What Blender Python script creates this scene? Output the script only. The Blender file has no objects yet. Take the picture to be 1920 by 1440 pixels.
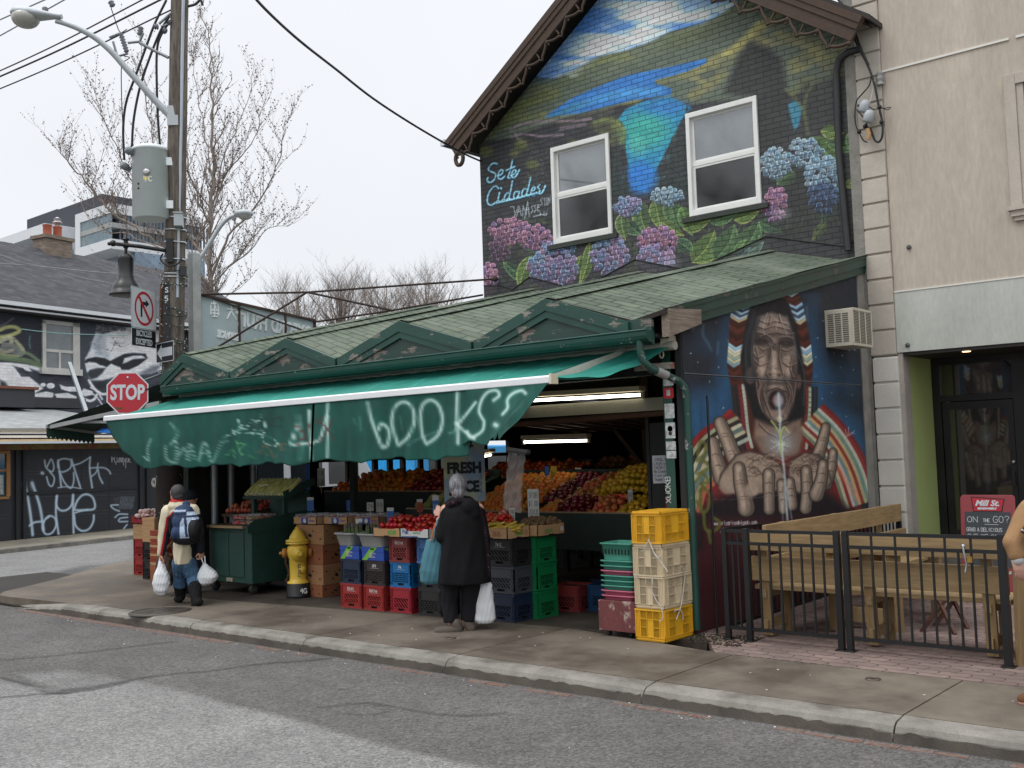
import bpy,math,random,numpy as np
from mathutils import Vector,Matrix,Euler
SC=bpy.context.scene;COL=SC.collection
R=math.radians;PI=math.pi;cos=math.cos;sin=math.sin;rnu=random.uniform;rr0=random.random;MT=Matrix.Translation;MR=Matrix.Rotation
random.seed(7);rng=np.random.default_rng(7)
# ---------------------------------------------------------------- camera, world, sun, exposure
FPX=1976.889;CAMH=1.75
_pi,_ro,_ya=R(3.68370469),R(-1.88107532),R(-40.29475954)
_fw=np.array([sin(_ya)*cos(_pi),cos(_ya)*cos(_pi),sin(_pi)])
_r0=np.array([cos(_ya),-sin(_ya),0.]);_u0=np.cross(_r0,_fw)
_rt=_r0*cos(_ro)+_u0*sin(_ro);_up=-_r0*sin(_ro)+_u0*cos(_ro)
CP=np.array([0,0,CAMH])
cam=bpy.data.cameras.new("camera");co=bpy.data.objects.new("camera",cam);COL.objects.link(co)
cam.sensor_width=36;cam.lens=FPX/1920*36;cam.clip_end=2000;cam.clip_start=.05
co.matrix_world=Matrix(((_rt[0],_up[0],-_fw[0],0),(_rt[1],_up[1],-_fw[1],0),(_rt[2],_up[2],-_fw[2],CAMH),(0,0,0,1)))
SC.camera=co
SUN_EL,SUN_AZ=58,200
W=bpy.data.worlds.new("World");SC.world=W;W.use_nodes=True
nt=W.node_tree;bg=nt.nodes["Background"]
sk=nt.nodes.new("ShaderNodeTexSky");sk.sky_type='NISHITA';sk.sun_disc=False
sk.sun_elevation=R(SUN_EL);sk.sun_rotation=R(SUN_AZ);sk.air_density=1;sk.dust_density=3
tc=nt.nodes.new("ShaderNodeTexCoord");sx=nt.nodes.new("ShaderNodeSeparateXYZ")
nt.links.new(tc.outputs["Generated"],sx.inputs[0])
rp=nt.nodes.new("ShaderNodeValToRGB");nt.links.new(sx.outputs["Z"],rp.inputs[0])
e=rp.color_ramp.elements
e[0].position=0.0;e[0].color=(.80,.83,.87,1)
e[1].position=.42;e[1].color=(.88,.90,.94,1)
k=e.new(.95);k.color=(2.35,2.4,2.5,1)
cn=nt.nodes.new("ShaderNodeTexNoise");cn.inputs["Scale"].default_value=2.2;cn.inputs["Detail"].default_value=4
nt.links.new(tc.outputs["Generated"],cn.inputs["Vector"])
cm=nt.nodes.new("ShaderNodeMapRange");cm.inputs[1].default_value=.3;cm.inputs[2].default_value=.7;cm.inputs[3].default_value=9.3;cm.inputs[4].default_value=10.3
nt.links.new(cn.outputs[0],cm.inputs[0])
vm=nt.nodes.new("ShaderNodeVectorMath");vm.operation='SCALE'
nt.links.new(rp.outputs[0],vm.inputs[0]);nt.links.new(cm.outputs[0],vm.inputs["Scale"])
mx=nt.nodes.new("ShaderNodeMix");mx.data_type='RGBA';mx.inputs[0].default_value=.93
nt.links.new(sk.outputs[0],mx.inputs[6]);nt.links.new(vm.outputs[0],mx.inputs[7])
nt.links.new(mx.outputs[2],bg.inputs[0]);bg.inputs[1].default_value=.1
sl=bpy.data.lights.new("sun",'SUN');sl.energy=.7;sl.angle=R(25);sl.color=(1,.96,.9)
so=bpy.data.objects.new("sun",sl);COL.objects.link(so)
so.rotation_euler=(R(90-SUN_EL),0,R(180-SUN_AZ))
SC.view_settings.view_transform='Standard';SC.view_settings.look='None'
SC.view_settings.exposure=0.18;SC.view_settings.gamma=1
SC.cycles.max_bounces=6;SC.cycles.diffuse_bounces=3;SC.cycles.glossy_bounces=3
SC.cycles.transmission_bounces=4;SC.cycles.transparent_max_bounces=8;SC.cycles.caustics_reflective=False;SC.cycles.caustics_refractive=False
SC.cycles.use_denoising=True
# ---------------------------------------------------------------- survey: where a sight line meets a plane of the place
def _ray(x,y):return _fw+_rt*(x-960)/FPX-_up*(y-720)/FPX
def G(x,y,z=0.):d=_ray(x,y);return CP+d*((z-CAMH)/d[2])
def FY(x,y,Y):d=_ray(x,y);return CP+d*(Y/d[1])
def FX(x,y,X):d=_ray(x,y);return CP+d*(X/d[0])
def FD(x,y,dep):return CP+_ray(x,y)*dep
def PL(x,y,p0,n):
 d=_ray(x,y);p0=np.array(p0,float);n=np.array(n,float)
 return CP+d*(np.dot(p0-CP,n)/np.dot(d,n))
def PJ(v):
 v=np.asarray(v,float)-CP;w=v@_fw
 return 960+FPX*(v@_rt)/w,720-FPX*(v@_up)/w
def ZAT(X,Y,py):
 lo,hi=-1.,30.
 for _ in range(40):
  m=(lo+hi)/2
  if PJ((X,Y,m))[1]>py:lo=m
  else:hi=m
 return lo
# ---------------------------------------------------------------- mesh builder
def s2l(c):
 return tuple((x/12.92 if x<=.04045 else((x+.055)/1.055)**2.4)for x in c)
def H(h,k=1.0):
 c=s2l([int(h[i:i+2],16)/255 for i in(0,2,4)]);return tuple(min(1,x*k)for x in c)
def frame(d):
 d=Vector(d).normalized();a=Vector((0,0,1))if abs(d.z)<.95 else Vector((1,0,0))
 u=d.cross(a).normalized();return u,d.cross(u).normalized()
class MB:
 def __init__(s):s.v=[];s.f=[];s.m=[];s.sm=[]
 def add(s,vs,fs,mi=0,sm=False):
  b=len(s.v);s.v+=[tuple(map(float,p))for p in vs];s.f+=[tuple(i+b for i in f)for f in fs]
  s.m+=[mi]*len(fs);s.sm+=[sm]*len(fs);return s
 def box(s,a,b,mi=0,M=None):
  x0,y0,z0=[min(a[i],b[i])for i in range(3)];x1,y1,z1=[max(a[i],b[i])for i in range(3)]
  vs=[(x0,y0,z0),(x1,y0,z0),(x1,y1,z0),(x0,y1,z0),(x0,y0,z1),(x1,y0,z1),(x1,y1,z1),(x0,y1,z1)]
  if M is not None:vs=[M@Vector(p)for p in vs]
  return s.add(vs,[(0,3,2,1),(4,5,6,7),(0,1,5,4),(1,2,6,5),(2,3,7,6),(3,0,4,7)],mi)
 def cb(s,c,d,rz=0,mi=0,rx=0,ry=0):
  M=MT(c)@Euler((rx,ry,rz)).to_matrix().to_4x4()
  return s.box((-d[0]/2,-d[1]/2,-d[2]/2),(d[0]/2,d[1]/2,d[2]/2),mi,M)
 def bar(s,p,q,w,h=None,mi=0,upv=(0,0,1)):
  p=Vector(p);q=Vector(q);d=q-p;L=d.length;h=h or w
  x=d.normalized();up=Vector(upv)
  if abs(x.dot(up))>.98:up=Vector((0,1,0))
  y=up.cross(x).normalized();z=x.cross(y)
  M=Matrix(((x.x,y.x,z.x,p.x),(x.y,y.y,z.y,p.y),(x.z,y.z,z.z,p.z),(0,0,0,1)))
  return s.box((0,-w/2,-h/2),(L,w/2,h/2),mi,M)
 def prism(s,poly,t0,t1,M=None,mi=0):
# poly in local XY, extruded in local Z
  n=len(poly);vs=[(p[0],p[1],t0)for p in poly]+[(p[0],p[1],t1)for p in poly]
  if M is not None:vs=[M@Vector(p)for p in vs]
  ar=sum(poly[i][0]*poly[(i+1)%n][1]-poly[(i+1)%n][0]*poly[i][1]for i in range(n))
  fs=[tuple(range(n-1,-1,-1)),tuple(range(n,2*n))]+[(i,(i+1)%n,n+(i+1)%n,n+i)for i in range(n)]
  if ar<0:fs=[tuple(reversed(f))for f in fs]
  return s.add(vs,fs,mi)
 def tube(s,pts,r,n=8,mi=0,caps=True,sm=True):
  P=[Vector(p)for p in pts];m=len(P);rs=r if hasattr(r,'__len__')else[r]*m
  vs=[];u=None
  for i in range(m):
   d=(P[min(i+1,m-1)]-P[max(i-1,0)])
   if d.length<1e-9:d=Vector((0,0,1))
   d.normalize()
   if u is None:u,w=frame(d)
   else:
    u=(u-d*u.dot(d));u=u.normalized()if u.length>1e-6 else frame(d)[0];w=d.cross(u)
   for k in range(n):
    a=2*PI*k/n;vs.append(P[i]+(u*cos(a)+w*sin(a))*rs[i])
  fs=[(i*n+k,i*n+(k+1)%n,(i+1)*n+(k+1)%n,(i+1)*n+k)for i in range(m-1)for k in range(n)]
  s.add(vs,fs,mi,sm)
  if caps:
   s.add(vs[:n],[tuple(range(n-1,-1,-1))],mi);s.add(vs[-n:],[tuple(range(n))],mi)
  return s
 def lathe(s,prof,n=20,c=(0,0,0),M=None,mi=0,sm=True,sx=1,sy=1):
  vs=[]
  for r_,z in prof:
   for k in range(n):
    a=2*PI*k/n;p=Vector((r_*cos(a)*sx,r_*sin(a)*sy,z))
    if M is not None:p=M@p
    vs.append((p.x+c[0],p.y+c[1],p.z+c[2]))
  fs=[(i*n+k,i*n+(k+1)%n,(i+1)*n+(k+1)%n,(i+1)*n+k)for i in range(len(prof)-1)for k in range(n)]
  s.add(vs,fs,mi,sm)
  if prof[0][0]>1e-4:s.add(vs[:n],[tuple(range(n-1,-1,-1))],mi)
  if prof[-1][0]>1e-4:s.add(vs[-n:],[tuple(range(n))],mi)
  return s
 def sph(s,c,r,nu=10,nv=7,mi=0,jit=0):
  rr=r if hasattr(r,'__len__')else(r,r,r)
  vs=[(c[0],c[1],c[2]-rr[2])]
  for j in range(1,nv):
   t=PI*j/nv-PI/2
   for k in range(nu):
    a=2*PI*k/nu;q=1+rnu(-jit,jit)
    vs.append((c[0]+rr[0]*cos(t)*cos(a)*q,c[1]+rr[1]*cos(t)*sin(a)*q,c[2]+rr[2]*sin(t)*q))
  vs.append((c[0],c[1],c[2]+rr[2]));L=len(vs)-1
  fs=[(0,1+(k+1)%nu,1+k)for k in range(nu)]
  fs+=[(1+j*nu+k,1+j*nu+(k+1)%nu,1+(j+1)*nu+(k+1)%nu,1+(j+1)*nu+k)for j in range(nv-2)for k in range(nu)]
  fs+=[(L,1+(nv-2)*nu+k,1+(nv-2)*nu+(k+1)%nu)for k in range(nu)]
  return s.add(vs,fs,mi,True)
 def loft(s,rings,mi=0,sm=True,caps=True):
  n=len(rings[0]);vs=[p for r_ in rings for p in r_]
  fs=[(i*n+k,i*n+(k+1)%n,(i+1)*n+(k+1)%n,(i+1)*n+k)for i in range(len(rings)-1)for k in range(n)]
  s.add(vs,fs,mi,sm)
  if caps:s.add(vs[:n],[tuple(range(n-1,-1,-1))],mi,sm);s.add(vs[-n:],[tuple(range(n))],mi,sm)
  return s
 def quad(s,a,b,c,d,mi=0):return s.add([a,b,c,d],[(0,1,2,3)],mi)
 def mesh(s,name):
  me=bpy.data.meshes.new(name);me.from_pydata(s.v,[],s.f)
  me.polygons.foreach_set("material_index",s.m);me.polygons.foreach_set("use_smooth",s.sm);me.update();return me
def setup(o,mats,parent=None,inv=True,bevel=0,kind=None):
 for m_ in(mats if isinstance(mats,(list,tuple))else[mats]):o.data.materials.append(m_)
 COL.objects.link(o)
 if parent is not None:
  o.parent=parent
  if inv:o.matrix_parent_inverse=Matrix.LocRotScale(parent.location,parent.rotation_euler,parent.scale).inverted()
 if bevel:
  b=o.modifiers.new("edge",'BEVEL');b.width=bevel;b.segments=2;b.limit_method='ANGLE';b.angle_limit=R(40);b.harden_normals=False
 if kind:o['kind']=kind
 return o
def mk(name,mb,mats,parent=None,inv=True,bevel=0,kind=None,label=None,cat=None,group=None):
 o=bpy.data.objects.new(name,mb.mesh(name));setup(o,mats,parent,inv,bevel,kind)
 return tag(o,label,cat,group)
def tag(o,label=None,cat=None,group=None):
 if label:o['label']=label
 if cat:o['category']=cat
 if group:o['group']=group
 return o
def thing(name,label,cat,loc=(0,0,0),rz=0,group=None):
 o=bpy.data.objects.new(name,None);COL.objects.link(o);o.location=tuple(map(float,loc));o.rotation_euler=(0,0,rz)
 o.empty_display_size=.1
 return tag(o,label,cat,group)
KIDS={}
def dup(root,loc,rz=0,label=None,group=None,rot=None,scale=None):
 def cp(o,par):
  c=o.copy();COL.objects.link(c)
  if par is not None:c.parent=par;c.matrix_parent_inverse=o.matrix_parent_inverse
  for ch in kids(o):cp(ch,c)
  return c
 c=cp(root,None);c.location=tuple(map(float,loc));c.rotation_euler=rot if rot else(0,0,rz)
 if scale:c.scale=(scale,)*3
 if label:c['label']=label
 if group:c['group']=group
 return c
def kids(o):return list(o.children)
# ---------------------------------------------------------------- materials
def newmat(name):
 m=bpy.data.materials.new(name);m.use_nodes=True;return m,m.node_tree,m.node_tree.nodes["Principled BSDF"]
def N(nt,t,**kw):
 n=nt.nodes.new(t)
 for k_,v in kw.items():
  if k_ in n.inputs.keys():n.inputs[k_].default_value=v
  else:setattr(n,k_,v)
 return n
def mapped(nt,sc=(1,1,1),rot=(0,0,0),src="Object"):
 t=N(nt,"ShaderNodeTexCoord");mp=N(nt,"ShaderNodeMapping");mp.inputs["Scale"].default_value=sc;mp.inputs["Rotation"].default_value=rot
 nt.links.new(t.outputs[src],mp.inputs[0]);return mp.outputs[0]
def noise(nt,vec,scale,detail=4,rough=.6):
 n=N(nt,"ShaderNodeTexNoise");n.inputs["Scale"].default_value=scale;n.inputs["Detail"].default_value=detail;n.inputs["Roughness"].default_value=rough
 nt.links.new(vec,n.inputs["Vector"]);return n.outputs[0]
def rng_(nt,val,a,b,c,d):
 n=N(nt,"ShaderNodeMapRange")
 for i,x in enumerate((a,b,c,d)):n.inputs[i+1].default_value=x
 nt.links.new(val,n.inputs[0]);return n.outputs[0]
def mixc(nt,fac,A,B,mode='MIX'):
 n=N(nt,"ShaderNodeMix");n.data_type='RGBA';n.blend_type=mode
 for idx,x in((0,fac),(6,A),(7,B)):
  if isinstance(x,(int,float)):n.inputs[idx].default_value=x
  elif isinstance(x,tuple):n.inputs[idx].default_value=x if len(x)==4 else(*x,1)
  else:nt.links.new(x,n.inputs[idx])
 return n.outputs[2]
def bumpn(nt,h,strength,dist=.01,prev=None):
 n=N(nt,"ShaderNodeBump");n.inputs["Strength"].default_value=strength;n.inputs["Distance"].default_value=dist
 nt.links.new(h,n.inputs["Height"])
 if prev is not None:nt.links.new(prev,n.inputs["Normal"])
 return n.outputs[0]
MC={}
def mat(name,col,rough=.75,metal=0,var=.18,sc=2.5,bump=.15,bs=60,spec=.5,dirt=None,dirta=.0,stretch=(1,1,1),rnd=0,trans=0,alpha=1,emit=None,estr=0,sss=0,coat=0,dth=.55,ior=0):
 if name in MC:return MC[name]
 m,nt,b=newmat(name);vec=mapped(nt,stretch)
 n1=noise(nt,vec,sc,5);f=rng_(nt,n1,.3,.7,1-var,1+var*.6)
 n2=noise(nt,vec,sc*14,3);f2=rng_(nt,n2,.3,.7,1-var*.5,1+var*.4)
 mm=N(nt,"ShaderNodeMath");mm.operation='MULTIPLY';nt.links.new(f,mm.inputs[0]);nt.links.new(f2,mm.inputs[1])
 v=N(nt,"ShaderNodeVectorMath");v.operation='SCALE';v.inputs[0].default_value=col;nt.links.new(mm.outputs[0],v.inputs["Scale"])
 c=v.outputs[0]
 if rnd:
  oi=N(nt,"ShaderNodeObjectInfo");hs=N(nt,"ShaderNodeHueSaturation")
  nt.links.new(rng_(nt,oi.outputs["Random"],0,1,.5-rnd*.05,.5+rnd*.05),hs.inputs["Hue"])
  nt.links.new(rng_(nt,oi.outputs["Random"],0,1,1+rnd*.6,1-rnd*.6),hs.inputs["Value"]);nt.links.new(c,hs.inputs["Color"]);c=hs.outputs[0]
 if dirt is not None:
  n3=noise(nt,vec,sc*3.3,8,.7);c=mixc(nt,rng_(nt,n3,dth,dth+.08,0,dirta),c,dirt)
 nt.links.new(c,b.inputs["Base Color"])
 b.inputs["Metallic"].default_value=metal;b.inputs["Specular IOR Level"].default_value=spec
 nt.links.new(rng_(nt,n1,.3,.7,rough-min(.1,rough*.4),min(1,rough+min(.1,rough*.4))),b.inputs["Roughness"])
 if bump:nt.links.new(bumpn(nt,noise(nt,vec,bs,4),bump,.01),b.inputs["Normal"])
 if trans:b.inputs["Transmission Weight"].default_value=trans
 if alpha<1:b.inputs["Alpha"].default_value=alpha
 if emit:b.inputs["Emission Color"].default_value=(*emit,1);b.inputs["Emission Strength"].default_value=estr
 if sss:b.inputs["Subsurface Weight"].default_value=sss;b.inputs["Subsurface Radius"].default_value=(.02,.008,.004)
 if ior:b.inputs["IOR"].default_value=ior
 if coat:b.inputs["Coat Weight"].default_value=coat
 MC[name]=m;return m
def attrmat(name,rough=.8,brick=None,bump=.2,bs=80,var=.08,rvar=.1,spec=.4,planks=None,plane='XZ'):
 """colour attribute 'Col' (the paint itself) over brick, board or plain relief"""
 m,nt,b=newmat(name);at=N(nt,"ShaderNodeAttribute");at.attribute_name="Col";c=at.outputs["Color"]
 vec=mapped(nt);n1=noise(nt,vec,6,6)
 v=N(nt,"ShaderNodeVectorMath");v.operation='SCALE';nt.links.new(c,v.inputs[0]);nt.links.new(rng_(nt,n1,.3,.7,1-var,1+var),v.inputs["Scale"]);c=v.outputs[0]
 nb=bumpn(nt,noise(nt,vec,bs,4),bump,.01)
 if brick:
  t=N(nt,"ShaderNodeTexCoord");sp=N(nt,"ShaderNodeSeparateXYZ");cb=N(nt,"ShaderNodeCombineXYZ")
  nt.links.new(t.outputs["Object"],sp.inputs[0]);nt.links.new(sp.outputs['X' if plane=='XZ' else 'Y'],cb.inputs[0]);nt.links.new(sp.outputs['Z'],cb.inputs[1])
  bt=N(nt,"ShaderNodeTexBrick");nt.links.new(cb.outputs[0],bt.inputs["Vector"])
  bt.inputs["Scale"].default_value=1;bt.inputs["Brick Width"].default_value=brick[0];bt.inputs["Row Height"].default_value=brick[1]
  bt.inputs["Mortar Size"].default_value=brick[2];bt.inputs["Mortar Smooth"].default_value=.2;bt.inputs["Bias"].default_value=0
  bt.inputs["Color1"].default_value=(.9,.9,.9,1);bt.inputs["Color2"].default_value=(1.12,1.12,1.12,1);bt.inputs["Mortar"].default_value=(brick[3],)*3+(1,)
  c=mixc(nt,1.,c,bt.outputs["Color"],'MULTIPLY')
  inv=rng_(nt,bt.outputs["Fac"],0,1,1,0)
  nb=bumpn(nt,inv,.8,.008,nb)
 nt.links.new(c,b.inputs["Base Color"]);nt.links.new(nb,b.inputs["Normal"])
 nt.links.new(rng_(nt,n1,.3,.7,rough-rvar,min(1,rough+rvar)),b.inputs["Roughness"]);b.inputs["Specular IOR Level"].default_value=spec
 return m
def wood(name,col,col2,rough=.7,ax=(1,12,12),sc=3,var=1):
 if name in MC:return MC[name]
 m,nt,b=newmat(name);vec=mapped(nt,ax);n1=noise(nt,vec,sc,6,.6)
 nz=noise(nt,mapped(nt),2.2,3)
 c=mixc(nt,rng_(nt,n1,.35,.65,0,1),col,col2);c=mixc(nt,rng_(nt,nz,.35,.7,0,.35*var),c,tuple(x*.55 for x in col))
 nt.links.new(c,b.inputs["Base Color"]);b.inputs["Roughness"].default_value=rough
 nt.links.new(bumpn(nt,n1,.25,.005),b.inputs["Normal"]);MC[name]=m;return m
def glassm(name,col=(.5,.55,.55),rough=.03,alpha=.35,spec=.6):
 if name in MC:return MC[name]
 m,nt,b=newmat(name);b.inputs["Base Color"].default_value=(*col,1);b.inputs["Roughness"].default_value=rough
 b.inputs["Alpha"].default_value=alpha;b.inputs["Specular IOR Level"].default_value=spec;MC[name]=m;return m
def emi(name,col,st):
 if name in MC:return MC[name]
 m,nt,b=newmat(name);b.inputs["Base Color"].default_value=(.8,.8,.8,1);b.inputs["Emission Color"].default_value=(*col,1);b.inputs["Emission Strength"].default_value=st
 MC[name]=m;return m
# ---------------------------------------------------------------- paint: a small raster brush whose result becomes a wall's colour attribute
class Paint:
 def __init__(s,x0,y0,x1,y1,sc=1.,col=(0,0,0)):
  s.x0,s.y0,s.sc=x0,y0,sc;s.w=int((x1-x0)*sc);s.h=int((y1-y0)*sc)
  s.a=np.zeros((s.h,s.w,3),np.float32);s.a[:]=col
  s.Y,s.X=np.mgrid[0:s.h,0:s.w].astype(np.float32);s.X=s.X/sc+x0;s.Y=s.Y/sc+y0
 def win(s,xa,ya,xb,yb):
  i0=max(0,int((ya-s.y0)*s.sc));i1=min(s.h,int((yb-s.y0)*s.sc)+2);j0=max(0,int((xa-s.x0)*s.sc));j1=min(s.w,int((xb-s.x0)*s.sc)+2)
  if i1<=i0 or j1<=j0:return None
  return slice(i0,i1),slice(j0,j1)
 def put(s,sl,mask,col):
  m_=np.clip(mask,0,1)[...,None];s.a[sl]=s.a[sl]*(1-m_)+np.array(col,np.float32)*m_
 def seg(s,X,Y,pts,close=False):
  P=np.array(pts,np.float32);d=np.full(X.shape,1e9,np.float32);Q=np.vstack([P[1:],P[:1]])if close else P[1:]
  for(ax,ay),(bx,by)in zip(P[:len(Q)],Q):
   vx,vy=bx-ax,by-ay;L=vx*vx+vy*vy+1e-9;t=np.clip(((X-ax)*vx+(Y-ay)*vy)/L,0,1)
   d=np.minimum(d,(X-ax-t*vx)**2+(Y-ay-t*vy)**2)
  return np.sqrt(d)
 def poly(s,pts,col,a=1,soft=.8,tex=None):
  xs=[p[0]for p in pts];ys=[p[1]for p in pts];m_=soft*2+1;sl=s.win(min(xs)-m_,min(ys)-m_,max(xs)+m_,max(ys)+m_)
  if sl is None:return s
  X,Y=s.X[sl],s.Y[sl];ins=np.zeros(X.shape,bool);n=len(pts)
  for i in range(n):
   (ax,ay),(bx,by)=pts[i],pts[(i+1)%n]
   if ay==by:continue
   c_=((ay>Y)!=(by>Y))&(X<(bx-ax)*(Y-ay)/(by-ay)+ax);ins^=c_
  d=s.seg(X,Y,pts,True);sd=np.where(ins,d,-d);mask=np.clip(sd/(2*soft)+.5,0,1)*a
  if tex is not None:mask=mask*tex[sl]
  s.put(sl,mask,col);return s
 def stroke(s,pts,w,col,a=1,soft=.8,spl=True,tex=None):
  if spl and len(pts)>2:pts=catmull(pts)
  xs=[p[0]for p in pts];ys=[p[1]for p in pts];m_=w/2+soft*2+1;sl=s.win(min(xs)-m_,min(ys)-m_,max(xs)+m_,max(ys)+m_)
  if sl is None:return s
  d=s.seg(s.X[sl],s.Y[sl],pts);mask=np.clip((w/2-d)/(2*soft)+.5,0,1)*a
  if tex is not None:mask=mask*tex[sl]
  s.put(sl,mask,col);return s
 def ell(s,cx,cy,rx,ry,col,a=1,soft=1.,rot=0,tex=None):
  m_=max(rx,ry)+soft*2+1;sl=s.win(cx-m_,cy-m_,cx+m_,cy+m_)
  if sl is None:return s
  X,Y=s.X[sl]-cx,s.Y[sl]-cy;c_,s_=cos(rot),sin(rot);u,v=X*c_+Y*s_,-X*s_+Y*c_
  d=(1-np.sqrt((u/rx)**2+(v/ry)**2+1e-9))*min(rx,ry);mask=np.clip(d/(2*soft)+.5,0,1)*a
  if tex is not None:mask=mask*tex[sl]
  s.put(sl,mask,col);return s
 def sample(s,px,py):
  u=np.clip((px-s.x0)*s.sc-.0,0,s.w-1.001);v=np.clip((py-s.y0)*s.sc,0,s.h-1.001);i=v.astype(int);j=u.astype(int);fu=(u-j)[:,None];fv=(v-i)[:,None]
  A=s.a;return(A[i,j]*(1-fu)+A[i,j+1]*fu)*(1-fv)+(A[i+1,j]*(1-fu)+A[i+1,j+1]*fu)*fv
 def nz(s,fx,fy=None,seed=0,oct=3):
  fy=fy or fx;r_=np.random.default_rng(seed);out=np.zeros((s.h,s.w),np.float32);amp=1;tot=0
  for o in range(oct):
   cx,cy=max(2,int(s.w/s.sc/fx*2**o)+2),max(2,int(s.h/s.sc/fy*2**o)+2);g=r_.random((cy+1,cx+1)).astype(np.float32)
   u=np.linspace(0,cx-1.001,s.w);v=np.linspace(0,cy-1.001,s.h);i=v.astype(int)[:,None];j=u.astype(int)[None];fu=(u-u.astype(int))[None];fv=(v-v.astype(int))[:,None]
   fu=fu*fu*(3-2*fu);fv=fv*fv*(3-2*fv)
   out+=amp*((g[i,j]*(1-fu)+g[i,j+1]*fu)*(1-fv)+(g[i+1,j]*(1-fu)+g[i+1,j+1]*fu)*fv);tot+=amp;amp*=.5
  return out/tot
def catmull(pts,n=6):
 P=[np.array(p,float)for p in pts];P=[2*P[0]-P[1]]+P+[2*P[-1]-P[-2]];out=[]
 for i in range(1,len(P)-2):
  for t in np.linspace(0,1,n,endpoint=False):
   a,b,c,d=P[i-1:i+3];out.append(tuple(.5*((2*b)+(-a+c)*t+(2*a-5*b+4*c-d)*t*t+(-a+3*b-3*c+d)*t**3)))
 out.append(tuple(P[-2]));return out
def grid(name,fn,us,vs,cut=None):
 """grid mesh from vectorised fn(U,V)->xyz; cut(U,V) of face centres drops faces"""
 U,V=np.meshgrid(us,vs);n,m_=U.shape;pts=fn(U.ravel(),V.ravel())
 ii,jj=np.mgrid[0:n-1,0:m_-1];a=(ii*m_+jj).ravel();F=np.stack([a,a+1,a+m_+1,a+m_],1)
 if cut is not None:
  uc=(U[:-1,:-1]+U[1:,1:])/2;vc=(V[:-1,:-1]+V[1:,1:])/2;F=F[~cut(uc,vc).ravel()]
 me=bpy.data.meshes.new(name);me.vertices.add(len(pts));me.vertices.foreach_set("co",np.asarray(pts,np.float32).ravel())
 me.loops.add(F.size);me.loops.foreach_set("vertex_index",F.ravel().astype(np.int32));me.polygons.add(len(F))
 me.polygons.foreach_set("loop_start",np.arange(0,F.size,4,dtype=np.int32));me.polygons.foreach_set("use_smooth",np.ones(len(F),bool));me.update(calc_edges=True);me.validate()
 return me,pts
def setcol(me,rgb):
 """rgb in display space -> linear colour attribute"""
 c=np.clip(rgb,0,1);c=np.where(c<=.04045,c/12.92,((c+.055)/1.055)**2.4)
 at=me.color_attributes.new("Col",'FLOAT_COLOR','POINT');o=np.ones((len(c),4),np.float32);o[:,:3]=c;at.data.foreach_set("color",o.ravel())
KP=1.28
def setpaint(me,P,pts,k=None):
 px,py=PJ(pts);c=P.sample(px,py);c=np.clip(c,0,1);l=np.where(c<=.04045,c/12.92,((c+.055)/1.055)**2.4)*(k or KP);l=np.clip(l,0.004,.85)
 at=me.color_attributes.new("Col",'FLOAT_COLOR','POINT');o=np.ones((len(c),4),np.float32);o[:,:3]=l;at.data.foreach_set("color",o.ravel())
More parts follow.
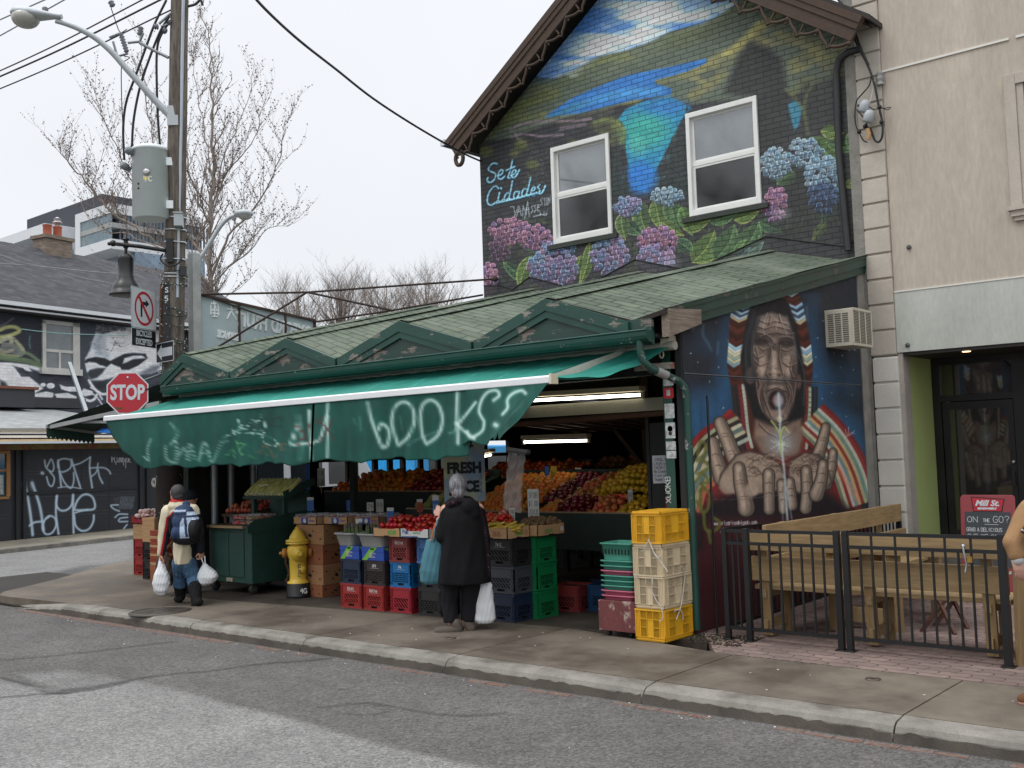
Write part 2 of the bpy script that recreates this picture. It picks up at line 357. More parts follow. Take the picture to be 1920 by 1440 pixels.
# single-stroke letters on a 4 x 6 cell (y up)
GL={'A':"0,0 2,6 4,0|.8,2 3.2,2",'B':"0,0 0,6 3,6 3.6,4.6 2.8,3.2 0,3.2|2.8,3.2 4,1.8 3,0 0,0",'C':"4,5 2.6,6 .8,5.4 0,3 .8,.6 2.6,0 4,1",'D':"0,0 0,6 2.4,6 4,4.4 4,1.6 2.4,0 0,0",
'E':"4,6 0,6 0,0 4,0|0,3 3,3",'F':"4,6 0,6 0,0|0,3 3,3",'G':"4,5 2.6,6 .8,5.4 0,3 .8,.6 2.6,0 4,1 4,2.8 2.4,2.8",'H':"0,0 0,6|4,0 4,6|0,3 4,3",'I':"2,0 2,6",'J':"3.4,6 3.4,1.2 2,0 .5,1",
'K':"0,0 0,6|4,6 0,2.6|1.4,3.6 4,0",'L':"0,6 0,0 3.6,0",'M':"0,0 .2,6 2,2.4 3.8,6 4,0",'N':"0,0 0,6 4,0 4,6",'O':"2,6 .5,5.2 0,3 .5,.8 2,0 3.5,.8 4,3 3.5,5.2 2,6",'P':"0,0 0,6 3,6 3.8,4.6 3,3 0,3",
'Q':"2,6 .5,5.2 0,3 .5,.8 2,0 3.5,.8 4,3 3.5,5.2 2,6|2.6,1.4 4,-.4",'R':"0,0 0,6 3,6 3.8,4.6 3,3 0,3|1.8,3 4,0",'S':"3.8,5.2 2.4,6 .6,5.4 .6,4 3.4,2.4 3.6,.8 2,0 .2,.8",'T':"0,6 4,6|2,6 2,0",
'U':"0,6 0,1.4 1.2,0 2.8,0 4,1.4 4,6",'V':"0,6 2,0 4,6",'W':"0,6 1,0 2,4 3,0 4,6",'X':"0,0 4,6|0,6 4,0",'Y':"0,6 2,3 4,6|2,3 2,0",'Z':"0,6 4,6 0,0 4,0",'?':"0,5 1,6 3,6 4,4.6 2.2,3 2,1.6|2,.2 2,0",
'0':"2,6 .5,5.2 0,3 .5,.8 2,0 3.5,.8 4,3 3.5,5.2 2,6",'1':"1,5 2,6 2,0",'2':"0,5 1.2,6 3,6 3.8,4.6 0,0 4,0",'3':"0,5.4 2,6 3.6,5 2,3.2 3.8,1.6 2,0 0,.8",'4':"3,0 3,6 0,2 4,2",'5':"3.8,6 .4,6 .2,3.4 2.6,3.8 3.8,2 2.4,0 .2,.6",
'6':"3.4,5.6 1.4,5 .2,2.4 1,.2 3,.2 3.8,1.8 2.4,3.2 .4,2.4",'7':"0,6 4,6 1.6,0",'8':"2,3.2 .4,4.6 2,6 3.6,4.6 2,3.2 .1,1.6 2,0 3.9,1.6 2,3.2",'9':"3.6,3.6 1.4,2.8 .2,4.4 1.6,6 3.6,5 3.6,2.4 2,0",'.':"1.6,0 2,.2",'-':"1,3 3,3",'/':"0,0 4,6",'$':"3.8,5 2,5.6 .4,4.4 3.6,2 2,.6 .2,1.2|2,6.4 2,-.4",
'a':"3.6,3.6 1.4,4 .2,2 1.2,0 3.4,1|3.6,4 3.6,0",'e':".2,2.2 3.6,2.4 2.4,4 .6,3.4 .2,1.2 1.6,0 3.6,.8",'i':"2,4 2,0|2,5.4 2,5.7",'l':"2,6 2,0",'o':"2,4 .3,3 .3,1 2,0 3.7,1 3.7,3 2,4",'r':".6,4 .6,0|.6,2.6 2,4 3.4,3.8",'n':".4,4 .4,0|.4,2.8 2,4 3.4,3 3.4,0",'t':"1.8,6 1.8,.6 3.2,0|.4,4 3.4,4",'s':"3.4,3.4 2,4 .6,3.2 3.2,1.4 2,0 .4,.6",'d':"3.6,3.4 1.6,4 .2,2 1.4,0 3.6,1|3.6,6 3.6,0",'c':"3.6,3.2 2,4 .4,2.6 .6,.6 2,0 3.6,.8",'u':".4,4 .4,1 1.8,0 3.4,1.2|3.4,4 3.4,0",'h':".4,6 .4,0|.4,2.8 2,4 3.4,3 3.4,0",'p':".4,4 .4,-2|.4,3.4 2.2,4 3.6,2 2,0 .4,.8",'g':"3.6,3.4 1.6,4 .2,2 1.4,0 3.6,1|3.6,4 3.6,-1 1.6,-2 .4,-1.2",'b':".4,6 .4,0|.4,3.4 2.2,4 3.6,2 2,0 .4,.6",'m':"0,4 0,0|0,3 1,4 2,3 2,0|2,3 3,4 4,3 4,0",'w':"0,4 1,0 2,3 3,0 4,4",'v':".4,4 2,0 3.6,4",'k':".4,6 .4,0|3.4,4 .4,1.6|1.6,2.4 3.6,0",'y':".4,4 2,0|3.6,4 1,-2"}
def letters(P,s,x,y,w,h,sw,col,adv=1.35,dx=(1,0),dy=(0,-1),a=1,soft=.5,jit=0,spl=False):
 """stroke lettering into a Paint; (x,y) baseline start, w,h cell size; dx, dy local axes (dy points up the letter)"""
 for ch in s:
  if ch in GL:
   for part in GL[ch].split('|'):
    pts=[]
    for q in part.split(' '):
     u,v=map(float,q.split(','));u=u/4*w+rnu(-jit,jit);v=v/6*h+rnu(-jit,jit)
     pts.append((x+dx[0]*u+dy[0]*v,y+dx[1]*u+dy[1]*v))
    P.stroke(pts,sw,col,a,soft,spl)
  k_=w*adv if ch!=' ' else w*.8;x+=dx[0]*k_;y+=dx[1]*k_
def strokemesh(mb,s,M,w,h,t,adv=1.35,mi=0,d=.0015):
 """flat thin letters as geometry on plane M (local x right, y up, z out)"""
 x=0
 for ch in s:
  if ch in GL:
   for part in GL[ch].split('|'):
    pts=[tuple(map(float,q.split(',')))for q in part.split(' ')];pts=[(x+a_/4*w,b_/6*h)for a_,b_ in pts]
    for(ax,ay),(bx,by)in zip(pts,pts[1:]):
     L=math.hypot(bx-ax,by-ay)+1e-9;ux,uy=(bx-ax)/L,(by-ay)/L;nx,ny=-uy*t/2,ux*t/2;ax-=ux*t*.3;ay-=uy*t*.3;bx+=ux*t*.3;by+=uy*t*.3
     mb.add([M@Vector((ax+nx,ay+ny,d)),M@Vector((ax-nx,ay-ny,d)),M@Vector((bx-nx,by-ny,d)),M@Vector((bx+nx,by+ny,d))],[(0,1,2,3)],mi);d+=2e-5
  x+=w*adv if ch!=' ' else w*.8
 return x
def plane(o,xd,yd):
 """matrix with origin o, local x along xd, y along yd, z = x cross y"""
 x=Vector(xd).normalized();y=Vector(yd).normalized();z=x.cross(y).normalized();y=z.cross(x)
 return Matrix(((x.x,y.x,z.x,o[0]),(x.y,y.y,z.y,o[1]),(x.z,y.z,z.z,o[2]),(0,0,0,1)))
def text(name,s,M,size,m,parent,width=None,align='CENTER',off=0.,ext=.001,mirror=False,shear=0,inv=True,sp=1):
 cu=bpy.data.curves.new("t",'FONT');cu.body=s;cu.size=size;cu.align_x=align;cu.align_y='CENTER';cu.offset=off;cu.extrude=ext;cu.shear=shear;cu.resolution_u=3;cu.space_character=sp
 o=bpy.data.objects.new("t",cu);COL.objects.link(o);dg=bpy.context.evaluated_depsgraph_get();me=bpy.data.meshes.new_from_object(o.evaluated_get(dg));bpy.data.objects.remove(o)
 xs=[v.co.x for v in me.vertices];k_=1 if not width else width/(max(xs)-min(xs)+1e-9)
 for v in me.vertices:
  x=v.co.x*k_*(-1 if mirror else 1);v.co=M@Vector((x,v.co.y,v.co.z+ext+.001))
 if mirror:me.flip_normals()
 o=bpy.data.objects.new(name,me);return setup(o,m,parent,inv)
# ================================================================ GROUND
def asphalt_mat():
 m,nt,b=newmat("asphalt");at=N(nt,"ShaderNodeAttribute");at.attribute_name="Col";vec=mapped(nt)
 vo=N(nt,"ShaderNodeTexVoronoi");vo.inputs["Scale"].default_value=58;nt.links.new(vec,vo.inputs["Vector"])
 v2=N(nt,"ShaderNodeTexVoronoi");v2 .inputs["Scale"].default_value=190;nt.links.new(vec,v2 .inputs["Vector"])
 g=rng_(nt,vo.outputs["Color"],0,1,.5,1.5);g2=rng_(nt,v2 .outputs["Color"],0,1,.6,1.45)
 mm=N(nt,"ShaderNodeMath");mm.operation='MULTIPLY';nt.links.new(g,mm.inputs[0]);nt.links.new(g2,mm.inputs[1])
 m3=N(nt,"ShaderNodeMath");m3 .operation='MULTIPLY';nt.links.new(mm.outputs[0],m3 .inputs[0]);nt.links.new(rng_(nt,noise(nt,vec,1.3,6),.3,.7,.86,1.12),m3 .inputs[1])
 v=N(nt,"ShaderNodeVectorMath");v.operation='SCALE';nt.links.new(at.outputs["Color"],v.inputs[0]);nt.links.new(m3 .outputs[0],v.inputs["Scale"])
 nt.links.new(v.outputs[0],b.inputs["Base Color"]);b.inputs["Roughness"].default_value=.88;b.inputs["Specular IOR Level"].default_value=.35
 nb=bumpn(nt,vo.outputs["Distance"],.5,.008);nt.links.new(bumpn(nt,noise(nt,vec,14,5),.25,.02,nb),b.inputs["Normal"]);return m
ASPH=asphalt_mat()
def concrete_mat(name,col,wetc,wet=.5,sc=1.):
 m,nt,b=newmat(name);vec=mapped(nt);n1=noise(nt,vec,.7*sc,6,.62);n2=noise(nt,vec,7,6,.7);n3=noise(nt,vec,160,3)
 c=mixc(nt,rng_(nt,n1,.52-.22*wet,.68-.22*wet,0,1),col,wetc)
 v=N(nt,"ShaderNodeVectorMath");v.operation='SCALE';nt.links.new(c,v.inputs[0])
 mm=N(nt,"ShaderNodeMath");mm.operation='MULTIPLY';nt.links.new(rng_(nt,n2,.3,.7,.86,1.1),mm.inputs[0]);nt.links.new(rng_(nt,n3,.25,.75,.7,1.28),mm.inputs[1])
 nt.links.new(mm.outputs[0],v.inputs["Scale"]);c=v.outputs[0]
 n5=noise(nt,vec,24,2,.5);c=mixc(nt,rng_(nt,n5,.7,.72,0,.45),c,tuple(x*.45 for x in col))
 nt.links.new(c,b.inputs["Base Color"]);nt.links.new(rng_(nt,n1,.45,.62,.85,.42),b.inputs["Roughness"])
 nt.links.new(bumpn(nt,n3,.25,.004,bumpn(nt,n2,.15,.01)),b.inputs["Normal"]);return m
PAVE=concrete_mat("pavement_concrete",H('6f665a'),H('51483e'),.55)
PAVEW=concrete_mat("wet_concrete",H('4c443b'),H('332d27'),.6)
KERB=concrete_mat("kerb_concrete",H('858179'),H('67635b'),.4,3)
STAIN=concrete_mat("kerb_stained",H('5d564e'),H('4a443d'),.4,3)
mb=MB();mb.quad((-400,-300,-.16),(400,-300,-.16),(400,500,-.16),(-400,500,-.16))
mk("ground",mb,mat("far_asphalt",H('7d7c7b'),.9,sc=.3,bs=20),kind='structure')
# road: one fine sheet whose paint layer holds patches, old resurfacing and cracks
RP=Paint(-120,980,2040,1560,.6,(.425,.415,.405))
n1=RP.nz(220,60,1);n2=RP.nz(40,14,2)
RP.a*=(1+.14*(n1-.5)+.12*(n2-.5))[...,None]
LC=(.575,.57,.56)
RP.poly([(-130,1290),(-20,1272),(40,1285),(95,1296),(150,1292),(245,1276),(330,1293),(420,1318),(560,1352),(700,1392),(850,1428),(1060,1475),(1400,1565),(-130,1565)],LC,.9,5)
RP.poly([(28,1262),(120,1258),(200,1266),(238,1277),(150,1291),(110,1294),(70,1280)],LC,.65,4)
RP.poly([(-130,980),(260,980),(250,1050),(160,1068),(60,1090),(0,1100),(-130,1120)],(.57,.568,.562),.9,4)
RP.poly([(0,1105),(60,1082),(150,1062),(190,1058),(160,1068),(100,1084),(40,1098),(0,1112)],(.33,.33,.33),.8,2)
for pts,w,a in[([(0,1309),(60,1303),(120,1300),(200,1290),(245,1276),(330,1263),(400,1258),(480,1246),(560,1240),(620,1234)],2.2,.75),([(0,1270),(50,1284),(90,1298),(120,1300)],5,.5),
    ([(0,1238),(80,1232),(170,1222),(240,1214),(330,1204)],2.5,.5),([(110,1297),(170,1290),(240,1278)],9,.4),([(700,1322),(730,1334),(690,1340),(640,1338)],3,.5),([(600,1328),(690,1318),(760,1330),(860,1342),(960,1336)],5,.35),
    ([(480,1200),(640,1212),(760,1215)],3,.2),([(900,1420),(1100,1400),(1300,1430)],2,.25),([(560,1180+90),(640,1290),(700,1320)],2,.3)]:
 RP.stroke([(x+rnu(-2,2),y+rnu(-1,1))for x,y in catmull(pts,4)],w*.7,(.12,.12,.12),a,1.0,False)
for i in range(60):RP.ell(rnu(0,1900),rnu(1200,1440),rnu(1,5),rnu(.5,1.5),random.choice([(.3,.3,.3),(.66,.65,.64),(.25,.25,.25)]),.6,.6)
fn=lambda U,V:np.stack([U,V,np.full_like(U,-.13)+.012*np.sin(U*.7)*np.sin(V*1.1)*(V<6.4)],1)
me,pts=grid("road",fn,np.concatenate([np.linspace(-60,-27,30),np.arange(-26.9,4,.055)]),np.concatenate([np.linspace(-14,2,14),np.arange(2.06,6.7,.045)]))
setpaint(me,RP,pts,.66);setup(bpy.data.objects.new("road",me),ASPH,kind='structure')
fn=lambda U,V:np.stack([U,V,np.full_like(U,-.131)],1)
me,pts=grid("side_street",fn,np.arange(-60,-12,.25),np.arange(6.68,60,.25));setpaint(me,RP,pts,.66);setup(bpy.data.objects.new("side_street",me),ASPH,kind='structure')
# worn red brick gutter strip along the kerb
mb=MB();x=-14.2
while x<2:
 w=rnu(.19,.23);
 if rr0()<(.96 if x<-9.5 else.55):
  yy=6.50+rnu(-.008,.008);d=rnu(.05,.085)if x>-9.5 else.1
  mb.cb((x+w/2,yy,-.131),(w-.012,d,.012),rnu(-.03,.03))
 x+=w
mk("brick_gutter",mb,mat("gutter_brick",H('6e4c40'),.9,var=.35,sc=8,bump=.5,bs=90,dirt=H('6b6660'),dirta=.8,dth=.45),kind='structure',bevel=.004)
# kerb: rounded concrete lengths with open joints
kx=[-14.75,-12.35,-10.36,-8.4,-6.46,-4.43,-2.575,-.6,1.4,3.4]
mb=MB()
for a,b_ in zip(kx,kx[1:]):
 prof=[(6.78,-.002),(6.70,-.002),(6.645,-.008),(6.61,-.03),(6.592,-.062),(6.58,-.14),(6.78,-.14)]
 ns=16;rings=[]
 for i in range(ns+1):
  t=i/ns;xx=a+.006+(b_-a-.012)*t;j=rnu(-.004,.004);ch=.02 if(i in(0,ns))else 0
  dr=max(0,min(1,(-13.2-xx)/1.5))*.10
  rings.append([(xx,y_+(j+ch*.6 if 0<q<6 else 0),z_-dr*(z_>-.1)-(ch*.5 if 0<q<5 else 0)+rnu(-.0015,.0015))for q,(y_,z_)in enumerate(prof)])
 b0=len(mb.v);mb.loft(rings,0,False)
 for fi in range(len(mb.f)):
  pass
mk("kerb",mb,[KERB],kind='structure')
mb=MB();random.seed(3)
for a,b_ in zip(kx,kx[1:]):
 ns=40;top=[(a+.006+(b_-a-.012)*i/ns)for i in range(ns+1)];v_=[]
 for xx in top:
  dr=max(0,min(1,(-13.2-xx)/1.5))*.10
  h_=-.062+rnu(-.012,.01)-dr;v_+=[(xx,6.5775+.0,-.131),(xx,6.5865+(h_+.08)*.12-.008,min(h_,-.03))]
 mb.add(v_,[(2*i,2*i+2,2*i+3,2*i+1)for i in range(ns)])
mk("kerb_grime",mb,STAIN,kind='structure')
# pavement slabs with open joints
mb=MB()
ed=[-10.36,-8.4,-6.46,-4.43,-2.575,-.6,1.4,3.4]
for a,b_ in zip(ed,ed[1:]):
 y1=8.0+(a+10.4)*.088 if a<-5 else 7.96
 y2=8.0+(b_+10.4)*.088 if b_<-5.5 else 7.96
 q=.006;ps=[(a+q,6.785),(b_-q,6.785),(b_-q,y2-q),(a+q,y1-q)];mb.prism(ps,-.1,0)
corner=[(-12.35,6.785),(-14.75,6.6),(-15.1,6.62),(-15.45,6.85),(-15.75,7.3),(-16.25,7.98),(-16.95,8.8),(-17.7,9.6),(-18.1,10.8),(-18.2,12.4),(-18.0,16),(-17,30),(-13.5,30),(-13.5,9.2),(-12.9,7.8),(-12.35,7.8)]
mb.prism([(-12.344,6.785),(-10.366,6.785),(-10.366,7.99),(-12.344,7.8)],-.1,0)
mb.prism(corner,-.1,-.002)
mk("pavement",mb,PAVE,kind='structure')
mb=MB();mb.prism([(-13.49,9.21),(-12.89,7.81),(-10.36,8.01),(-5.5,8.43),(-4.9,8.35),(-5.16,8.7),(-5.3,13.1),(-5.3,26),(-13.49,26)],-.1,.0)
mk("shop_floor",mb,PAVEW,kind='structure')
mb=MB();mb.box((-18.6,6.6,-.12),(3.4,9,-.105));mk("pavement_bed",mb,mat("joint_dirt",H('2e2a26'),.95),kind='structure')
# interlocking paver patio
m,nt,b=newmat("paver");t=N(nt,"ShaderNodeTexCoord");mp=mapped(nt,(1,1,1),(0,0,R(1)))
sp=N(nt,"ShaderNodeSeparateXYZ");nt.links.new(mp,sp.inputs[0])
def zig(src,amp,fr):
 a=N(nt,"ShaderNodeMath");a.operation='MULTIPLY';nt.links.new(src,a.inputs[0]);a.inputs[1].default_value=fr
 p_=N(nt,"ShaderNodeMath");p_.operation='PINGPONG';nt.links.new(a.outputs[0],p_.inputs[0]);p_.inputs[1].default_value=.5
 c_=N(nt,"ShaderNodeMath");c_.operation='MULTIPLY';nt.links.new(p_.outputs[0],c_.inputs[0]);c_.inputs[1].default_value=amp;return c_.outputs[0]
ax=N(nt,"ShaderNodeMath");ax.operation='ADD';nt.links.new(sp.outputs[0],ax.inputs[0]);nt.links.new(zig(sp.outputs[1],.05,8.3),ax.inputs[1])
ay=N(nt,"ShaderNodeMath");ay.operation='ADD';nt.links.new(sp.outputs[1],ay.inputs[0]);nt.links.new(zig(sp.outputs[0],.05,8.3),ay.inputs[1])
cb=N(nt,"ShaderNodeCombineXYZ");nt.links.new(ax.outputs[0],cb.inputs[0]);nt.links.new(ay.outputs[0],cb.inputs[1])
bt=N(nt,"ShaderNodeTexBrick");nt.links.new(cb.outputs[0],bt.inputs["Vector"]);bt.inputs["Scale"].default_value=1;bt.inputs["Brick Width"].default_value=.235;bt.inputs["Row Height"].default_value=.118;bt.inputs["Mortar Size"].default_value=.006
bt.inputs["Color1"].default_value=(*H('7c6962'),1);bt.inputs["Color2"].default_value=(*H('937e76'),1);bt.inputs["Mortar"].default_value=(*H('3a312d'),1)
c=mixc(nt,rng_(nt,noise(nt,mp,2.4,6),.4,.65,0,.6),bt.outputs["Color"],H('5e514c'));c=mixc(nt,rng_(nt,noise(nt,mp,160,3),.3,.7,0,.35),c,H('4c403c'))
nt.links.new(c,b.inputs["Base Color"]);b.inputs["Roughness"].default_value=.85;nt.links.new(bumpn(nt,rng_(nt,bt.outputs["Fac"],0,1,1,0),.9,.01),b.inputs["Normal"]);PAVER=m
mb=MB();mb.prism([(-5.18,8.72),(-4.88,8.36),(-4.6,7.965),(3.4,7.965),(3.4,13.2),(-5.18,13.2)],-.1,.001);mk("patio_paving",mb,PAVER,kind='structure')
# far pavement and kerb over the side street
e1=np.array([-.21,.9777,0]);nW=np.array([e1[1],-e1[0],0]);LP0=np.array([-26.5,11.65,0])
def LF(s,t,z):return tuple(LP0+e1*s+nW*t+np.array([0,0,z]))
LM=Matrix(((e1[0],nW[0],0,LP0[0]),(e1[1],nW[1],0,LP0[1]),(0,0,1,0),(0,0,0,1)))
mb=MB();mb.prism([(-14,.02),(22,.02),(22,2.15),(-14,2.15)],-.2,-.03,LM);mk("far_pavement",mb,concrete_mat("far_concrete",H('8f8878'),H('7a7468'),.3),kind='structure')
mb=MB();mb.prism([(-14,2.155),(22,2.155),(22,2.33),(-14,2.33)],-.2,-.035,LM);mk("far_kerb",mb,KERB,kind='structure')
# manhole and small drain lids
def lid(px,py,r,name,label):
 c=G(px,py);t=thing(name,label,"manhole",(c[0],c[1],.0));mb=MB();mb.lathe([(0,.002),(r,.002),(r*1.02,-.004)],40)
 mk("lid",mb,mat("cast_iron",H('4a443e'),.6,.3,var=.3,sc=12,bump=1,bs=35),t,False)
 mb=MB()
 for k_ in range(14):
  a=k_*2*PI/14;mb.bar((r*.25*cos(a),r*.25*sin(a),.004),(r*.85*cos(a+.12),r*.85*sin(a+.12),.004),.014,.004)
 mb.tube([(r*.92*cos(a),r*.92*sin(a),.003)for a in np.linspace(0,2*PI,40)],.007,5)
 mk("ribs",mb,mat("worn_iron",H('6a6259'),.45,.6),t,False);return t
lid(301,1146,.36,"manhole_cover","round cast iron manhole cover in the pavement near the kerb corner")
t=lid(1637,1274,.055,"valve_cover","small round iron valve cap in the pavement before the black patio fence")
lid(845,1197,.05,"valve_cover","small round iron cap in the pavement in front of the woman's grey shoes")
# litter
mb=MB()
for i in range(46):
 p=G(rnu(100,1900),0,0)if 0 else None
 x=rnu(-13,0);y=random.choice([rnu(6.35,6.55),rnu(6.3,6.55),rnu(3.5,6.4)]);s_=rnu(.006,.018)
 mb.cb((x,y,-.126),(s_,s_*.7,.006),rnu(0,3))
for i in range(26):mb.cb((rnu(-10,0),rnu(6.9,8),.003),(rnu(.008,.02),rnu(.006,.014),.004),rnu(0,3))
mk("litter",mb,mat("paper_scrap",H('c8c4bc'),.9),kind='stuff',label="small scraps of paper and grit scattered along the kerb")
# ================================================================ MURALS (paint on the brick house)
def c7(u,v):return(840+u/2.4,v/2.4)
def C7(l):return[c7(*p)for p in l]
U=Paint(880,-30,1640,600,1.5,(.19,.195,.205))
na=U.nz(60,40,5);nb_=U.nz(14,10,6);nc=U.nz(90,18,8);dg=(na-.5)
U.a*=(1+.35*(nb_-.5))[...,None]
# hills
U.poly(C7([(300,500),(380,350),(480,355),(600,290),(700,250),(800,225),(900,190),(1000,140),(1130,110),(1200,80),(1290,20),(1330,-40),(1900,-40),(1900,420),(1500,420),(1100,470),(900,440),(500,540),(280,620),(150,640)]),(.33,.38,.32),1,3)
tx=U.nz(26,16,9)
U.poly(C7([(300,420),(480,355),(600,290),(900,190),(1290,20),(1330,-40),(1500,-40),(1350,60),(1000,220),(700,330),(420,440),(200,560)]),(.46,.50,.32),.8,9,tx)
for p,w,c,a in[([(640,300),(720,262),(800,250)],26,(.47,.5,.25),.6),([(250,520),(350,470),(480,420)],34,(.42,.46,.2),.7),([(180,600),(280,540),(420,520)],26,(.45,.47,.2),.55),([(1060,330),(1250,250),(1380,150),(1480,60)],30,(.62,.58,.28),.75),([(1120,300),(1300,210),(1400,100)],14,(.75,.70,.36),.6),
 ([(1400,190),(1520,170),(1650,200)],44,(.55,.50,.30),.7),([(1480,100),(1600,60),(1760,120)],40,(.38,.36,.24),.7),([(1560,300),(1650,250),(1760,240)],50,(.58,.54,.28),.7),([(1700,300),(1780,330),(1830,280)],30,(.5,.42,.22),.6),([(1000,200),(1150,160),(1250,110)],40,(.33,.36,.24),.7),
 ([(1100,430),(1180,380),(1240,330)],30,(.50,.47,.26),.7),([(920,370),(1010,345),(1100,350),(1180,390)],22,(.55,.52,.28),.7),([(1080,320),(1180,300),(1280,280)],22,(.52,.48,.26),.6),([(1550,420),(1600,370),(1680,360)],26,(.42,.42,.2),.5),([(430,520),(560,500),(700,470),(860,455)],12,(.62,.60,.26),.8),([(500,560),(620,520),(740,490)],9,(.5,.48,.3),.5)]:
 U.stroke(C7(p),w/2.4*1.4,c,a,5,True,np.clip(tx*1.5,0,1))
# sky
SKYP=C7([(150,360),(380,345),(470,352),(560,318),(640,270),(700,248),(800,225),(900,190),(1000,140),(1130,110),(1200,80),(1290,20),(1340,-60),(150,-60)])
U.poly(SKYP,(.28,.52,.85),1,1.5)
cl=np.clip((U.nz(120,20,12)-.42)*5,0,1)
U.poly(SKYP,(.80,.88,.96),.85,3,cl)
U.poly(C7([(360,355),(440,250),(560,120),(640,-40),(760,-40),(640,120),(540,240),(470,350)]),(.17,.42,.78),.55,12)
for p,w in[([(560,310),(700,200),(860,140)],60),([(800,180),(950,100),(1150,60)],50),([(700,120),(860,60),(1000,20)],30),([(500,330),(600,270),(690,235)],20)]:U.stroke(C7(p),w/2.4,(.9,.94,.98),.75,7,True,np.clip(cl+.35,0,1))
U.poly(C7([(1060,60),(1180,40),(1290,0),(1330,-60),(1000,-60)]),(.36,.56,.84),.6,8)
# lakes
U.poly(C7([(430,528),(560,440),(650,400),(800,340),(1000,300),(1165,262),(1160,285),(1080,320),(930,362),(940,378),(1010,400),(1000,428),(850,448),(720,478),(600,508)]),(.13,.42,.75),1,1.5)
U.poly(C7([(560,470),(700,420),(840,390),(980,400),(960,425),(800,440),(640,470)]),(.22,.60,.85),.6,5)
U.poly(C7([(450,528),(560,470),(640,460),(560,500)]),(.2,.55,.6),.6,4)
U.poly(C7([(765,535),(800,490),(900,450),(1000,435),(1095,485),(1050,540),(1010,620),(960,720),(920,800),(885,865),(838,855),(815,760),(800,680),(802,600),(790,560)]),(.10,.50,.68),1,1.5)
U.ell(*c7(890,590),45,34,(.18,.66,.55),.75,14);U.ell(*c7(870,800),30,30,(.10,.42,.80),.9,9);U.ell(*c7(970,480),40,14,(.12,.42,.75),.8,7);U.ell(*c7(850,660),16,18,(.3,.72,.62),.5,7)
for i in range(26):
 y=rnu(450,840);x=rnu(800,1040-(y-480)*.35);U.stroke(C7([(x,y),(x+rnu(30,70),y-rnu(4,12))]),1.6,(.25,.75,.8),.35,1)
U.poly(C7([(640,560),(700,520),(760,530),(800,590),(795,640),(720,660),(680,600)]),(.42,.44,.22),.8,5,tx*1.4)
U.stroke(C7([(660,550),(740,540),(790,580),(780,640)]),6,(.5,.58,.28),.6,3)
# dark right-hand hill
U.poly(C7([(1240,420),(1310,250),(1360,190),(1430,210),(1500,260),(1530,400),(1500,720),(1400,720),(1400,440)]),(.19,.19,.19),.95,7)
U.poly(C7([(1600,380),(1700,360),(1830,330),(1860,1100),(1500,1100),(1480,760),(1560,600)]),(.20,.205,.20),.9,9)
U.poly(C7([(1530,470),(1560,450),(1595,480),(1580,560),(1560,590),(1545,540)]),(.16,.48,.60),.9,2)
for p in[[(1520,400),(1560,440),(1600,500),(1620,600)],[(1640,380),(1610,440),(1600,520)]]:U.stroke(C7(p),6,(.38,.42,.24),.6,3)
# conifers
for(cx,y0,y1,w)in[(1075,480,880,130),(1010,620,900,110),(960,760,900,60),(760,660,880,90),(800,740,880,50),(720,700,900,60)]:
 n_=15
 for i in range(n_):
  t_=i/n_;yy=y0+(y1-y0)*t_;ww=w*(.12+.88*t_)*rnu(.8,1.1)
  U.poly(C7([(cx,yy-12),(cx+ww/2,yy+24),(cx+ww*.3,yy+18),(cx-ww*.3,yy+22),(cx-ww/2,yy+28)]),(.15,.18,.18),.95,1)
  U.stroke(C7([(cx,yy),(cx+ww/2,yy+26)]),1,(.26,.33,.30),.6,.6);U.stroke(C7([(cx,yy),(cx-ww/2,yy+26)]),1,(.22,.36,.33),.6,.6)
# pale shore marks on the left
for p in[[(280,590),(330,560),(440,545),(560,540),(650,530)],[(290,620),(340,600),(420,610),(520,600)],[(300,600),(320,630),(350,640)],[(500,580),(560,570),(620,560)]]:
 for k_ in range(3):U.stroke([(x+rnu(-3,3),y+rnu(-3,3))for x,y in C7(p)],2.5,(.55,.45,.50),.55,1.5)
for u,v,r_ in[(330,650,24),(170,680,24),(560,1100-460,10),(380,740,20),(300,690,16)]:U.ell(*c7(u,v),r_/2.4*1.3,r_/2.4,(.45,.48,.2),.6,4)
for i in range(160):
 u,v=rnu(340,450),rnu(640,1000);U.ell(*c7(u,v),1.6,1.1,(.34,.42,.33),.5,.7)
# leaves
def leaf(P,m,u0,v0,u1,v1,w,c,bend=0.,hl=(.62,.78,.42)):
 n_=9;L=math.hypot(u1-u0,v1-v0);ux,uy=(u1-u0)/L,(v1-v0)/L;nx,ny=-uy,ux;mid=[];A=[];B=[]
 for i in range(n_+1):
  t_=i/n_;wd=w*sin(PI*min(1,t_**.75))*.5;b_=bend*sin(PI*t_);x=u0+(u1-u0)*t_+nx*b_;y=v0+(v1-v0)*t_+ny*b_
  mid.append(m(x,y));A.append(m(x+nx*wd,y+ny*wd));B.append(m(x-nx*wd,y-ny*wd))
 P.poly(A+B[::-1],c,.95,1.4)
 P.poly(mid+B[::-1],tuple(x*.72 for x in c),.5,1.5)
 for i in range(1,n_):
  P.stroke([mid[i],A[min(n_,i+1)]],.9,hl,.5,.7,False);P.stroke([mid[i],B[min(n_,i+1)]],.9,tuple(x*.6 for x in hl),.5,.7,False)
 P.stroke(A,1.5,hl,.85,.8,False);P.stroke(mid,1.2,hl,.7,.6,False);P.stroke(B,.9,tuple(x*.75 for x in hl),.6,.7,False)
g1=(.24,.36,.22);g2=(.30,.42,.20);g3=(.18,.28,.22);yl=(.72,.74,.32);gl=(.48,.68,.38)
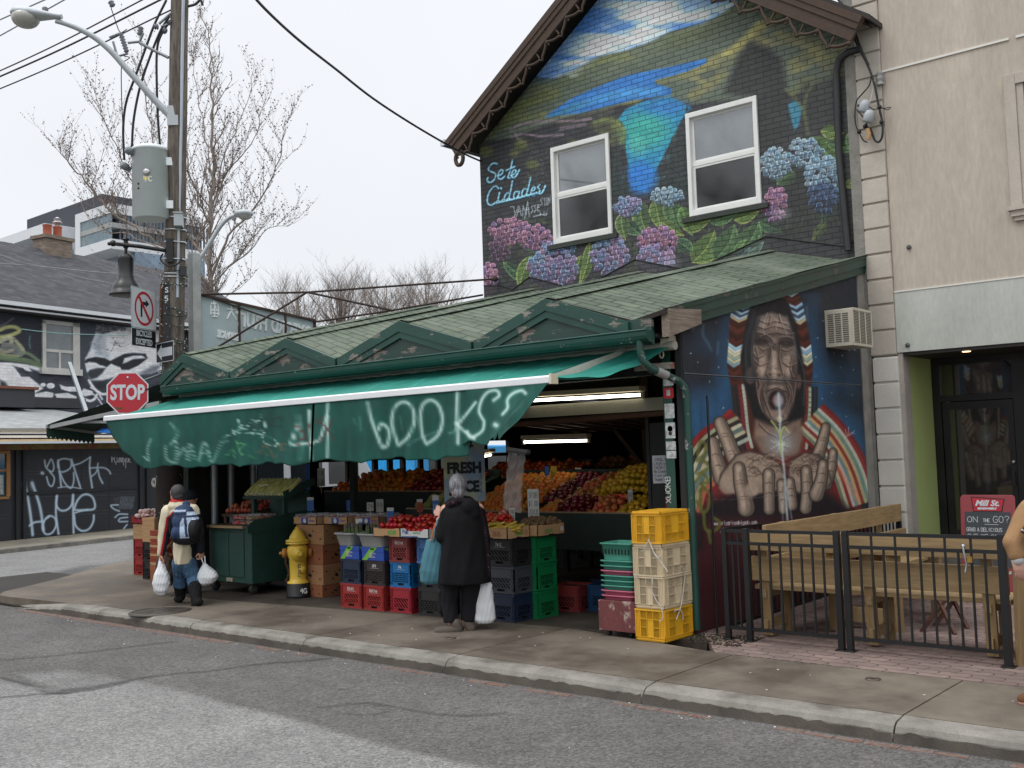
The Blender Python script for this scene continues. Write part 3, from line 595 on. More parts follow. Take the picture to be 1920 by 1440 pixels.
for a in[(330,1000,250,1150,60,g2,10,yl),(420,1120,300,1080,70,g1,8,gl),(250,1180,380,1290,50,g3,0,gl),(380,1150,320,1310,60,g2,12,yl),(480,1120,380,1180,50,g1,0,gl),(640,1090,590,1290,50,g2,-10,yl),(600,1150,560,1260,40,g1,0,yl),
  (860,900,900,1060,80,g1,10,yl),(930,900,960,1040,70,g2,0,yl),(1000,880,1040,1040,80,g1,8,gl),(800,1000,870,1060,60,g3,0,gl),(1050,930,1100,1060,70,g2,0,gl),(780,960,800,1080,60,g1,6,yl),(960,1000,1060,1060,50,g2,0,yl),
  (1100,1180,1200,1040,110,g2,14,yl),(1200,1170,1290,1010,120,g1,18,gl),(1300,1150,1400,1000,120,g1,14,gl),(1100,1130,1010,1070,60,g3,0,gl),(1060,1030,1180,990,60,g2,0,yl),(1180,1000,1300,960,60,g1,0,gl),(1290,990,1400,950,60,g2,0,yl),
  (1400,1000,1500,1040,60,g3,0,gl),(1600,630,1760,760,100,g2,-20,gl),(1680,590,1780,600,60,g2,0,yl),(1700,640,1840,680,50,g1,0,gl),(1790,840,1850,800,40,g2,0,yl),(1800,600,1830,700,40,g1,0,gl),(1560,780,1480,830,80,g1,8,gl),(1700,1000,1640,1080,40,g2,0,yl),
  (1740,900,1680,1010,50,g3,0,gl),(1400,1060,1490,1160,60,g3,0,gl),(1340,1080,1280,1180,50,g2,0,gl),(840,1180,790,1260,50,g2,0,yl),(1240,900,1260,960,40,g3,0,gl),(430,1290,330,1320,40,g2,0,yl),(240,1000,220,1080,26,g3,0,gl),(560,880,540,960,20,g3,0,gl)]:leaf(U,c7,*a)
for i in range(260):
 u,v=rnu(760,1860),rnu(900,1130)
 if 1075<u<1420 and v<990:continue
 U.stroke(C7([(u,v),(u+rnu(-30,30),v+rnu(20,60))]),rnu(1,3),random.choice([g1,g2,(.4,.5,.25),(.16,.2,.18)]),.45,1)
for i in range(90):
 u,v=rnu(170,760),rnu(980,1290);U.stroke(C7([(u,v),(u+rnu(-30,30),v+rnu(-50,50))]),rnu(1,3),random.choice([g1,g2,(.4,.5,.25)]),.5,1)
U.poly(C7([(1500,820),(1600,700),(1860,900),(1860,1120),(1450,1100)]),(.15,.16,.16),.5,12)
# hydrangeas
def flower(P,m,u,v,ru,rv,cols,n_,pr,dark=(.16,.15,.2)):
 P.ell(*m(u,v),ru/2.4*.96,rv/2.4*.96,dark,.85,4);pos=[]
 for i in range(n_*6):
  a=rnu(0,2*PI);r_=math.sqrt(rr0());x,y=u+ru*r_*cos(a),v+rv*r_*sin(a)
  if all((x-p)**2+(y-q)**2>(pr*1.45)**2 for p,q in pos):pos.append((x,y))
  if len(pos)>=n_:break
 pos.sort(key=lambda q:-q[1])
 for x,y in pos:
  X,Y=m(x,y);c=np.array(random.choice(cols));sh=.62+.38*(1-((y-v)/rv+1)/2);q=pr/2.4
  P.ell(X,Y,q,q*1.15,tuple(c*.62*sh),.95,1.0);P.ell(X+q*.1,Y-q*.2,q*.6,q*.7,tuple(c*sh*.9),.7,1)
  aa=[(X+q*cos(t_),Y-q*1.1*sin(t_))for t_ in np.linspace(-.3,PI+.4,7)]
  P.stroke(aa,1.0,tuple(np.clip(c*1.25*(.75+.25*sh)+.12,0,1)),.9,.55,False)
pk=[(.78,.50,.62),(.70,.45,.60),(.62,.45,.68)];bl=[(.50,.62,.80),(.55,.55,.80),(.45,.60,.82),(.62,.55,.75)];lb=[(.55,.72,.85),(.50,.68,.84),(.62,.76,.88)];lv=[(.60,.50,.72),(.66,.52,.68),(.52,.55,.75)]
for f_ in[(280,1040,92,55,pk,42,11),(230,1120,45,50,[(.42,.3,.42),(.5,.34,.46)],16,11),(395,1070,72,55,pk,36,11),(190,1258,36,72,pk,24,11),(810,930,62,42,bl,34,10),(985,885,72,38,lb,34,10),(1475,735,72,66,lb,48,11),(1610,690,78,66,lb,48,11),(1690,790,84,88,lb,60,12),(1690,890,66,66,[(.28,.40,.58),(.25,.35,.5)],24,13),
  (1468,915,52,80,pk,34,12),(500,1120,75,30,bl,20,11),(470,1205,108,92,bl+lv,84,12),(730,1090,60,34,bl,22,11),(728,1155,85,80,bl+lv,64,12),(945,1090,86,66,pk,58,12),(935,1170,84,58,lv,40,13)]:flower(U,c7,*f_)
for u,v in[(940,1215),(1000,1180),(880,1190),(1500,960)]:U.ell(*c7(u,v),16,9,(.72,.7,.78),.3,6)
# lettering
def script(P,pts_list,m,w,col,a=.95):
 for pts in pts_list:
  P.stroke([(x+.9,y+1.2)for x,y in[m(*q)for q in pts]],w*1.5,(.05,.12,.2),.5,1.2);P.stroke([m(*q)for q in pts],w,col,a,.7)
  P.stroke([(x-.3,y-.6)for x,y in[m(*q)for q in pts]],w*.35,(.75,.9,.98),.8,.5)
SC_=[[(222,738),(205,735),(188,748),(182,765),(200,775),(215,785),(208,808),(190,822),(176,812),(180,800)],[(224,792),(240,785),(248,770),(238,765),(228,780),(226,800),(240,806),(256,792)],[(290,722),(280,770),(270,798),(280,802)],[(262,768),(300,750)],[(283,790),(302,780),(306,768),(296,766),(288,780),(288,796),(302,798),(322,765)],
 [(228,848),(215,838),(196,850),(180,880),(178,912),(196,924),(222,905)],[(232,868),(226,900),(238,908),(250,895)],[(238,845),(240,850)],[(276,868),(262,872),(254,892),(262,902),(278,885)],[(290,815),(282,860),(276,892),(288,900)],[(316,862),(302,864),(296,884),(304,896),(318,878),(322,862),(316,888),(328,892)],[(354,850),(340,852),(332,874),(342,886),(354,870)],[(372,800),(362,845),(354,876),(366,884)],[(372,862),(386,858),(392,846),(384,842),(376,856),(374,876),(388,880),(398,866)],[(414,832),(404,842),(414,856),(406,870),(394,868)],[(398,868),(418,872),(432,852),(438,836)],[(215,915),(300,895),(400,868)]]
script(U,SC_,c7,3.2,(.32,.68,.88))
VA=[[(280,930),(296,930),(302,968)],[(318,925),(300,972)],[(308,975),(322,930),(330,972)],[(312,955),(330,950)],[(336,975),(338,925),(352,968),(356,920)],[(345,985),(358,905),(366,975)],[(352,945),(366,942)],[(384,925),(374,930),(382,945),(374,958)],[(398,920),(388,926),(396,942),(388,955)],[(400,945),(408,920),(418,922)],[(402,935),(412,932)],[(404,920),(404,950),(414,948)],[(424,890),(416,898),(424,915),(418,925)],[(426,895),(444,888)],[(436,892),(436,925)],[(446,890),(444,922)],[(450,922),(452,888),(458,912),(460,880)],[(384,975),(420,965),(440,968)],[(412,958),(418,955),(414,968),(422,966)],[(432,950),(432,968)],[(440,950),(448,948)],[(440,958),(446,962),(440,970)]]
for pts_ in VA:U.stroke(C7(pts_),1.1,(.72,.78,.82),.9,.5,False)
# painted flashing band along the shed roof
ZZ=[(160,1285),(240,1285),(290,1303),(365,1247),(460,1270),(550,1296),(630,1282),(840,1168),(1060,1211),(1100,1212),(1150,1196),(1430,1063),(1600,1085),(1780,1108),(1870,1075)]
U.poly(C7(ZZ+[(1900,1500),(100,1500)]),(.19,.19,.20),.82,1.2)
for a in[(1330,1150,1420,1090,60,(.25,.33,.28),0,(.5,.62,.55)),(1300,1170,1360,1110,40,(.22,.3,.28),0,(.4,.5,.5))]:leaf(U,c7,*a)
U.a*=(1+.16*(U.nz(5,4,31)-.5))[...,None]
# ================================================================ BRICK HOUSE
BH=thing("brick_house","gabled brick house covered by a lake and hydrangea mural above the green shop roof","house",(-8.45,13.2,0))
YB=13.17
Xl,Xr=-11.72,-5.19;ax_,az_=-8.45,9.2;ez=6.95;sl_=(az_-ez)/(ax_-Xl)
us=np.linspace(Xl,Xr,620);vs=np.linspace(3.7,az_,560)
WN=[(-10.18,-9.05,5.02,6.58),(-7.69,-6.56,5.04,6.55)]
def cut(u,v):
 k_=v>az_-abs(u-ax_)*sl_
 for a,b_,c_,d_ in WN:k_|=(u>a+.03)&(u<b_-.03)&(v>c_+.03)&(v<d_-.03)
 return k_
me,pts=grid("wall",lambda A,B:np.stack([A,np.full_like(A,YB),B],1),us,vs,cut)
g_=U.a.mean(2,keepdims=True);U.a=g_+(U.a-g_)*.78+.015;setpaint(me,U,pts,1.38);BRM=attrmat("painted_brick",.62,(.215,.0745,.006,.42),bump=.25)
setup(bpy.data.objects.new("wall",me),BRM,BH)
dkb=mat("dark_brick",H('33302f'),.85)
mb=MB();mb.prism([(Xl,3.5),(Xr,3.5),(Xr,ez),(ax_,az_),(Xl,ez)],0,10,plane((0,YB+.02,0),(1,0,0),(0,0,1)))
# body behind the painted face, with deep window recesses left open by panes in front
mk_b=MB()
for(a,b_)in((Xl,Xl+.25),(Xr-.25,Xr)):mk_b.box((a,YB+.01,2.9),(b_,23,6.9))
mk_b.box((Xl+.26,22.8,2.9),(Xr-.26,23,6.9));mk_b.box((Xl+.26,YB+.3,6.6),(Xr-.26,22.7,6.8))
mk("side_walls",mk_b,mat("side_brick",H('4c4541'),.85,var=.3),BH)
for i,(a,b_,c_,d_)in enumerate(WN):
 fr=MB();d0,d1=YB-.035,YB+.09;f1=.062
 fr.box((a,d0,c_),(a+f1,d1,d_));fr.box((b_-f1,d0,c_),(b_,d1,d_));fr.box((a+f1,d0,c_),(b_-f1,d1,c_+.085));fr.box((a+f1,d0,d_-.075),(b_-f1,d1,d_))
 mz=(c_+d_)/2;W_=mk("window",fr,mat("white_vinyl",H('e4e4e0'),.45,var=.06,bump=.03),BH,bevel=.006)
 s_=MB();x0,x1=a+f1,b_-f1
 s_.box((x0,YB+.012,mz-.03),(x1,YB+.07,mz+.03))
 for(zz0,zz1,yo)in((c_+.085,mz-.03,.02),(mz+.03,d_-.075,.035)):
  s_.box((x0,YB+yo,zz0),(x0+.038,YB+yo+.03,zz1));s_.box((x1-.038,YB+yo,zz0),(x1,YB+yo+.03,zz1));s_.box((x0+.038,YB+yo,zz0),(x1-.038,YB+yo+.03,zz0+.032));s_.box((x0+.038,YB+yo,zz1-.032),(x1-.038,YB+yo+.03,zz1))
 mk("sash",s_,mat("white_vinyl",H('e4e4e0')),W_,bevel=.003)
 p_=MB();p_.box((x0+.03,YB+.045,mz),(x1-.03,YB+.05,d_-.08));mk("upper_pane",p_,mat("pale_blind_glass",H('767d81'),.05,var=.08,bump=0,ior=2.4),W_)
 p_=MB();p_.box((x0+.03,YB+.035,c_+.09),(x1-.03,YB+.04,mz));mk("lower_pane",p_,mat("dark_screen_glass",H('232628'),.07,var=.3,sc=4,bump=.01,ior=2.1),W_)
 lg=MB();lg.box((a-.12,YB-.05,c_-.075),(b_+.1,YB+.0,c_-.005));mk("sill",lg,mat("painted_sill",H('3a3f3a'),.8,var=.3),W_)
# roof and carved bargeboards
RO=MB();ov=.42;zt=.08
for sgn,ex in((-1,-12.15),(1,-4.78)):
 zz=az_+.30-abs(ex-ax_)*sl_
 RO.prism([(ax_,az_+.30),(ex,zz),(ex,zz+.07),(ax_,az_+.39)],0,10.4,plane((0,YB-ov,0),(1,0,0),(0,0,1)).copy()@Matrix.Scale(-1,4,(0,0,1))if 0 else Matrix(((1,0,0,0),(0,0,1,YB-ov),(0,1,0,0),(0,0,0,1))))
mk("roof",RO,mat("dark_shingle",H('3c3836'),.9,var=.3,sc=6,bump=.6,bs=40),BH)
BAM=mat("weathered_brown_wood",H('4a3a2f'),.8,var=.35,sc=4,stretch=(3,3,3),bump=.4,bs=30,dirt=H('7a6a5c'),dirta=.5,dth=.6)
for sgn,ex in((-1,-12.05),(1,-4.86)):
 bb=MB();zz=az_+.28-abs(ex-ax_)*sl_;n_=16;up_=[];lo=[]
 p0=Vector((ax_,YB-ov-.01,az_+.28));p1=Vector((ex,YB-ov-.01,zz));d_=(p1-p0);L=d_.length;d_.normalize();dn=Vector((d_.z*1,0,-d_.x))if sgn<0 else Vector((-d_.z,0,d_.x))
 dn=Vector((0,0,-1))-d_*(-d_.z);dn.normalize()
 def PP(t_,w_,y_=0):q=p0+d_*t_+dn*w_;return(q.x,q.y+y_,q.z)
 def board(w0,w1,y0,y1,t0=0,t1=L):
  bb.add([PP(t0,w0,y0),PP(t1,w0,y0),PP(t1,w1,y0),PP(t0,w1,y0),PP(t0,w0,y1),PP(t1,w0,y1),PP(t1,w1,y1),PP(t0,w1,y1)],[(0,3,2,1),(4,5,6,7),(0,1,5,4),(1,2,6,5),(2,3,7,6),(3,0,4,7)])
 board(-.02,.07,-.05,.06);board(.07,.15,-.035,.04);board(.15,.27,-.015,.04);board(.27,.30,-.025,.03)
 bo=mk("bargeboard",bb,BAM,BH)
# scroll trim: swagged ribs hanging under the board
 tr=MB();nsw=9;sw=L/nsw
 for i in range(nsw):
  t0_=i*sw;pts_=[PP(t0_+sw*q,.28+.02+.14*sin(PI*q)**.8+(.05 if.42<q<.5 else 0),.0)for q in np.linspace(.02,.98,12)]
  tr.tube(pts_,.022,6);tr.tube([PP(t0_+sw*.5,.28),PP(t0_+sw*.5,.42)],.016,5);tr.sph(PP(t0_+sw*.98,.33,0),.035,8,6);tr.sph(PP(t0_+sw*.98,.385,0),.02,8,6)
 if sgn<0:
  c_=PP(L-.02,.42,0);tr.tube([(c_[0]+.085*cos(a),c_[1],c_[2]+.11*sin(a))for a in np.linspace(0,2*PI,18)],.035,7)
 mk("scroll_trim",tr,BAM,bo)
gu=MB();gu.box((-12.22,YB-ov-.02,ez+.02),(-12.12,YB+9,ez+.12));mk("eaves_gutter",gu,mat("white_metal",H('d5d8da'),.4,.1,var=.05),BH)
# soffit under the verge so the underside reads as timber
sf=MB()
for sgn,ex in((-1,-12.02),(1,-4.9)):
 zz=az_+.26-abs(ex-ax_)*sl_;sf.add([(ax_,YB-ov+.03,az_+.26),(ex,YB-ov+.03,zz),(ex,YB,zz),(ax_,YB,az_+.26)],[(0,1,2,3)])
mk("soffit",sf,BAM,BH)
dp=MB();X0=-5.52
dp.tube([FY(1612,92,YB-.06),FY(1590,98,YB-.06),FY(1573,112,YB-.06),FY(1568,135,YB-.06),FY(1573,290,YB-.06),FY(1590,470,YB-.06)],.045,10)
mk("downpipe",dp,mat("black_pipe",H('2c2d2e'),.5,var=.3),BH)
zb=MB();zb.tube([FY(*c7(*q),YB-.006)for q in ZZ],.008,5);mk("flashing_edge",zb,mat("black_tar",H('1c1c1c'),.6),BH)
# ================================================================ SHOP (corner fruit shop under the folded green roof)
SH=thing("fruit_shop","single storey open-fronted fruit shop with folded green shingle roof and four small gables","shop",(-9.4,9,0))
RX=[(-13.6,2.99),(-13.0,3.27),(-11.88,2.95),(-10.68,3.27),(-9.71,2.95),(-8.62,3.27),(-7.5,2.95),(-6.5,3.27),(-5.5,2.95),(-5.13,3.02)]
WX={-13.6:4.12,-13.0:4.37,-11.88:4.12,-10.68:4.37,-9.71:4.12,-8.62:4.37,-7.5:4.12,-6.5:4.37,-5.5:4.11,-5.13:4.12}
m,nt,b=newmat("green_shingle");t=N(nt,"ShaderNodeTexCoord");bt=N(nt,"ShaderNodeTexBrick")
sp=N(nt,"ShaderNodeSeparateXYZ");nt.links.new(t.outputs["Object"],sp.inputs[0]);wv=noise(nt,t.outputs["Object"],2.5,3);a1=N(nt,"ShaderNodeMath");a1 .operation='MULTIPLY_ADD';nt.links.new(wv,a1 .inputs[0]);a1 .inputs[1].default_value=.035;nt.links.new(sp.outputs[1],a1 .inputs[2])
cb=N(nt,"ShaderNodeCombineXYZ");nt.links.new(sp.outputs[0],cb.inputs[0]);nt.links.new(a1 .outputs[0],cb.inputs[1]);nt.links.new(cb.outputs[0],bt.inputs["Vector"])
bt.inputs["Scale"].default_value=1;bt.inputs["Brick Width"].default_value=.31;bt.inputs["Row Height"].default_value=.132;bt.inputs["Mortar Size"].default_value=.011;bt.inputs["Mortar Smooth"].default_value=.1
bt.inputs["Color1"].default_value=(*H('4d5a4a'),1);bt.inputs["Color2"].default_value=(*H('5f6b58'),1);bt.inputs["Mortar"].default_value=(*H('23261f'),1);bt.offset_frequency=2
c=mixc(nt,rng_(nt,noise(nt,t.outputs["Object"],260,2),.3,.7,0,.4),bt.outputs["Color"],H('3e4a3e'));c=mixc(nt,rng_(nt,noise(nt,t.outputs["Object"],1.1,5),.45,.7,0,.4),c,H('8c9182'))
nt.links.new(c,b.inputs["Base Color"]);b.inputs["Roughness"].default_value=.92;nt.links.new(bumpn(nt,rng_(nt,bt.outputs["Fac"],0,1,1,0),1,.012),b.inputs["Normal"]);GSH=m
ro=MB();n_=14;vv=[];random.seed(5)
ys=np.linspace(8.27,YB,n_+1)
for(x_,z0_)in RX:
 for k_,y_ in enumerate(ys):
  t_=k_/n_;vv.append((x_,y_,z0_+(WX[x_]-z0_)*t_+(rnu(-.008,.008)if 0<k_<n_ else 0)-(.05*(1-t_)**12 if x_ in(-11.88,-9.71,-7.5)else 0)))
m_=n_+1;ff=[(i*m_+k_,(i+1)*m_+k_,(i+1)*m_+k_+1,i*m_+k_+1)for i in range(len(RX)-1)for k_ in range(n_)]
ro.add(vv,ff);ro.add([(a,b_,c_-.045)for a,b_,c_ in vv],[tuple(reversed(f))for f in ff],1)
k0=[i*m_ for i in range(len(RX))];ro.add([vv[i]for i in k0]+[(vv[i][0],vv[i][1],vv[i][2]-.045)for i in k0],[(i,i+len(RX),i+1+len(RX),i+1)for i in range(len(RX)-1)],1)
rfo=mk("roof",ro,[GSH,mat("roof_edge",H('2b2520'),.9)],SH)
rc=MB()
for rx_ in(-13.0,-10.68,-8.62,-6.5):
 rc.add([(rx_-.11,8.26,3.255),(rx_,8.26,3.285),(rx_+.11,8.26,3.255),(rx_-.11,YB-.01,4.36),(rx_,YB-.01,4.385),(rx_+.11,YB-.01,4.36)],[(0,1,4,3),(1,2,5,4)])
mk("ridge_cap",rc,GSH,rfo)
def peel(name,g,w_,th=.56,sc=3.0,stretch=(1,1,2.5)):
 if name in MC:return MC[name]
 m,nt,b=newmat(name);vec=mapped(nt,stretch);n1=noise(nt,vec,sc,9,.72);n2=noise(nt,vec,30,4)
 wc=mixc(nt,rng_(nt,noise(nt,mapped(nt,(1,8,14)),6,5),.35,.65,0,1),w_,tuple(x*.45 for x in w_))
 gc=mixc(nt,rng_(nt,noise(nt,vec,1.6,5),.35,.65,0,.55),g,tuple(x*.5 for x in g))
 f_=rng_(nt,n1,th,th+.015,0,1);c=mixc(nt,f_,gc,wc);c=mixc(nt,rng_(nt,n1,th-.02,th-.005,0,.5),c,tuple(min(1,x*2.4)for x in g))if 0 else c
 nt.links.new(c,b.inputs["Base Color"]);nt.links.new(rng_(nt,f_,0,1,.42,.9),b.inputs["Roughness"])
 nt.links.new(bumpn(nt,rng_(nt,f_,0,1,1,0),.6,.004,bumpn(nt,n2,.15,.004)),b.inputs["Normal"]);MC[name]=m;return m
PG=peel("peeling_green_paint",H('1c463c'),H('8e8880'),.585)
PG2=peel("flaking_green_board",H('213f36'),H('847c74'),.55)
DG=mat("dark_green_paint",H('17362d'),.55,var=.3,dirt=H('8f958c'),dirta=.35,dth=.72)
GB=[(-13.58,-13.0,-11.9,3.0),(-11.86,-10.68,-9.73,2.95),(-9.69,-8.62,-7.52,2.95),(-7.48,-6.5,-5.52,2.95)]
for(a,pk_,b_,zl)in GB:
 zr=2.95;g=MB();Mg=Matrix(((1,0,0,0),(0,0,1,8.262),(0,1,0,0),(0,0,0,1)))
# stepped rake boards
 for w0,w1,y0,y1 in((-.012,.10,-.045,-.02),(.10,.17,-.03,-.012)):
  for(xa,za,xb,zb_)in((a,zl-.03,pk_,3.255),(pk_,3.255,b_,zr-.03)):
   dx,dz=xb-xa,zb_-za;L=math.hypot(dx,dz);nx,nz=dz/L,-dx/L
   if nz>0:nx,nz=-nx,-nz
   g.add([(xa,8.262+y0,za-w0*1.05),(xb,8.262+y0,zb_-w0*1.05),(xb,8.262+y0,zb_-w1*1.05),(xa,8.262+y0,za-w1*1.05),(xa,8.262+y1+.03,za-w0*1.05),(xb,8.262+y1+.03,zb_-w0*1.05),(xb,8.262+y1+.03,zb_-w1*1.05),(xa,8.262+y1+.03,za-w1*1.05)],[(0,1,2,3),(4,7,6,5),(0,4,5,1),(1,5,6,2),(2,6,7,3),(3,7,4,0)])
 go=mk("gable",g,PG,SH)
 g2=MB();g2 .add([(a+.15,8.262,2.82),(b_-.15,8.262,2.82),(b_-.15,8.262,zr-.05),(pk_,8.262,3.10),(a+.15,8.262,zl-.05)],[(0,1,2,3,4)]);g2 .add([(a,8.268,2.80),(b_,8.268,2.80),(b_,8.268,zr-.03),(pk_,8.268,3.23),(a,8.268,zl-.03)],[(0,1,2,3,4)])
 mk("gable_panel",g2,PG2,go)
mb=MB();mb.box((-13.56,8.25,2.70),(-5.28,8.29,2.95));mb.box((-13.5,8.22,2.805),(-5.35,8.25,2.845));mk("fascia",mb,PG2,SH)
gt=MB();prof=[(8.245,2.82),(8.12,2.825),(8.105,2.81),(8.11,2.775),(8.125,2.745),(8.16,2.72),(8.245,2.715)]
rings=[[(x_,y_,z_)for y_,z_ in prof]for x_ in np.linspace(-13.36,-5.25,30)];gt.loft(rings,0,False)
gt.tube([(x_,8.108,2.826)for x_ in(-13.36,-5.25)],.009,6)
mk("gutter",gt,peel("scuffed_green_gutter",H('1b473d'),H('9aa39c'),.64,5,(1,1,1)),SH)
so_=MB();so_.box((-13.7,8.29,2.77),(-5.25,9.3,2.80));mk("soffit",so_,mat("black_green",H('101a17'),.8),SH)
# corner post, posts, header
ps=MB()
ps.box((-5.42,8.62,0),(-5.27,8.76,2.86));po=mk("corner_post",ps,peel("post_green",H('1f4a3d'),H('b0b5b0'),.70,6,(1,1,1)),SH)
hd=MB();hd.box((-13.7,8.66,2.45),(-5.43,8.78,2.77));mk("header_beam",hd,mat("black_green",H('101a17'),.8),SH)
mk("post",MB().box((-13.66,8.64,0),(-13.54,8.76,2.45)),mat("black_green",H('101a17'),.8),SH);mk("post",MB().box((-11.0,9.5,0),(-10.92,9.58,2.6)),mat("black_green",H('101a17'),.8),SH)
# stickers on the post
stk=MB();smm=[mat("sticker_white",H('c9ccca'),.5,var=.5,sc=30,bump=0),mat("sticker_red",H('b3202c'),.4,bump=0),mat("sticker_black",H('1c1c1e'),.5,bump=0)]
for(z0,z1,mi)in[(2.33,2.40,0),(2.21,2.31,1),(2.02,2.16,0),(1.83,1.98,0),(1.72,1.80,0),(1.64,1.71,0)]:stk.box((-5.405,8.614,z0),(-5.30,8.62,z1),mi)
stk.box((-5.375,8.612,2.235),(-5.335,8.6145,2.29),0);stk.lathe([(0,.0),(.028,.0)],12,(-5.353,8.612,1.92),MR(R(90),4,'X'),2);stk.box((-5.37,8.611,1.86),(-5.335,8.613,1.89),2)
strokemesh(stk,"XUOKB",plane((-5.378,8.617,1.22),(0,0,1),(-1,0,0)),.04,.055,.008,1.3,0)
strokemesh(stk,"AIT",plane((-5.375,8.617,1.02),(0,0,1),(-1,0,0)),.03,.04,.007,1.3,0)
mk("stickers",stk,smm,po)
# downpipe from the gutter to the corner
dp=MB();PPx=[(-5.34,8.17,2.72),(-5.34,8.17,2.62),(-5.33,8.18,2.545),(-5.27,8.24,2.49)]
P1=FY(1213,683,8.22);P2=FY(1278,718,8.55);P3=FY(1286,745,8.58)
pts_=[FY(1200,632,8.17),FY(1200,655,8.17),FY(1205,676,8.18),FY(1222,692,8.24),FY(1248,703,8.4),FY(1272,714,8.54),FY(1283,726,8.6)]
xq,yq=pts_[-1][0],pts_[-1][1];pts_+=[(xq+.01,yq+.015,pts_[-1][2]-.08),(xq+.012,yq+.02,1.6),(xq+.012,yq+.02,.05)]
dp.tube(pts_,.036,12);dpo=mk("downpipe",dp,peel("scuffed_green_pipe",H('1c473d'),H('a5aaa6'),.59,4,(1,1,1)),SH)
tp=MB();a,b_=Vector(pts_[3]),Vector(pts_[4]);tp.tube([a.lerp(b_,.35),a.lerp(b_,.7),a.lerp(b_,1.1)],[.040,.043,.041],12);mk("tape_wrap",tp,mat("grey_tape",H('8f8f8c'),.6),dpo)
# painted side wall
def c8(u,v):return(1240+u/2.7175,480+v/2.7175)
def C8(l):return[c8(*p)for p in l]
V=Paint(1230,470,1680,1220,1.8,(.10,.14,.19))
nA=V.nz(70,50,41);nB=V.nz(9,9,42);V.a*=(1+.5*(nA-.5)+.2*(nB-.5))[...,None]
V.poly(C8([(0,250),(0,640),(230,640),(330,560),(340,260),(980,100),(1010,520),(800,500),(760,300),(640,150)]),(.13,.13,.16),.75,22)
for u,v,ru,rv,a in[(210,800,90,110,.75),(310,720,50,150,.6),(340,560,26,200,.7),(800,700,60,190,.65),(870,860,110,90,.75),(770,480,26,200,.7),(980,980,70,120,.7),(180,900,60,60,.6),(650,130,90,50,.5),(250,450,90,60,.25),(920,640,80,100,.35)]:V.ell(*c8(u,v),ru/2.7,rv/2.7,(.14,.36,.55),a,16)
for p in[[(215,350),(212,400),(240,450),(255,480)],[(180,300),(160,380)],[(290,440),(285,500)],[(740,260),(745,330)]]:V.stroke(C8(p),3,(.35,.5,.62),.5,3)
for i in range(30):V.ell(*c8(random.choice([rnu(150,350),rnu(780,990)]),rnu(330,840)),rnu(.6,1.6),rnu(.6,1.6),(.7,.8,.86),.8,.6)
# cloak and hood
V.poly(C8([(150,960),(200,900),(280,850),(390,770),(480,820),(720,830),(790,790),(880,870),(960,950),(1000,1060),(1020,1200),(1020,1330),(150,1400)]),(.42,.13,.13),1,2)
V.poly(C8([(360,262),(470,190),(620,165),(700,200),(742,380),(770,560),(762,660),(778,800),(750,950),(690,1000),(480,1000),(430,960),(385,800),(352,640),(338,520),(345,400)]),(.30,.13,.09),1,2)
HB=[(.12,.12,.13),(.62,.72,.78),(.36,.50,.62),(.75,.72,.60),(.45,.2,.12),(.55,.18,.14),(.66,.70,.60)]
def band(P,m,cpts,w,cols,a=.92,sf=.9):
 """parallel coloured stripes following a path"""
 n_=len(cols);pts=catmull(cpts,5);k2=1 if w<101 else 0;pts=pts[k2:len(pts)-k2]
 for i,c in enumerate(cols):
  o=(i/(n_-1)-.5)*w if n_>1 else 0;q=[]
  for j,(x,y)in enumerate(pts):
   x2,y2=pts[min(j+1,len(pts)-1)];x1,y1=pts[max(j-1,0)];L=math.hypot(x2-x1,y2-y1)+1e-6;q.append(m(x-(y2-y1)/L*o,y+(x2-x1)/L*o))
  P.stroke(q,w/n_*1.15/2.7,c,a,sf,False)
def strips(outer,inner,bins,sag):
 ov,ou=zip(*outer);iv,iu=zip(*inner)
 for v0,v1,c in bins:
  for w0,w1,k_ in((v0,v1,1.),(v0+(v1-v0)*.15,v0+(v1-v0)*.5,1.3)):
   f=lambda v:[(np.interp(v,ov,ou),v),((np.interp(v,ov,ou)+np.interp(v,iv,iu))/2,v+sag),(np.interp(v,iv,iu),v+sag*.3)]
   V.poly(C8(f(w0)+f(w1)[::-1]),tuple(min(1,x*k_)for x in c),.92*(1 if k_==1 else.5),.9)
def bins(v0,v1,cols):d=(v1-v0)/len(cols);return[(v0+i*d,v0+(i+1)*d,c)for i,c in enumerate(cols)]
bw=[(.50,.66,.78),(.12,.20,.30),(.56,.72,.82),(.18,.28,.40),(.62,.74,.80),(.70,.64,.46)];rr_=[(.24,.09,.06),(.34,.14,.09),(.20,.08,.05),(.30,.11,.07)]
strips([(235,378),(300,352),(400,346),(500,338),(560,334),(640,350)],[(235,462),(300,440),(400,424),(500,406),(560,398),(640,402)],bins(238,315,bw)+bins(315,440,rr_)+bins(440,545,[(.55,.75,.85),(.80,.84,.80),(.82,.80,.62),(.55,.66,.60),(.74,.74,.58),(.44,.60,.66)])+bins(545,640,rr_),26)
strips([(120,640),(170,690),(250,722),(350,742),(450,762),(550,772),(640,768)],[(120,600),(170,625),(250,655),(350,682),(450,706),(550,720),(640,730)],bins(125,190,bw[:5])+bins(190,235,rr_)+bins(235,330,bw)+bins(330,450,rr_)+bins(450,540,[(.74,.82,.86),(.46,.66,.78),(.82,.82,.66),(.56,.64,.58),(.74,.74,.58)])+bins(540,640,rr_),22)
for(path,cols,w)in[([(385,640),(400,760),(415,900),(440,1000)],[(.70,.75,.68),(.5,.12,.12),(.10,.12,.13),(.14,.14,.15)],56),([(765,650),(765,760),(755,900),(745,1000)],[(.14,.14,.15),(.12,.13,.14),(.68,.74,.62),(.5,.14,.12)],50)]:band(V,c8,path,w,cols)
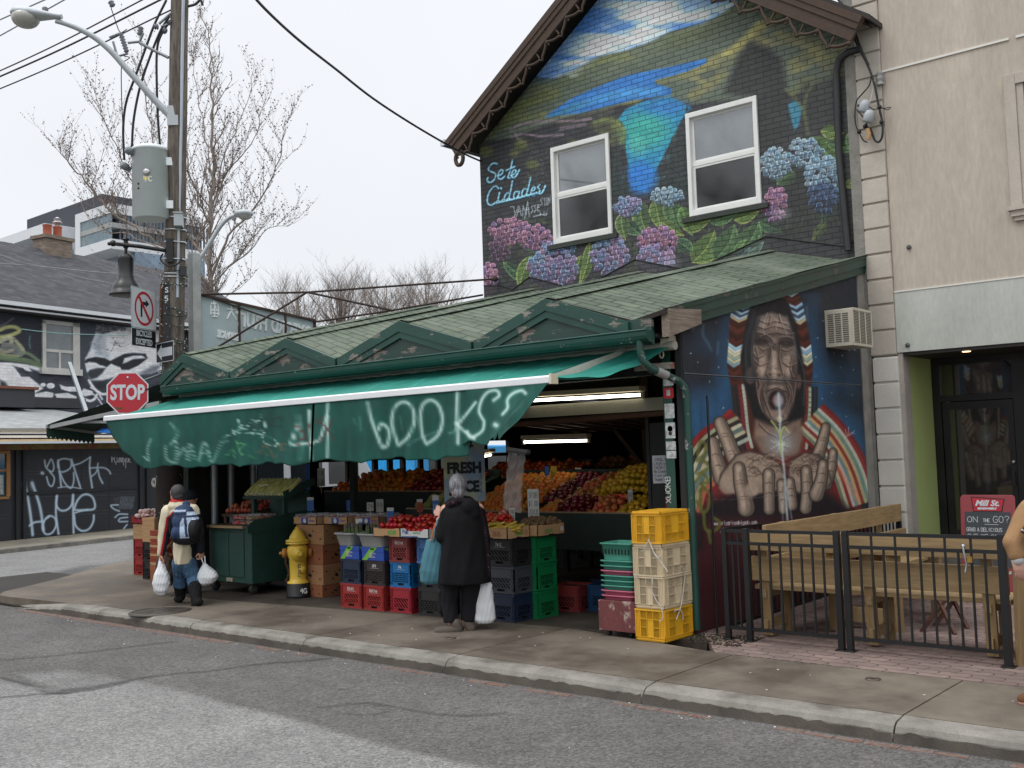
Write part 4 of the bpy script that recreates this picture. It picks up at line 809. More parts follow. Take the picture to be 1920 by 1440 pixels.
for y in range(640,960,26):V.stroke(C8([(374,y),(402,y-6)]),1.6,(.12,.16,.18),.7,.8,False);V.stroke(C8([(752,y),(780,y+6)]),1.6,(.12,.16,.18),.7,.8,False)
for y in range(640,900,22):V.stroke(C8([(410,y),(440,y-8)]),1.4,(.35,.4,.42),.45,.8,False);V.stroke(C8([(722,y-8),(750,y)]),1.4,(.35,.4,.42),.45,.8,False)
# shoulder stripes
band(V,c8,[(160,1010),(230,920),(310,870),(385,800)],60,[(.62,.10,.10),(.50,.10,.10),(.70,.16,.14)])
band(V,c8,[(165,1140),(220,1020),(300,940),(410,880)],120,[(.62,.66,.50),(.12,.14,.14),(.80,.80,.66),(.36,.46,.44),(.78,.76,.60),(.13,.14,.14),(.66,.72,.64)])
band(V,c8,[(165,1290),(200,1180),(270,1120)],110,[(.75,.74,.62),(.40,.52,.50),(.66,.62,.44),(.78,.4,.28),(.5,.12,.12)])
band(V,c8,[(760,830),(860,930),(950,1080),(1010,1260)],190,[(.50,.11,.10),(.62,.14,.12),(.76,.76,.66),(.42,.58,.52),(.72,.70,.50),(.60,.20,.14),(.80,.66,.42),(.40,.56,.58),(.74,.76,.68),(.60,.16,.14),(.74,.74,.6),(.44,.5,.4),(.5,.1,.1)])
V.stroke(C8([(900,1080),(960,1180),(1000,1240)]),7,(.9,.5,.35),.6,4)
# lower darkness, maroon base
V.poly(C8([(150,1380),(250,1250),(420,1190),(830,1190),(960,1290),(1040,1340),(1100,2000),(100,2000)]),(.10,.07,.09),.95,9)
V.poly(C8([(100,1440),(200,1340),(500,1340),(900,1330),(1100,1330),(1100,2200),(100,2200)]),(.30,.10,.12),.95,12)
V.poly(C8([(160,1300),(230,1350),(210,1500),(180,1500)]),(.12,.1,.1),.7,5)
# hair, face
V.poly(C8([(455,250),(500,215),(600,185),(640,230),(690,350),(728,560),(735,800),(700,880),(640,980),(500,930),(420,640),(405,500),(430,360)]),(.085,.08,.09),1,3)
FC=(.47,.405,.36)
V.poly(C8([(490,310),(560,285),(640,310),(678,400),(692,520),(690,640),(672,760),(640,830),(610,858),(570,850),(525,800),(490,700),(468,600),(458,500),(465,390)]),FC,1,3)
V.poly(C8([(478,830),(540,850),(600,880),(650,850),(712,830),(720,930),(700,1010),(600,1040),(520,1020),(470,930)]),(.50,.40,.34),1,4)
V.ell(*c8(455,610),10,16,(.38,.28,.24),.95,1.5);V.ell(*c8(698,640),6,14,(.38,.28,.24),.95,1.5)
for u,v,ru,rv,c,a in[(575,540,22,74,(.62,.52,.45),.9),(575,600,34,20,(.64,.54,.46),.9),(510,560,26,42,(.68,.56,.49),.7),(640,560,24,44,(.66,.55,.48),.65),(570,350,60,30,(.54,.42,.36),.5),(590,360,20,14,(.62,.5,.42),.5),(600,820,30,24,(.58,.48,.42),.6),(510,900,30,20,(.64,.53,.46),.6),(640,900,30,24,(.6,.48,.42),.5),(545,780,14,44,(.5,.36,.3),.4),
 (510,436,30,12,(.13,.1,.1),.85),(635,445,30,12,(.13,.1,.1),.85),(575,470,16,16,(.2,.14,.13),.6),(510,440,10,5,(.5,.48,.46),.8),(636,448,10,5,(.45,.43,.42),.8),(552,604,8,7,(.12,.08,.08),.8),(600,606,8,7,(.12,.08,.08),.8),(660,700,16,60,(.36,.16,.14),.5),(500,690,16,60,(.36,.16,.14),.45),
 (588,675,54,14,(.55,.46,.41),.9),(590,735,44,54,(.10,.06,.07),.95),(594,735,28,30,(.58,.40,.38),.9),(590,800,40,16,(.58,.48,.42),.85)]:V.ell(*c8(u,v),ru/2.7,rv/2.7,c,a,2.5)
for u,v,ru,rv,a in[(508,430,44,30,.6),(638,440,42,30,.6),(552,500,12,60,.5),(602,500,12,60,.5),(482,620,20,90,.6),(672,620,16,90,.6),(540,650,16,40,.5),(636,650,16,40,.5),(575,400,90,10,.4),(520,720,18,70,.5),(655,730,16,60,.5),(580,850,60,14,.6),(478,370,16,60,.6),(668,380,14,60,.6),(590,650,30,8,.4)]:V.ell(*c8(u,v),ru/2.7,rv/2.7,(.13,.10,.10),a,4)
for u,v,ru,rv,a in[(574,560,9,60,.8),(515,520,16,12,.6),(640,520,14,12,.6),(505,580,14,26,.6),(648,590,12,26,.55),(560,330,30,12,.5),(620,345,24,10,.5),(520,350,18,10,.5),(588,665,26,5,.6),(600,830,16,14,.6)]:V.ell(*c8(u,v),ru/2.7,rv/2.7,(.78,.70,.62),a,3)
V.stroke(C8([(540,690),(565,680),(588,672),(610,682),(638,694)]),2.2,(.15,.09,.09),.9,.7)
wr=(.17,.12,.11)
for p in[[(500,330),(540,345),(580,335),(640,350)],[(490,360),(530,372),(575,360),(650,378)],[(485,390),(530,400),(565,392)],[(590,392),(640,402),(672,398)],[(500,415),(530,405),(560,425),(575,450)],[(580,450),(600,420),(640,415),(668,425)],[(545,450),(560,490),(545,560),(535,600),(545,618)],[(605,460),(600,520),(612,580),(618,605)],
  [(530,620),(500,680),(495,740),(515,800)],[(625,625),(660,680),(662,740),(640,800)],[(480,470),(495,540),(480,600)],[(500,470),(520,480),(545,470)],[(610,478),(640,485),(668,472)],[(470,500),(490,520),(520,510)],[(490,620),(500,660),(490,700)],[(668,520),(655,570),(670,620)],[(478,540),(505,560),(540,545)],[(620,545),(650,565),(685,550)],[(555,310),(548,350)],[(600,300),(606,340)],
  [(530,660),(520,700),(535,760),(560,820)],[(640,665),(655,710),(640,770),(620,820)],[(500,860),(540,900),(600,930)],[(690,870),(660,910),(620,930)],[(560,850),(600,866),(640,850)],[(480,640),(486,700),(500,760)],[(682,640),(676,700),(666,750)]]:
 V.stroke(C8(p),2.4,wr,.85,1.0);V.stroke([(x+1.3,y-2)for x,y in C8(p)],1.8,(.72,.62,.55),.6,1.)
for i in range(240):
 a=rnu(0,2*PI);r_=rr0()**.5;u,v=575+105*r_*cos(a),560+250*r_*sin(a);l_=rnu(10,30);V.stroke(C8([(u,v),(u+l_*.6,v+rnu(-10,14))]),1,random.choice([wr,(.62,.5,.44),(.25,.17,.15)]),.35,.8,False)
for i in range(24):u=rnu(420,470);V.stroke(C8([(u+40,260+rnu(0,60)),(u,450),(u+10+rnu(-20,20),640)]),1.1,(.2,.22,.25),.5,.6)
for p in[[(540,290),(520,360),(525,400)],[(600,300),(625,360),(640,400)],[(560,300),(590,330),(585,380)]]:V.stroke(C8(p),1.5,(.66,.66,.68),.6,.8)
V.stroke(C8([(640,300),(690,480),(728,600),(724,760)]),2,(.3,.36,.42),.6,1)
# hands
def finger(P,m,pts,w0,w1,c=(.56,.46,.38),nail=True):
 q=catmull([m(*p)for p in pts],5);n_=len(q)
 for i,(x,y)in enumerate(q):r_=(w0+(w1-w0)*i/(n_-1))/2/2.1;P.ell(x,y,r_+1.4,r_+1.4,(.09,.06,.06),.9,1)
 for i,(x,y)in enumerate(q):r_=(w0+(w1-w0)*i/(n_-1))/2/2.1;P.ell(x,y,r_,r_,tuple(k_*.68 for k_ in c),1,1)
 for i,(x,y)in enumerate(q):r_=(w0+(w1-w0)*i/(n_-1))/2/2.1;P.ell(x-r_*.15,y,r_*.66,r_*.8,c,.8,1.6)
 for i,(x,y)in enumerate(q):r_=(w0+(w1-w0)*i/(n_-1))/2/2.1;P.ell(x-r_*.3,y-r_*.1,r_*.28,r_*.5,tuple(min(1,k_*1.28)for k_ in c),.6,1.4)
 for t_ in(.3,.36,.62,.68):x,y=q[int(t_*(n_-1))];r_=w0/2/2.7*.75;P.stroke([(x-r_,y+1),(x,y-1),(x+r_,y+1)],1,(.16,.1,.09),.7,.6)
 if nail:x,y=q[0];P.ell(x,y+1,w0/2.7*.24,w0/2.7*.36,(.74,.66,.58),.75,.8)
def palm(P,m,pts,c):
 P.poly([m(*p)for p in pts],(.10,.07,.07),.95,2);cx=sum(p[0]for p in pts)/len(pts);cy=sum(p[1]for p in pts)/len(pts)
 P.poly([m(cx+(p[0]-cx)*.95,cy+(p[1]-cy)*.95)for p in pts],c,1,3);P.poly([m(cx+(p[0]-cx)*.7,cy-10+(p[1]-cy)*.6)for p in pts],tuple(min(1,k_*1.2)for k_ in c),.6,7)
HC=(.57,.49,.42)
finger(V,c8,[(300,850),(330,920),(365,1010),(390,1060)],48,66,HC,False);finger(V,c8,[(262,950),(285,1050),(310,1130)],44,66,HC,False)
finger(V,c8,[(838,872),(822,940),(800,1010),(780,1060)],34,54,HC,False);finger(V,c8,[(875,1000),(866,1080),(840,1160)],32,46,HC,True)
palm(V,c8,[(300,1110),(380,1010),(450,990),(540,1010),(610,1060),(640,1130),(600,1200),(480,1220),(420,1230),(340,1210),(290,1160)],HC)
palm(V,c8,[(640,1100),(660,1040),(730,1000),(800,1010),(850,1080),(870,1150),(820,1230),(740,1220),(660,1200)],HC)
for i in range(130):
 u,v=random.choice([(rnu(420,620),rnu(1010,1130)),(rnu(650,800),rnu(1020,1110))]);V.stroke(C8([(u,v),(u+rnu(10,40),v+rnu(-24,10)),(u+rnu(30,60),v+rnu(-8,20))]),1.3,random.choice([(.2,.14,.12),(.24,.16,.14),(.72,.6,.5)]),.6,.8)
V.ell(*c8(340,1165),17,18,tuple(k_*1.15 for k_ in HC),.9,3)
finger(V,c8,[(396,1080),(405,1160),(425,1240),(432,1285)],46,66,HC);V.ell(*c8(462,1190),12,14,tuple(k_*1.2 for k_ in HC),.8,2.5)
finger(V,c8,[(547,1110),(548,1190),(550,1290)],44,44,HC);finger(V,c8,[(612,1160),(618,1230),(622,1290)],36,38,HC)
finger(V,c8,[(655,1150),(662,1210),(668,1270)],34,40,HC);finger(V,c8,[(738,1095),(742,1190),(735,1285)],42,46,HC);finger(V,c8,[(824,1060),(815,1140),(790,1215)],36,56,HC)
# water, sprout
for p,w,a in[([(597,700),(600,760),(606,830),(604,900),(612,980),(625,1080),(632,1180),(640,1300),(645,1390)],4,.8),([(640,1180),(655,1280),(665,1340)],2,.6),([(625,1200),(618,1300),(622,1370)],2,.5)]:V.stroke(C8(p),w,(.78,.86,.9),a,1.8)
V.ell(*c8(606,950),26,22,(.62,.72,.78),.45,10);V.ell(*c8(600,740),8,14,(.7,.76,.8),.6,4)
for i in range(40):a=rnu(0,2*PI);l_=rnu(14,60);V.stroke(C8([(608,960),(608+l_*cos(a),960+l_*.8*sin(a))]),1.0,(.85,.9,.85),.6,.6,False)
for p in[[(560,840),(590,880),(608,920)],[(650,900),(625,870),(612,900)],[(608,900),(610,1010)]]:V.stroke(C8(p),3,(.68,.76,.42),.9,1)
V.stroke(C8([(600,815),(610,830),(600,845),(594,828),(604,822)]),1.4,(.85,.9,.7),.9,.5)
# seams, website, green tag, pillar edge
V.stroke(C8([(120,607),(400,625),(700,642),(985,664)]),1.0,(.55,.58,.6),.5,.5,False);V.stroke(C8([(150,1236),(400,1240),(700,1205),(860,1180)]),.9,(.5,.5,.5),.5,.5)
letters(V,"www.artcarlosdelgado.com",*c8(262,1372),3.3,7,.85,(.85,.85,.85),1.05,dx=(1,-.03),a=.95,soft=.4)
V.stroke(C8([(300,1405),(330,1402)]),1.4,(.85,.85,.85),.8,.5)
gr=(.40,.42,.16)
for p in[[(185,1010),(200,950),(225,960),(220,1010),(180,1040),(225,1050),(240,1080),(185,1110)],[(175,1150),(210,1110),(240,1150),(205,1160),(225,1190)],[(195,1200),(215,1180),(245,1210)],[(200,1190),(205,1300),(235,1290),(250,1220)],[(215,1300),(225,1390),(270,1400),(300,1360),(260,1330)],[(240,1400),(250,1460)],[(180,1250),(200,1280)]]:V.stroke(C8(p),6,gr,.85,1.6)
for p in[[(938,880),(945,920),(965,900),(985,905)],[(955,870),(950,915)],[(960,915),(985,890)]]:V.stroke(C8(p),1,(.75,.8,.82),.8,.5)
V.a*=(1+.14*(V.nz(4,4,61)-.5))[...,None]
XS=-5.2
def rk(y):return 2.93+(y-8.3)*.2215
me,pts=grid("side_wall",lambda A,B:np.stack([np.full_like(A,XS),A,B],1),np.linspace(8.64,12.92,430),np.linspace(0.0,4.0,400),lambda u,v:v>rk(u)+.0)
g_=V.a.mean(2,keepdims=True);V.a=g_+(V.a-g_)*.85+.01;setpaint(me,V,pts,1.2);sw=setup(bpy.data.objects.new("side_wall",me),attrmat("painted_render",.72,bump=.35,bs=110,var=.12),SH)
mb=MB();mb.add([(XS-.02,8.64,0),(XS-.02,12.92,0),(XS-.02,12.92,rk(12.92)),(XS-.02,8.64,rk(8.64))],[(0,3,2,1)]);mb.box((XS-.12,8.62,0),(XS-.003,8.637,2.93));mk("wall_lining",mb,mat("dark_lining",H('2a2c2c'),.9),SH)
sm_=MB();sm_.tube([(XS+.004,8.66,2.44),(XS+.004,12.9,2.44)],.006,5);mk("board_seam",sm_,mat("seam_grey",H('5b5f62'),.8),sw)
# rake boards
rkb=MB();Mk=Matrix(((0,0,1,XS+.0),(1,0,0,0),(0,1,0,0),(0,0,0,1)))
rkb.prism([(8.32,rk(8.32)-.03),(13.15,rk(13.15)-.03),(13.15,rk(13.15)+.10),(8.32,rk(8.32)+.10)],.005,.06,Mk)
rkb.prism([(8.9,rk(8.9)-.12),(13.15,rk(13.15)-.12),(13.15,rk(13.15)-.03),(8.9,rk(8.9)-.03)],.003,.035,Mk)
mk("rake_board",rkb,peel("peeling_rake",H('1d4035'),H('6f6a5f'),.575,4,(1,1,1)),SH)
eb=MB();eb.prism([(8.30,rk(8.3)-.17),(8.88,rk(8.88)-.14),(8.88,rk(8.88)-.0),(8.30,rk(8.3)+.09)],.0,.085,Mk);mk("end_block",eb,wood("grey_split_wood",H('6a5c50'),H('9b8e80'),.9,(20,1,20),3),SH)
pr=MB();pr.box((-5.3,12.925,0),(XS+.012,13.14,3.95));pr.box((-5.29,13.145,0),(-5.15,13.25,12));mk("party_pillar",pr,mat("rough_render",H('8b8880'),.95,var=.25,sc=6,bump=1,bs=30,dirt=H('9a4e44'),dirta=.8,dth=.66),SH)
# interior shell: back wall, ceiling, dark green left wall with barred window openings
inn=MB();inn.box((-13.6,19.9,0),(-5.3,20,3));inn.box((-13.69,9.4,2.81),(-5.33,20,2.9));inn.box((-5.36,13.2,0),(-5.3,20,2.81));mk("inner_walls",inn,mat("dim_green_wall",H('3a4a2e'),.85,var=.3),SH)
lw=MB();lw.box((-13.7,8.7,0),(-13.6,20,1.28));lw.box((-13.7,8.7,1.98),(-13.6,20,2.8))
for y0,y1 in((8.7,9.9),(10.9,11.1),(13.0,13.06),(15.9,20)):lw.box((-13.7,y0,1.28),(-13.6,y1,1.98))
lwo=mk("side_wall_frame",lw,mat("dark_boards",H('231f1b'),.8,var=.4),SH)
br=MB()
for y_ in(11.75,12.35,12.7,13.45,13.9,14.5,15.2):br.box((-13.66,y_-.05,1.28),(-13.6,y_+.05,1.98))
br.box((-13.65,11.1,1.68),(-13.61,15.9,1.74));mk("window_bars",br,mat("brown_bars",H('3a2c20'),.8),lwo)
# ================================================================ TAN STUCCO BUILDING (right)
TB=thing("stucco_building","tan stucco building with block quoins and a recessed green entrance beside the patio","building",(-2,13.3,0))
YT=13.17;XT=-4.82
STU=mat("tan_stucco",H('bcb1a3'),.92,var=.17,sc=1.1,stretch=(1.6,1,.4),bump=.5,bs=150);STL=mat("pale_panel",H('b9bcb4'),.9,var=.16,sc=1.2,stretch=(1.6,1,.5),bump=.4,bs=150)
w_=MB();w_.box((XT,YT,3.60),(8,YT+10,13));mk("wall",w_,STU,TB)
w_=MB();w_.box((XT,YT-.012,2.83),(8,YT+.4,3.585));w_.box((-5.16,YT+.04,0),(XT,YT+10,13));mk("lower_panel",w_,STL,TB)
w_=MB();w_.box((XT,YT-.02,3.585),(8,YT+.01,3.602));
x_=XT
while x_<8:w_.box((x_,YT-.018,6.41),(x_+1.52,YT+.01,6.435));x_+=1.6
mk("reveal_strip",w_,mat("white_trim",H('dcdad2'),.7,var=.05),TB)
q1=MB();z_=2.80
while z_<12:
 q1 .box((-5.145,YT-.045,z_+.014),(XT-.005,YT+.04,z_+.311));z_+=.325
q1 .box((-5.14,YT-.02,2.80),(XT-.01,YT+.04,12.5));mk("upper_quoins",q1,mat("quoin_stucco",H('b9b1a5'),.9,var=.13,bump=.4,bs=150),TB,bevel=.008)
q1=MB();z_=2.79-.325
while z_>-.3:
 q1 .box((-5.13,YT-.05,max(0,z_+.014)),(XT+.005,YT+.04,z_+.311));z_-=.325
q1 .box((-5.12,YT-.025,0),(XT-.0,YT+.04,2.79));mk("lower_quoins",q1,mat("white_quoin",H('cfccc3'),.85,var=.08,bump=.3,bs=150),TB,bevel=.008)
rc_=MB();rc_.box((XT,YT,0),(XT+.06,YT+.22,2.82));mk("jamb",rc_,mat("grey_jamb",H('a39c93'),.85),TB)
YD=14.25
gw=MB();gw.box((XT-.02,YT+.22,0),(-4.775,YD,2.82));mk("green_reveal",gw,mat("lime_green_stucco",H('a8b672'),.85,var=.06,bump=.4,bs=140),TB)
sf=MB();sf.box((-4.8,YT+.01,2.79),(8,YD+.2,2.826));mk("porch_ceiling",sf,mat("dark_ceiling",H('2c2826'),.6),TB)
for(px_,py_)in((1812,659),(1859,671)):
 c_=G(px_,py_,2.785);l_=MB();l_.lathe([(.045,0),(.05,.006)],16,(c_[0],c_[1],2.78));mk("ceiling_light",l_,emi("warm_downlight",(1,.62,.3),4),TB)
df=MB();BK=mat("black_aluminium",H('1b1b1d'),.4,.2,var=.1,bump=0)
x0,x1,x2=-4.77,-3.80,-3.62
df.box((x0,YD-.05,0),(x0+.10,YD+.05,2.79));df.box((x1+.02,YD-.05,0),(x2,YD+.05,2.79));df.box((x0+.1,YD-.05,2.70),(x1+.02,YD+.05,2.79));df.box((x0+.10,YD-.05,2.22),(x1+.02,YD+.05,2.30));df.box((x2,YD-.04,2.6),(3,YD+.04,2.79))
dfo=mk("door_frame",df,BK,TB)
tg=MB();tg.box((x0+.1,YD-.01,2.30),(x1+.02,YD+.0,2.70));GLD=mat("dark_door_glass",H('232420'),.04,var=.25,sc=1.5,bump=0,spec=1.0,coat=1);mk("transom_pane",tg,GLD,TB)
dl=MB();dl.box((x0+.11,YD-.035,.3),(x0+.19,YD+.02,2.21));dl.box((x1-.06,YD-.035,.3),(x1+.01,YD+.02,2.21));dl.box((x0+.19,YD-.035,2.11),(x1-.06,YD+.02,2.21));dl.box((x0+.19,YD-.035,.3),(x1-.06,YD+.02,.55))
dlo=mk("door",dl,BK,TB);dg_=MB();dg_.box((x0+.19,YD-.012,.55),(x1-.06,YD+.0,2.11));mk("door_pane",dg_,GLD,dlo)
hn=MB();hn.box((x1-.045,YD-.075,1.12),(x1-.005,YD-.035,1.30));mk("handle",hn,BK,dlo);lk=MB();lk.lathe([(.022,0),(.022,.02),(.012,.024)],12,(x1-.025,YD-.035,1.42),MR(R(90),4,'X'));mk("lock",lk,mat("steel",H('b0b0b0'),.3,.8,var=.05),dlo)
bg_=MB();bg_.box((x2,YD,0),(8,YD+.1,2.7));bg_.box((-4.77,YD+.6,0),(8,YD+.7,2.8));mk("shop_window",bg_,GLD,TB)
stp=MB();stp.box((-4.77,YT+.3,0),(8,YD+.05,.28));mk("step",stp,mat("step_concrete",H('6b665f'),.9,var=.25),TB)
# upper window with moulded surround
ww=MB();xa=-3.385;zb0,zb1=4.42,5.86
ww.box((xa,YT-.05,zb0),(xa+.13,YT+.02,zb1+.13));ww.box((xa+.13,YT-.05,zb1),(xa+1.3,YT+.02,zb1+.13));ww.box((xa+.13,YT-.025,zb0),(xa+.21,YT+.01,zb1));wo=mk("window",ww,mat("quoin_stucco",H('c3b9ac')),TB,bevel=.006)
sl2=MB();sl2 .box((xa-.03,YT-.10,zb0-.05),(xa+1.4,YT+.0,zb0));sl2 .box((xa,YT-.07,zb0-.12),(xa+1.35,YT,zb0-.05));sl2 .box((xa+.03,YT-.045,zb0-.17),(xa+1.3,YT,zb0-.12));mk("sill",sl2,mat("quoin_stucco",H('c3b9ac')),wo)
pn=MB();pn.box((xa+.21,YT-.004,zb0),(xa+1.2,YT+.004,zb1));mk("pane",pn,mat("dark_screen_glass",H('33373a')),wo)
for i,(px_,py_)in enumerate(((1703,463),(1701,647))):
 c_=FY(px_,py_,YT-.03);b_=MB();b_.lathe([(.03,0),(.03,.02),(.012,.03),(.012,.07)],10,(c_[0],YT-.0,c_[2]),MR(R(90),4,'X'));mk("fixing_bolt",b_,mat("bolt_metal",H('777b7c'),.4,.7),TB)
# service entry: cables, bells, insulators on the quoins
CBL=mat("black_cable",H('17171a'),.5,var=.1,bump=0)
sc_=thing("service_drop","bundle of black service cables with two grey caps clipped to the quoin beside the mural","cable",tuple(FY(1635,200,YT-.1)))
t_=MB();yy=YT-.12
def fy(l,Y=yy):return[FY(x,y,Y)for x,y in l]
t_.tube(catmull(fy([(1520,-40),(1560,10),(1590,50),(1610,90),(1624,116),(1634,140),(1640,160),(1645,185),(1649,205),(1653,222),(1655,240),(1654,256),(1648,266),(1640,262),(1632,240)])),.014,6)
t_.tube(catmull(fy([(1560,-20),(1585,20),(1602,60),(1615,95),(1628,122)])),.02,6)
t_.tube(catmull(fy([(1634,140),(1630,160),(1615,178),(1606,190),(1603,215),(1605,235),(1611,248),(1618,262),(1626,267)])),.009,5)
t_.tube(catmull(fy([(1649,200),(1658,203),(1670,201),(1664,206),(1650,202),(1640,206),(1630,200)])),.006,5);t_.tube(catmull(fy([(1606,205),(1620,222),(1628,240),(1636,255)])),.008,5)
for px_,py_ in((1653,229),(1611,247),(1622,237),(1649,201)):t_.sph(FY(px_,py_,yy),.03,8,6)
mk("cables",t_,CBL,sc_)
for px_,py_ in((1621,199),(1629,218)):
 c_=FY(px_,py_,yy-.05);b_=MB();b_.lathe([(.0,.085),(.05,.07),(.065,.02),(.065,-.06),(.05,-.08),(0,-.08)],14,c_,MR(R(20),4,'Y'));mk("cap",b_,mat("grey_plastic",H('a8adb2'),.35,var=.05),sc_)
b_=MB();c_=FY(1627,252,yy-.03);b_.tube([(c_[0],c_[1],c_[2]+.07),(c_[0]+.02,c_[1],c_[2]),(c_[0],c_[1],c_[2]-.07)],.028,8);mk("splice",b_,mat("orange_splice",H('b08a5c'),.5),sc_)
b_=MB();c_=FY(1650,148,YT-.06);b_.lathe([(.05,-.08),(.05,-.05),(.035,-.04),(.05,-.02),(.05,.02),(.035,.04),(.05,.06),(.03,.09)],12,c_);mk("insulator",b_,mat("grey_ceramic",H('8a8a86'),.3),sc_)
b_=MB();b_.tube(catmull(fy([(1640,150),(1634,180),(1628,205)])),.006,5);mk("white_wire",b_,mat("white_wire",H('cfcfcf'),.5),sc_)
# window air conditioner in the mural wall
ac=thing("air_conditioner","beige through-wall air conditioner box at the top of the mural wall","air conditioner",(-5.0,12.2,3.07))
ACM=mat("beige_metal",H('c9c2b0'),.5,.1,var=.08,bump=.05);ax0,ax1,ay0,ay1,az0,az1=-5.2,-4.86,11.9,12.45,2.86,3.30
b_=MB();b_.box((ax0,ay0,az0),(ax1,ay1,az1));b_.box((ax1,ay0-.005,az1-.03),(ax1+.012,ay1+.005,az1+.004));b_.box((ax1,ay0-.005,az0-.004),(ax1+.012,ay1+.005,az0+.03))
for y_ in(ay0,(ay0+.185),(ay0+.365),ay1):b_.box((ax1,y_-.012,az0+.03),(ax1+.012,y_+.012,az1-.03))
mk("case",b_,ACM,ac,bevel=.006)
b_=MB()
for i in range(22):z_=az0+.035+i*.0178;b_.box((ax1+.001,ay0+.015,z_),(ax1+.005,ay1-.015,z_+.007))
for i in range(14):
 z_=az0+.05+i*.025
 for k_ in range(3):b_.box((ax0+.04+k_*.09,ay0-.004,z_),(ax0+.11+k_*.09,ay0-.001,z_+.012))
mk("grille",b_,mat("dark_slots",H('57534a'),.7),ac)
# ================================================================ SIDE STREET, LEFT: painted garage, lean-to roof, mural house
def FP(x,y,t):return tuple(PL(x,y,LP0+nW*t,nW))
def st(x,y,t):q=PL(x,y,LP0+nW*t,nW)-LP0;return float(q@e1),float(q[2])
GA=thing("garage","black boarded garage covered in white graffiti across the side street","garage",LF(0,-1,0))
Gp=Paint(-60,780,330,1040,4,(.15,.155,.175));n_=Gp.nz(60,30,3);Gp.a*=(1+.25*(n_-.5))[...,None]
def c2(u,v):return(u/5.143,760+v/5.143)
def C2(l):return[c2(*p)for p in l]
for l in([(215,640),(1300,630)],[(215,668),(1300,662)],[(190,850),(1360,825)],[(190,888),(1360,862)],[(215,1045),(1060,1015)],[(215,1072),(1060,1045)],[(215,1250),(1060,1210)],[(0,1060),(80,1058)],[(0,1100),(80,1095)]):Gp.stroke(C2(l),.9,(.33,.34,.36),.7,.5,False);Gp.stroke([(x,y+1)for x,y in C2(l)],1.,(.05,.05,.06),.8,.5,False)
for l in([(190,440),(185,1280)],[(1050,440),(1055,1230)],[(130,440),(120,1290)],[(1370,560),(1360,1200)],[(780,440),(790,820)]):Gp.stroke(C2(l),1.4,(.05,.05,.06),.8,.6,False)
Gp.poly(C2([(0,440),(100,440),(100,870),(0,880)]),(.10,.10,.11),.9,1)
GW_=(.66,.76,.84)
for p,w in[([(430,530),(445,600),(500,640),(520,590),(495,520),(470,560),(450,600)],3),([(450,690),(470,760),(500,780),(520,740),(520,690),(480,640)],3),([(560,530),(590,780)],3.6),([(560,600),(560,540),(610,515),(680,530),(680,600),(620,640),(570,640)],3.2),([(580,650),(620,740),(680,800),(710,740),(710,650)],3),([(690,520),(720,620),(775,790)],3.6),([(700,580),(780,555),(870,500)],3),([(870,500),(865,620),(890,800)],3.6),
   ([(870,605),(950,600),(1010,605),(1050,630),(1065,660)],3),([(945,560),(930,640),(885,685)],2.8),([(945,620),(960,690),(990,750)],3.2),([(560,795),(640,785),(760,800),(840,830)],2),([(405,652),(412,655)],6),
   ([(235,745),(270,900),(300,1100),(315,1250)],5.5),([(310,750),(350,860),(390,1000),(420,1200)],5.5),([(285,1160),(330,1130),(400,1120),(420,1120)],4),([(440,1090),(480,1065),(530,1090),(540,1160),(500,1230),(440,1240),(410,1180),(430,1110),(480,1070)],3.6),([(550,870),(545,960),(580,1010),(640,1010),(690,960),(705,860)],4),([(545,880),(540,1050),(565,1240)],4),([(705,870),(705,1060),(710,1230)],4),
   ([(720,1010),(800,1010),(910,995),(900,900),(850,860),(790,870),(740,930),(715,1010)],4.2),([(715,1040),(780,1020),(850,1005)],3),([(715,1060),(730,1160),(790,1210),(860,1190),(900,1120),(905,1060)],4)]:
 Gp.stroke(C2(p),w*1.5,GW_,.35,1.3);Gp.stroke(C2(p),w*.8,(.74,.82,.88),.85,.7)
for u,v in((235,745),(310,750)):Gp.ell(*c2(u,v+20),4,8,GW_,.5,3)
for p in[[(1075,500),(1080,550)],[(1078,500),(1098,515),(1080,530)],[(1105,500),(1105,545),(1120,548)],[(1128,505),(1130,545),(1145,545),(1148,505)],[(1155,550),(1158,505),(1172,548),(1175,505)],[(1182,505),(1184,548),(1205,530),(1184,505)],[(1225,510),(1210,512),(1210,545),(1228,545)],[(1210,528),(1225,526)],[(1235,550),(1236,512),(1252,522),(1238,535),(1262,550)],[(1190,548),(1192,580)],[(1212,548),(1212,605)],[(1118,550),(1119,570)]]:Gp.stroke(C2(p),1.1,(.85,.88,.9),.95,.4,False)
for i in range(10):Gp.stroke(C2([(1090+i*4,890+i*11),(1290,880+i*12)]),.8,(.7,.75,.8),.5,.4,False,np.clip(Gp.nz(3,3,9)*2-.5,0,1));Gp.stroke(C2([(1170+i*14,880),(1150+i*13,1000)]),.8,(.7,.75,.8),.5,.4,False)
for p in[[(1140,960),(1070,965),(1100,1000),(1150,1020)],[(1230,1050),(1150,1050),(1110,1080)],[(1230,1080),(1160,1090),(1150,1120),(1230,1120)],[(1225,1150),(1200,1180),(1190,1200)]]:Gp.stroke(C2(p),3.2,(.7,.78,.84),.85,.8)
me,pts=grid("wall",lambda A,B:np.stack([LP0[0]+e1[0]*A,LP0[1]+e1[1]*A,B],1),np.linspace(-1.2,7,520),np.linspace(-.25,2.2,200));setpaint(me,Gp,pts,1.1);setup(bpy.data.objects.new("wall",me),attrmat("black_boards",.55,bump=.1),GA)
b_=MB();b_.box((-14,-4,-.25),(22,-.02,2.2),0,LM);mk("shed_body",b_,mat("black_timber",H('202226'),.7),GA)
b_=MB()
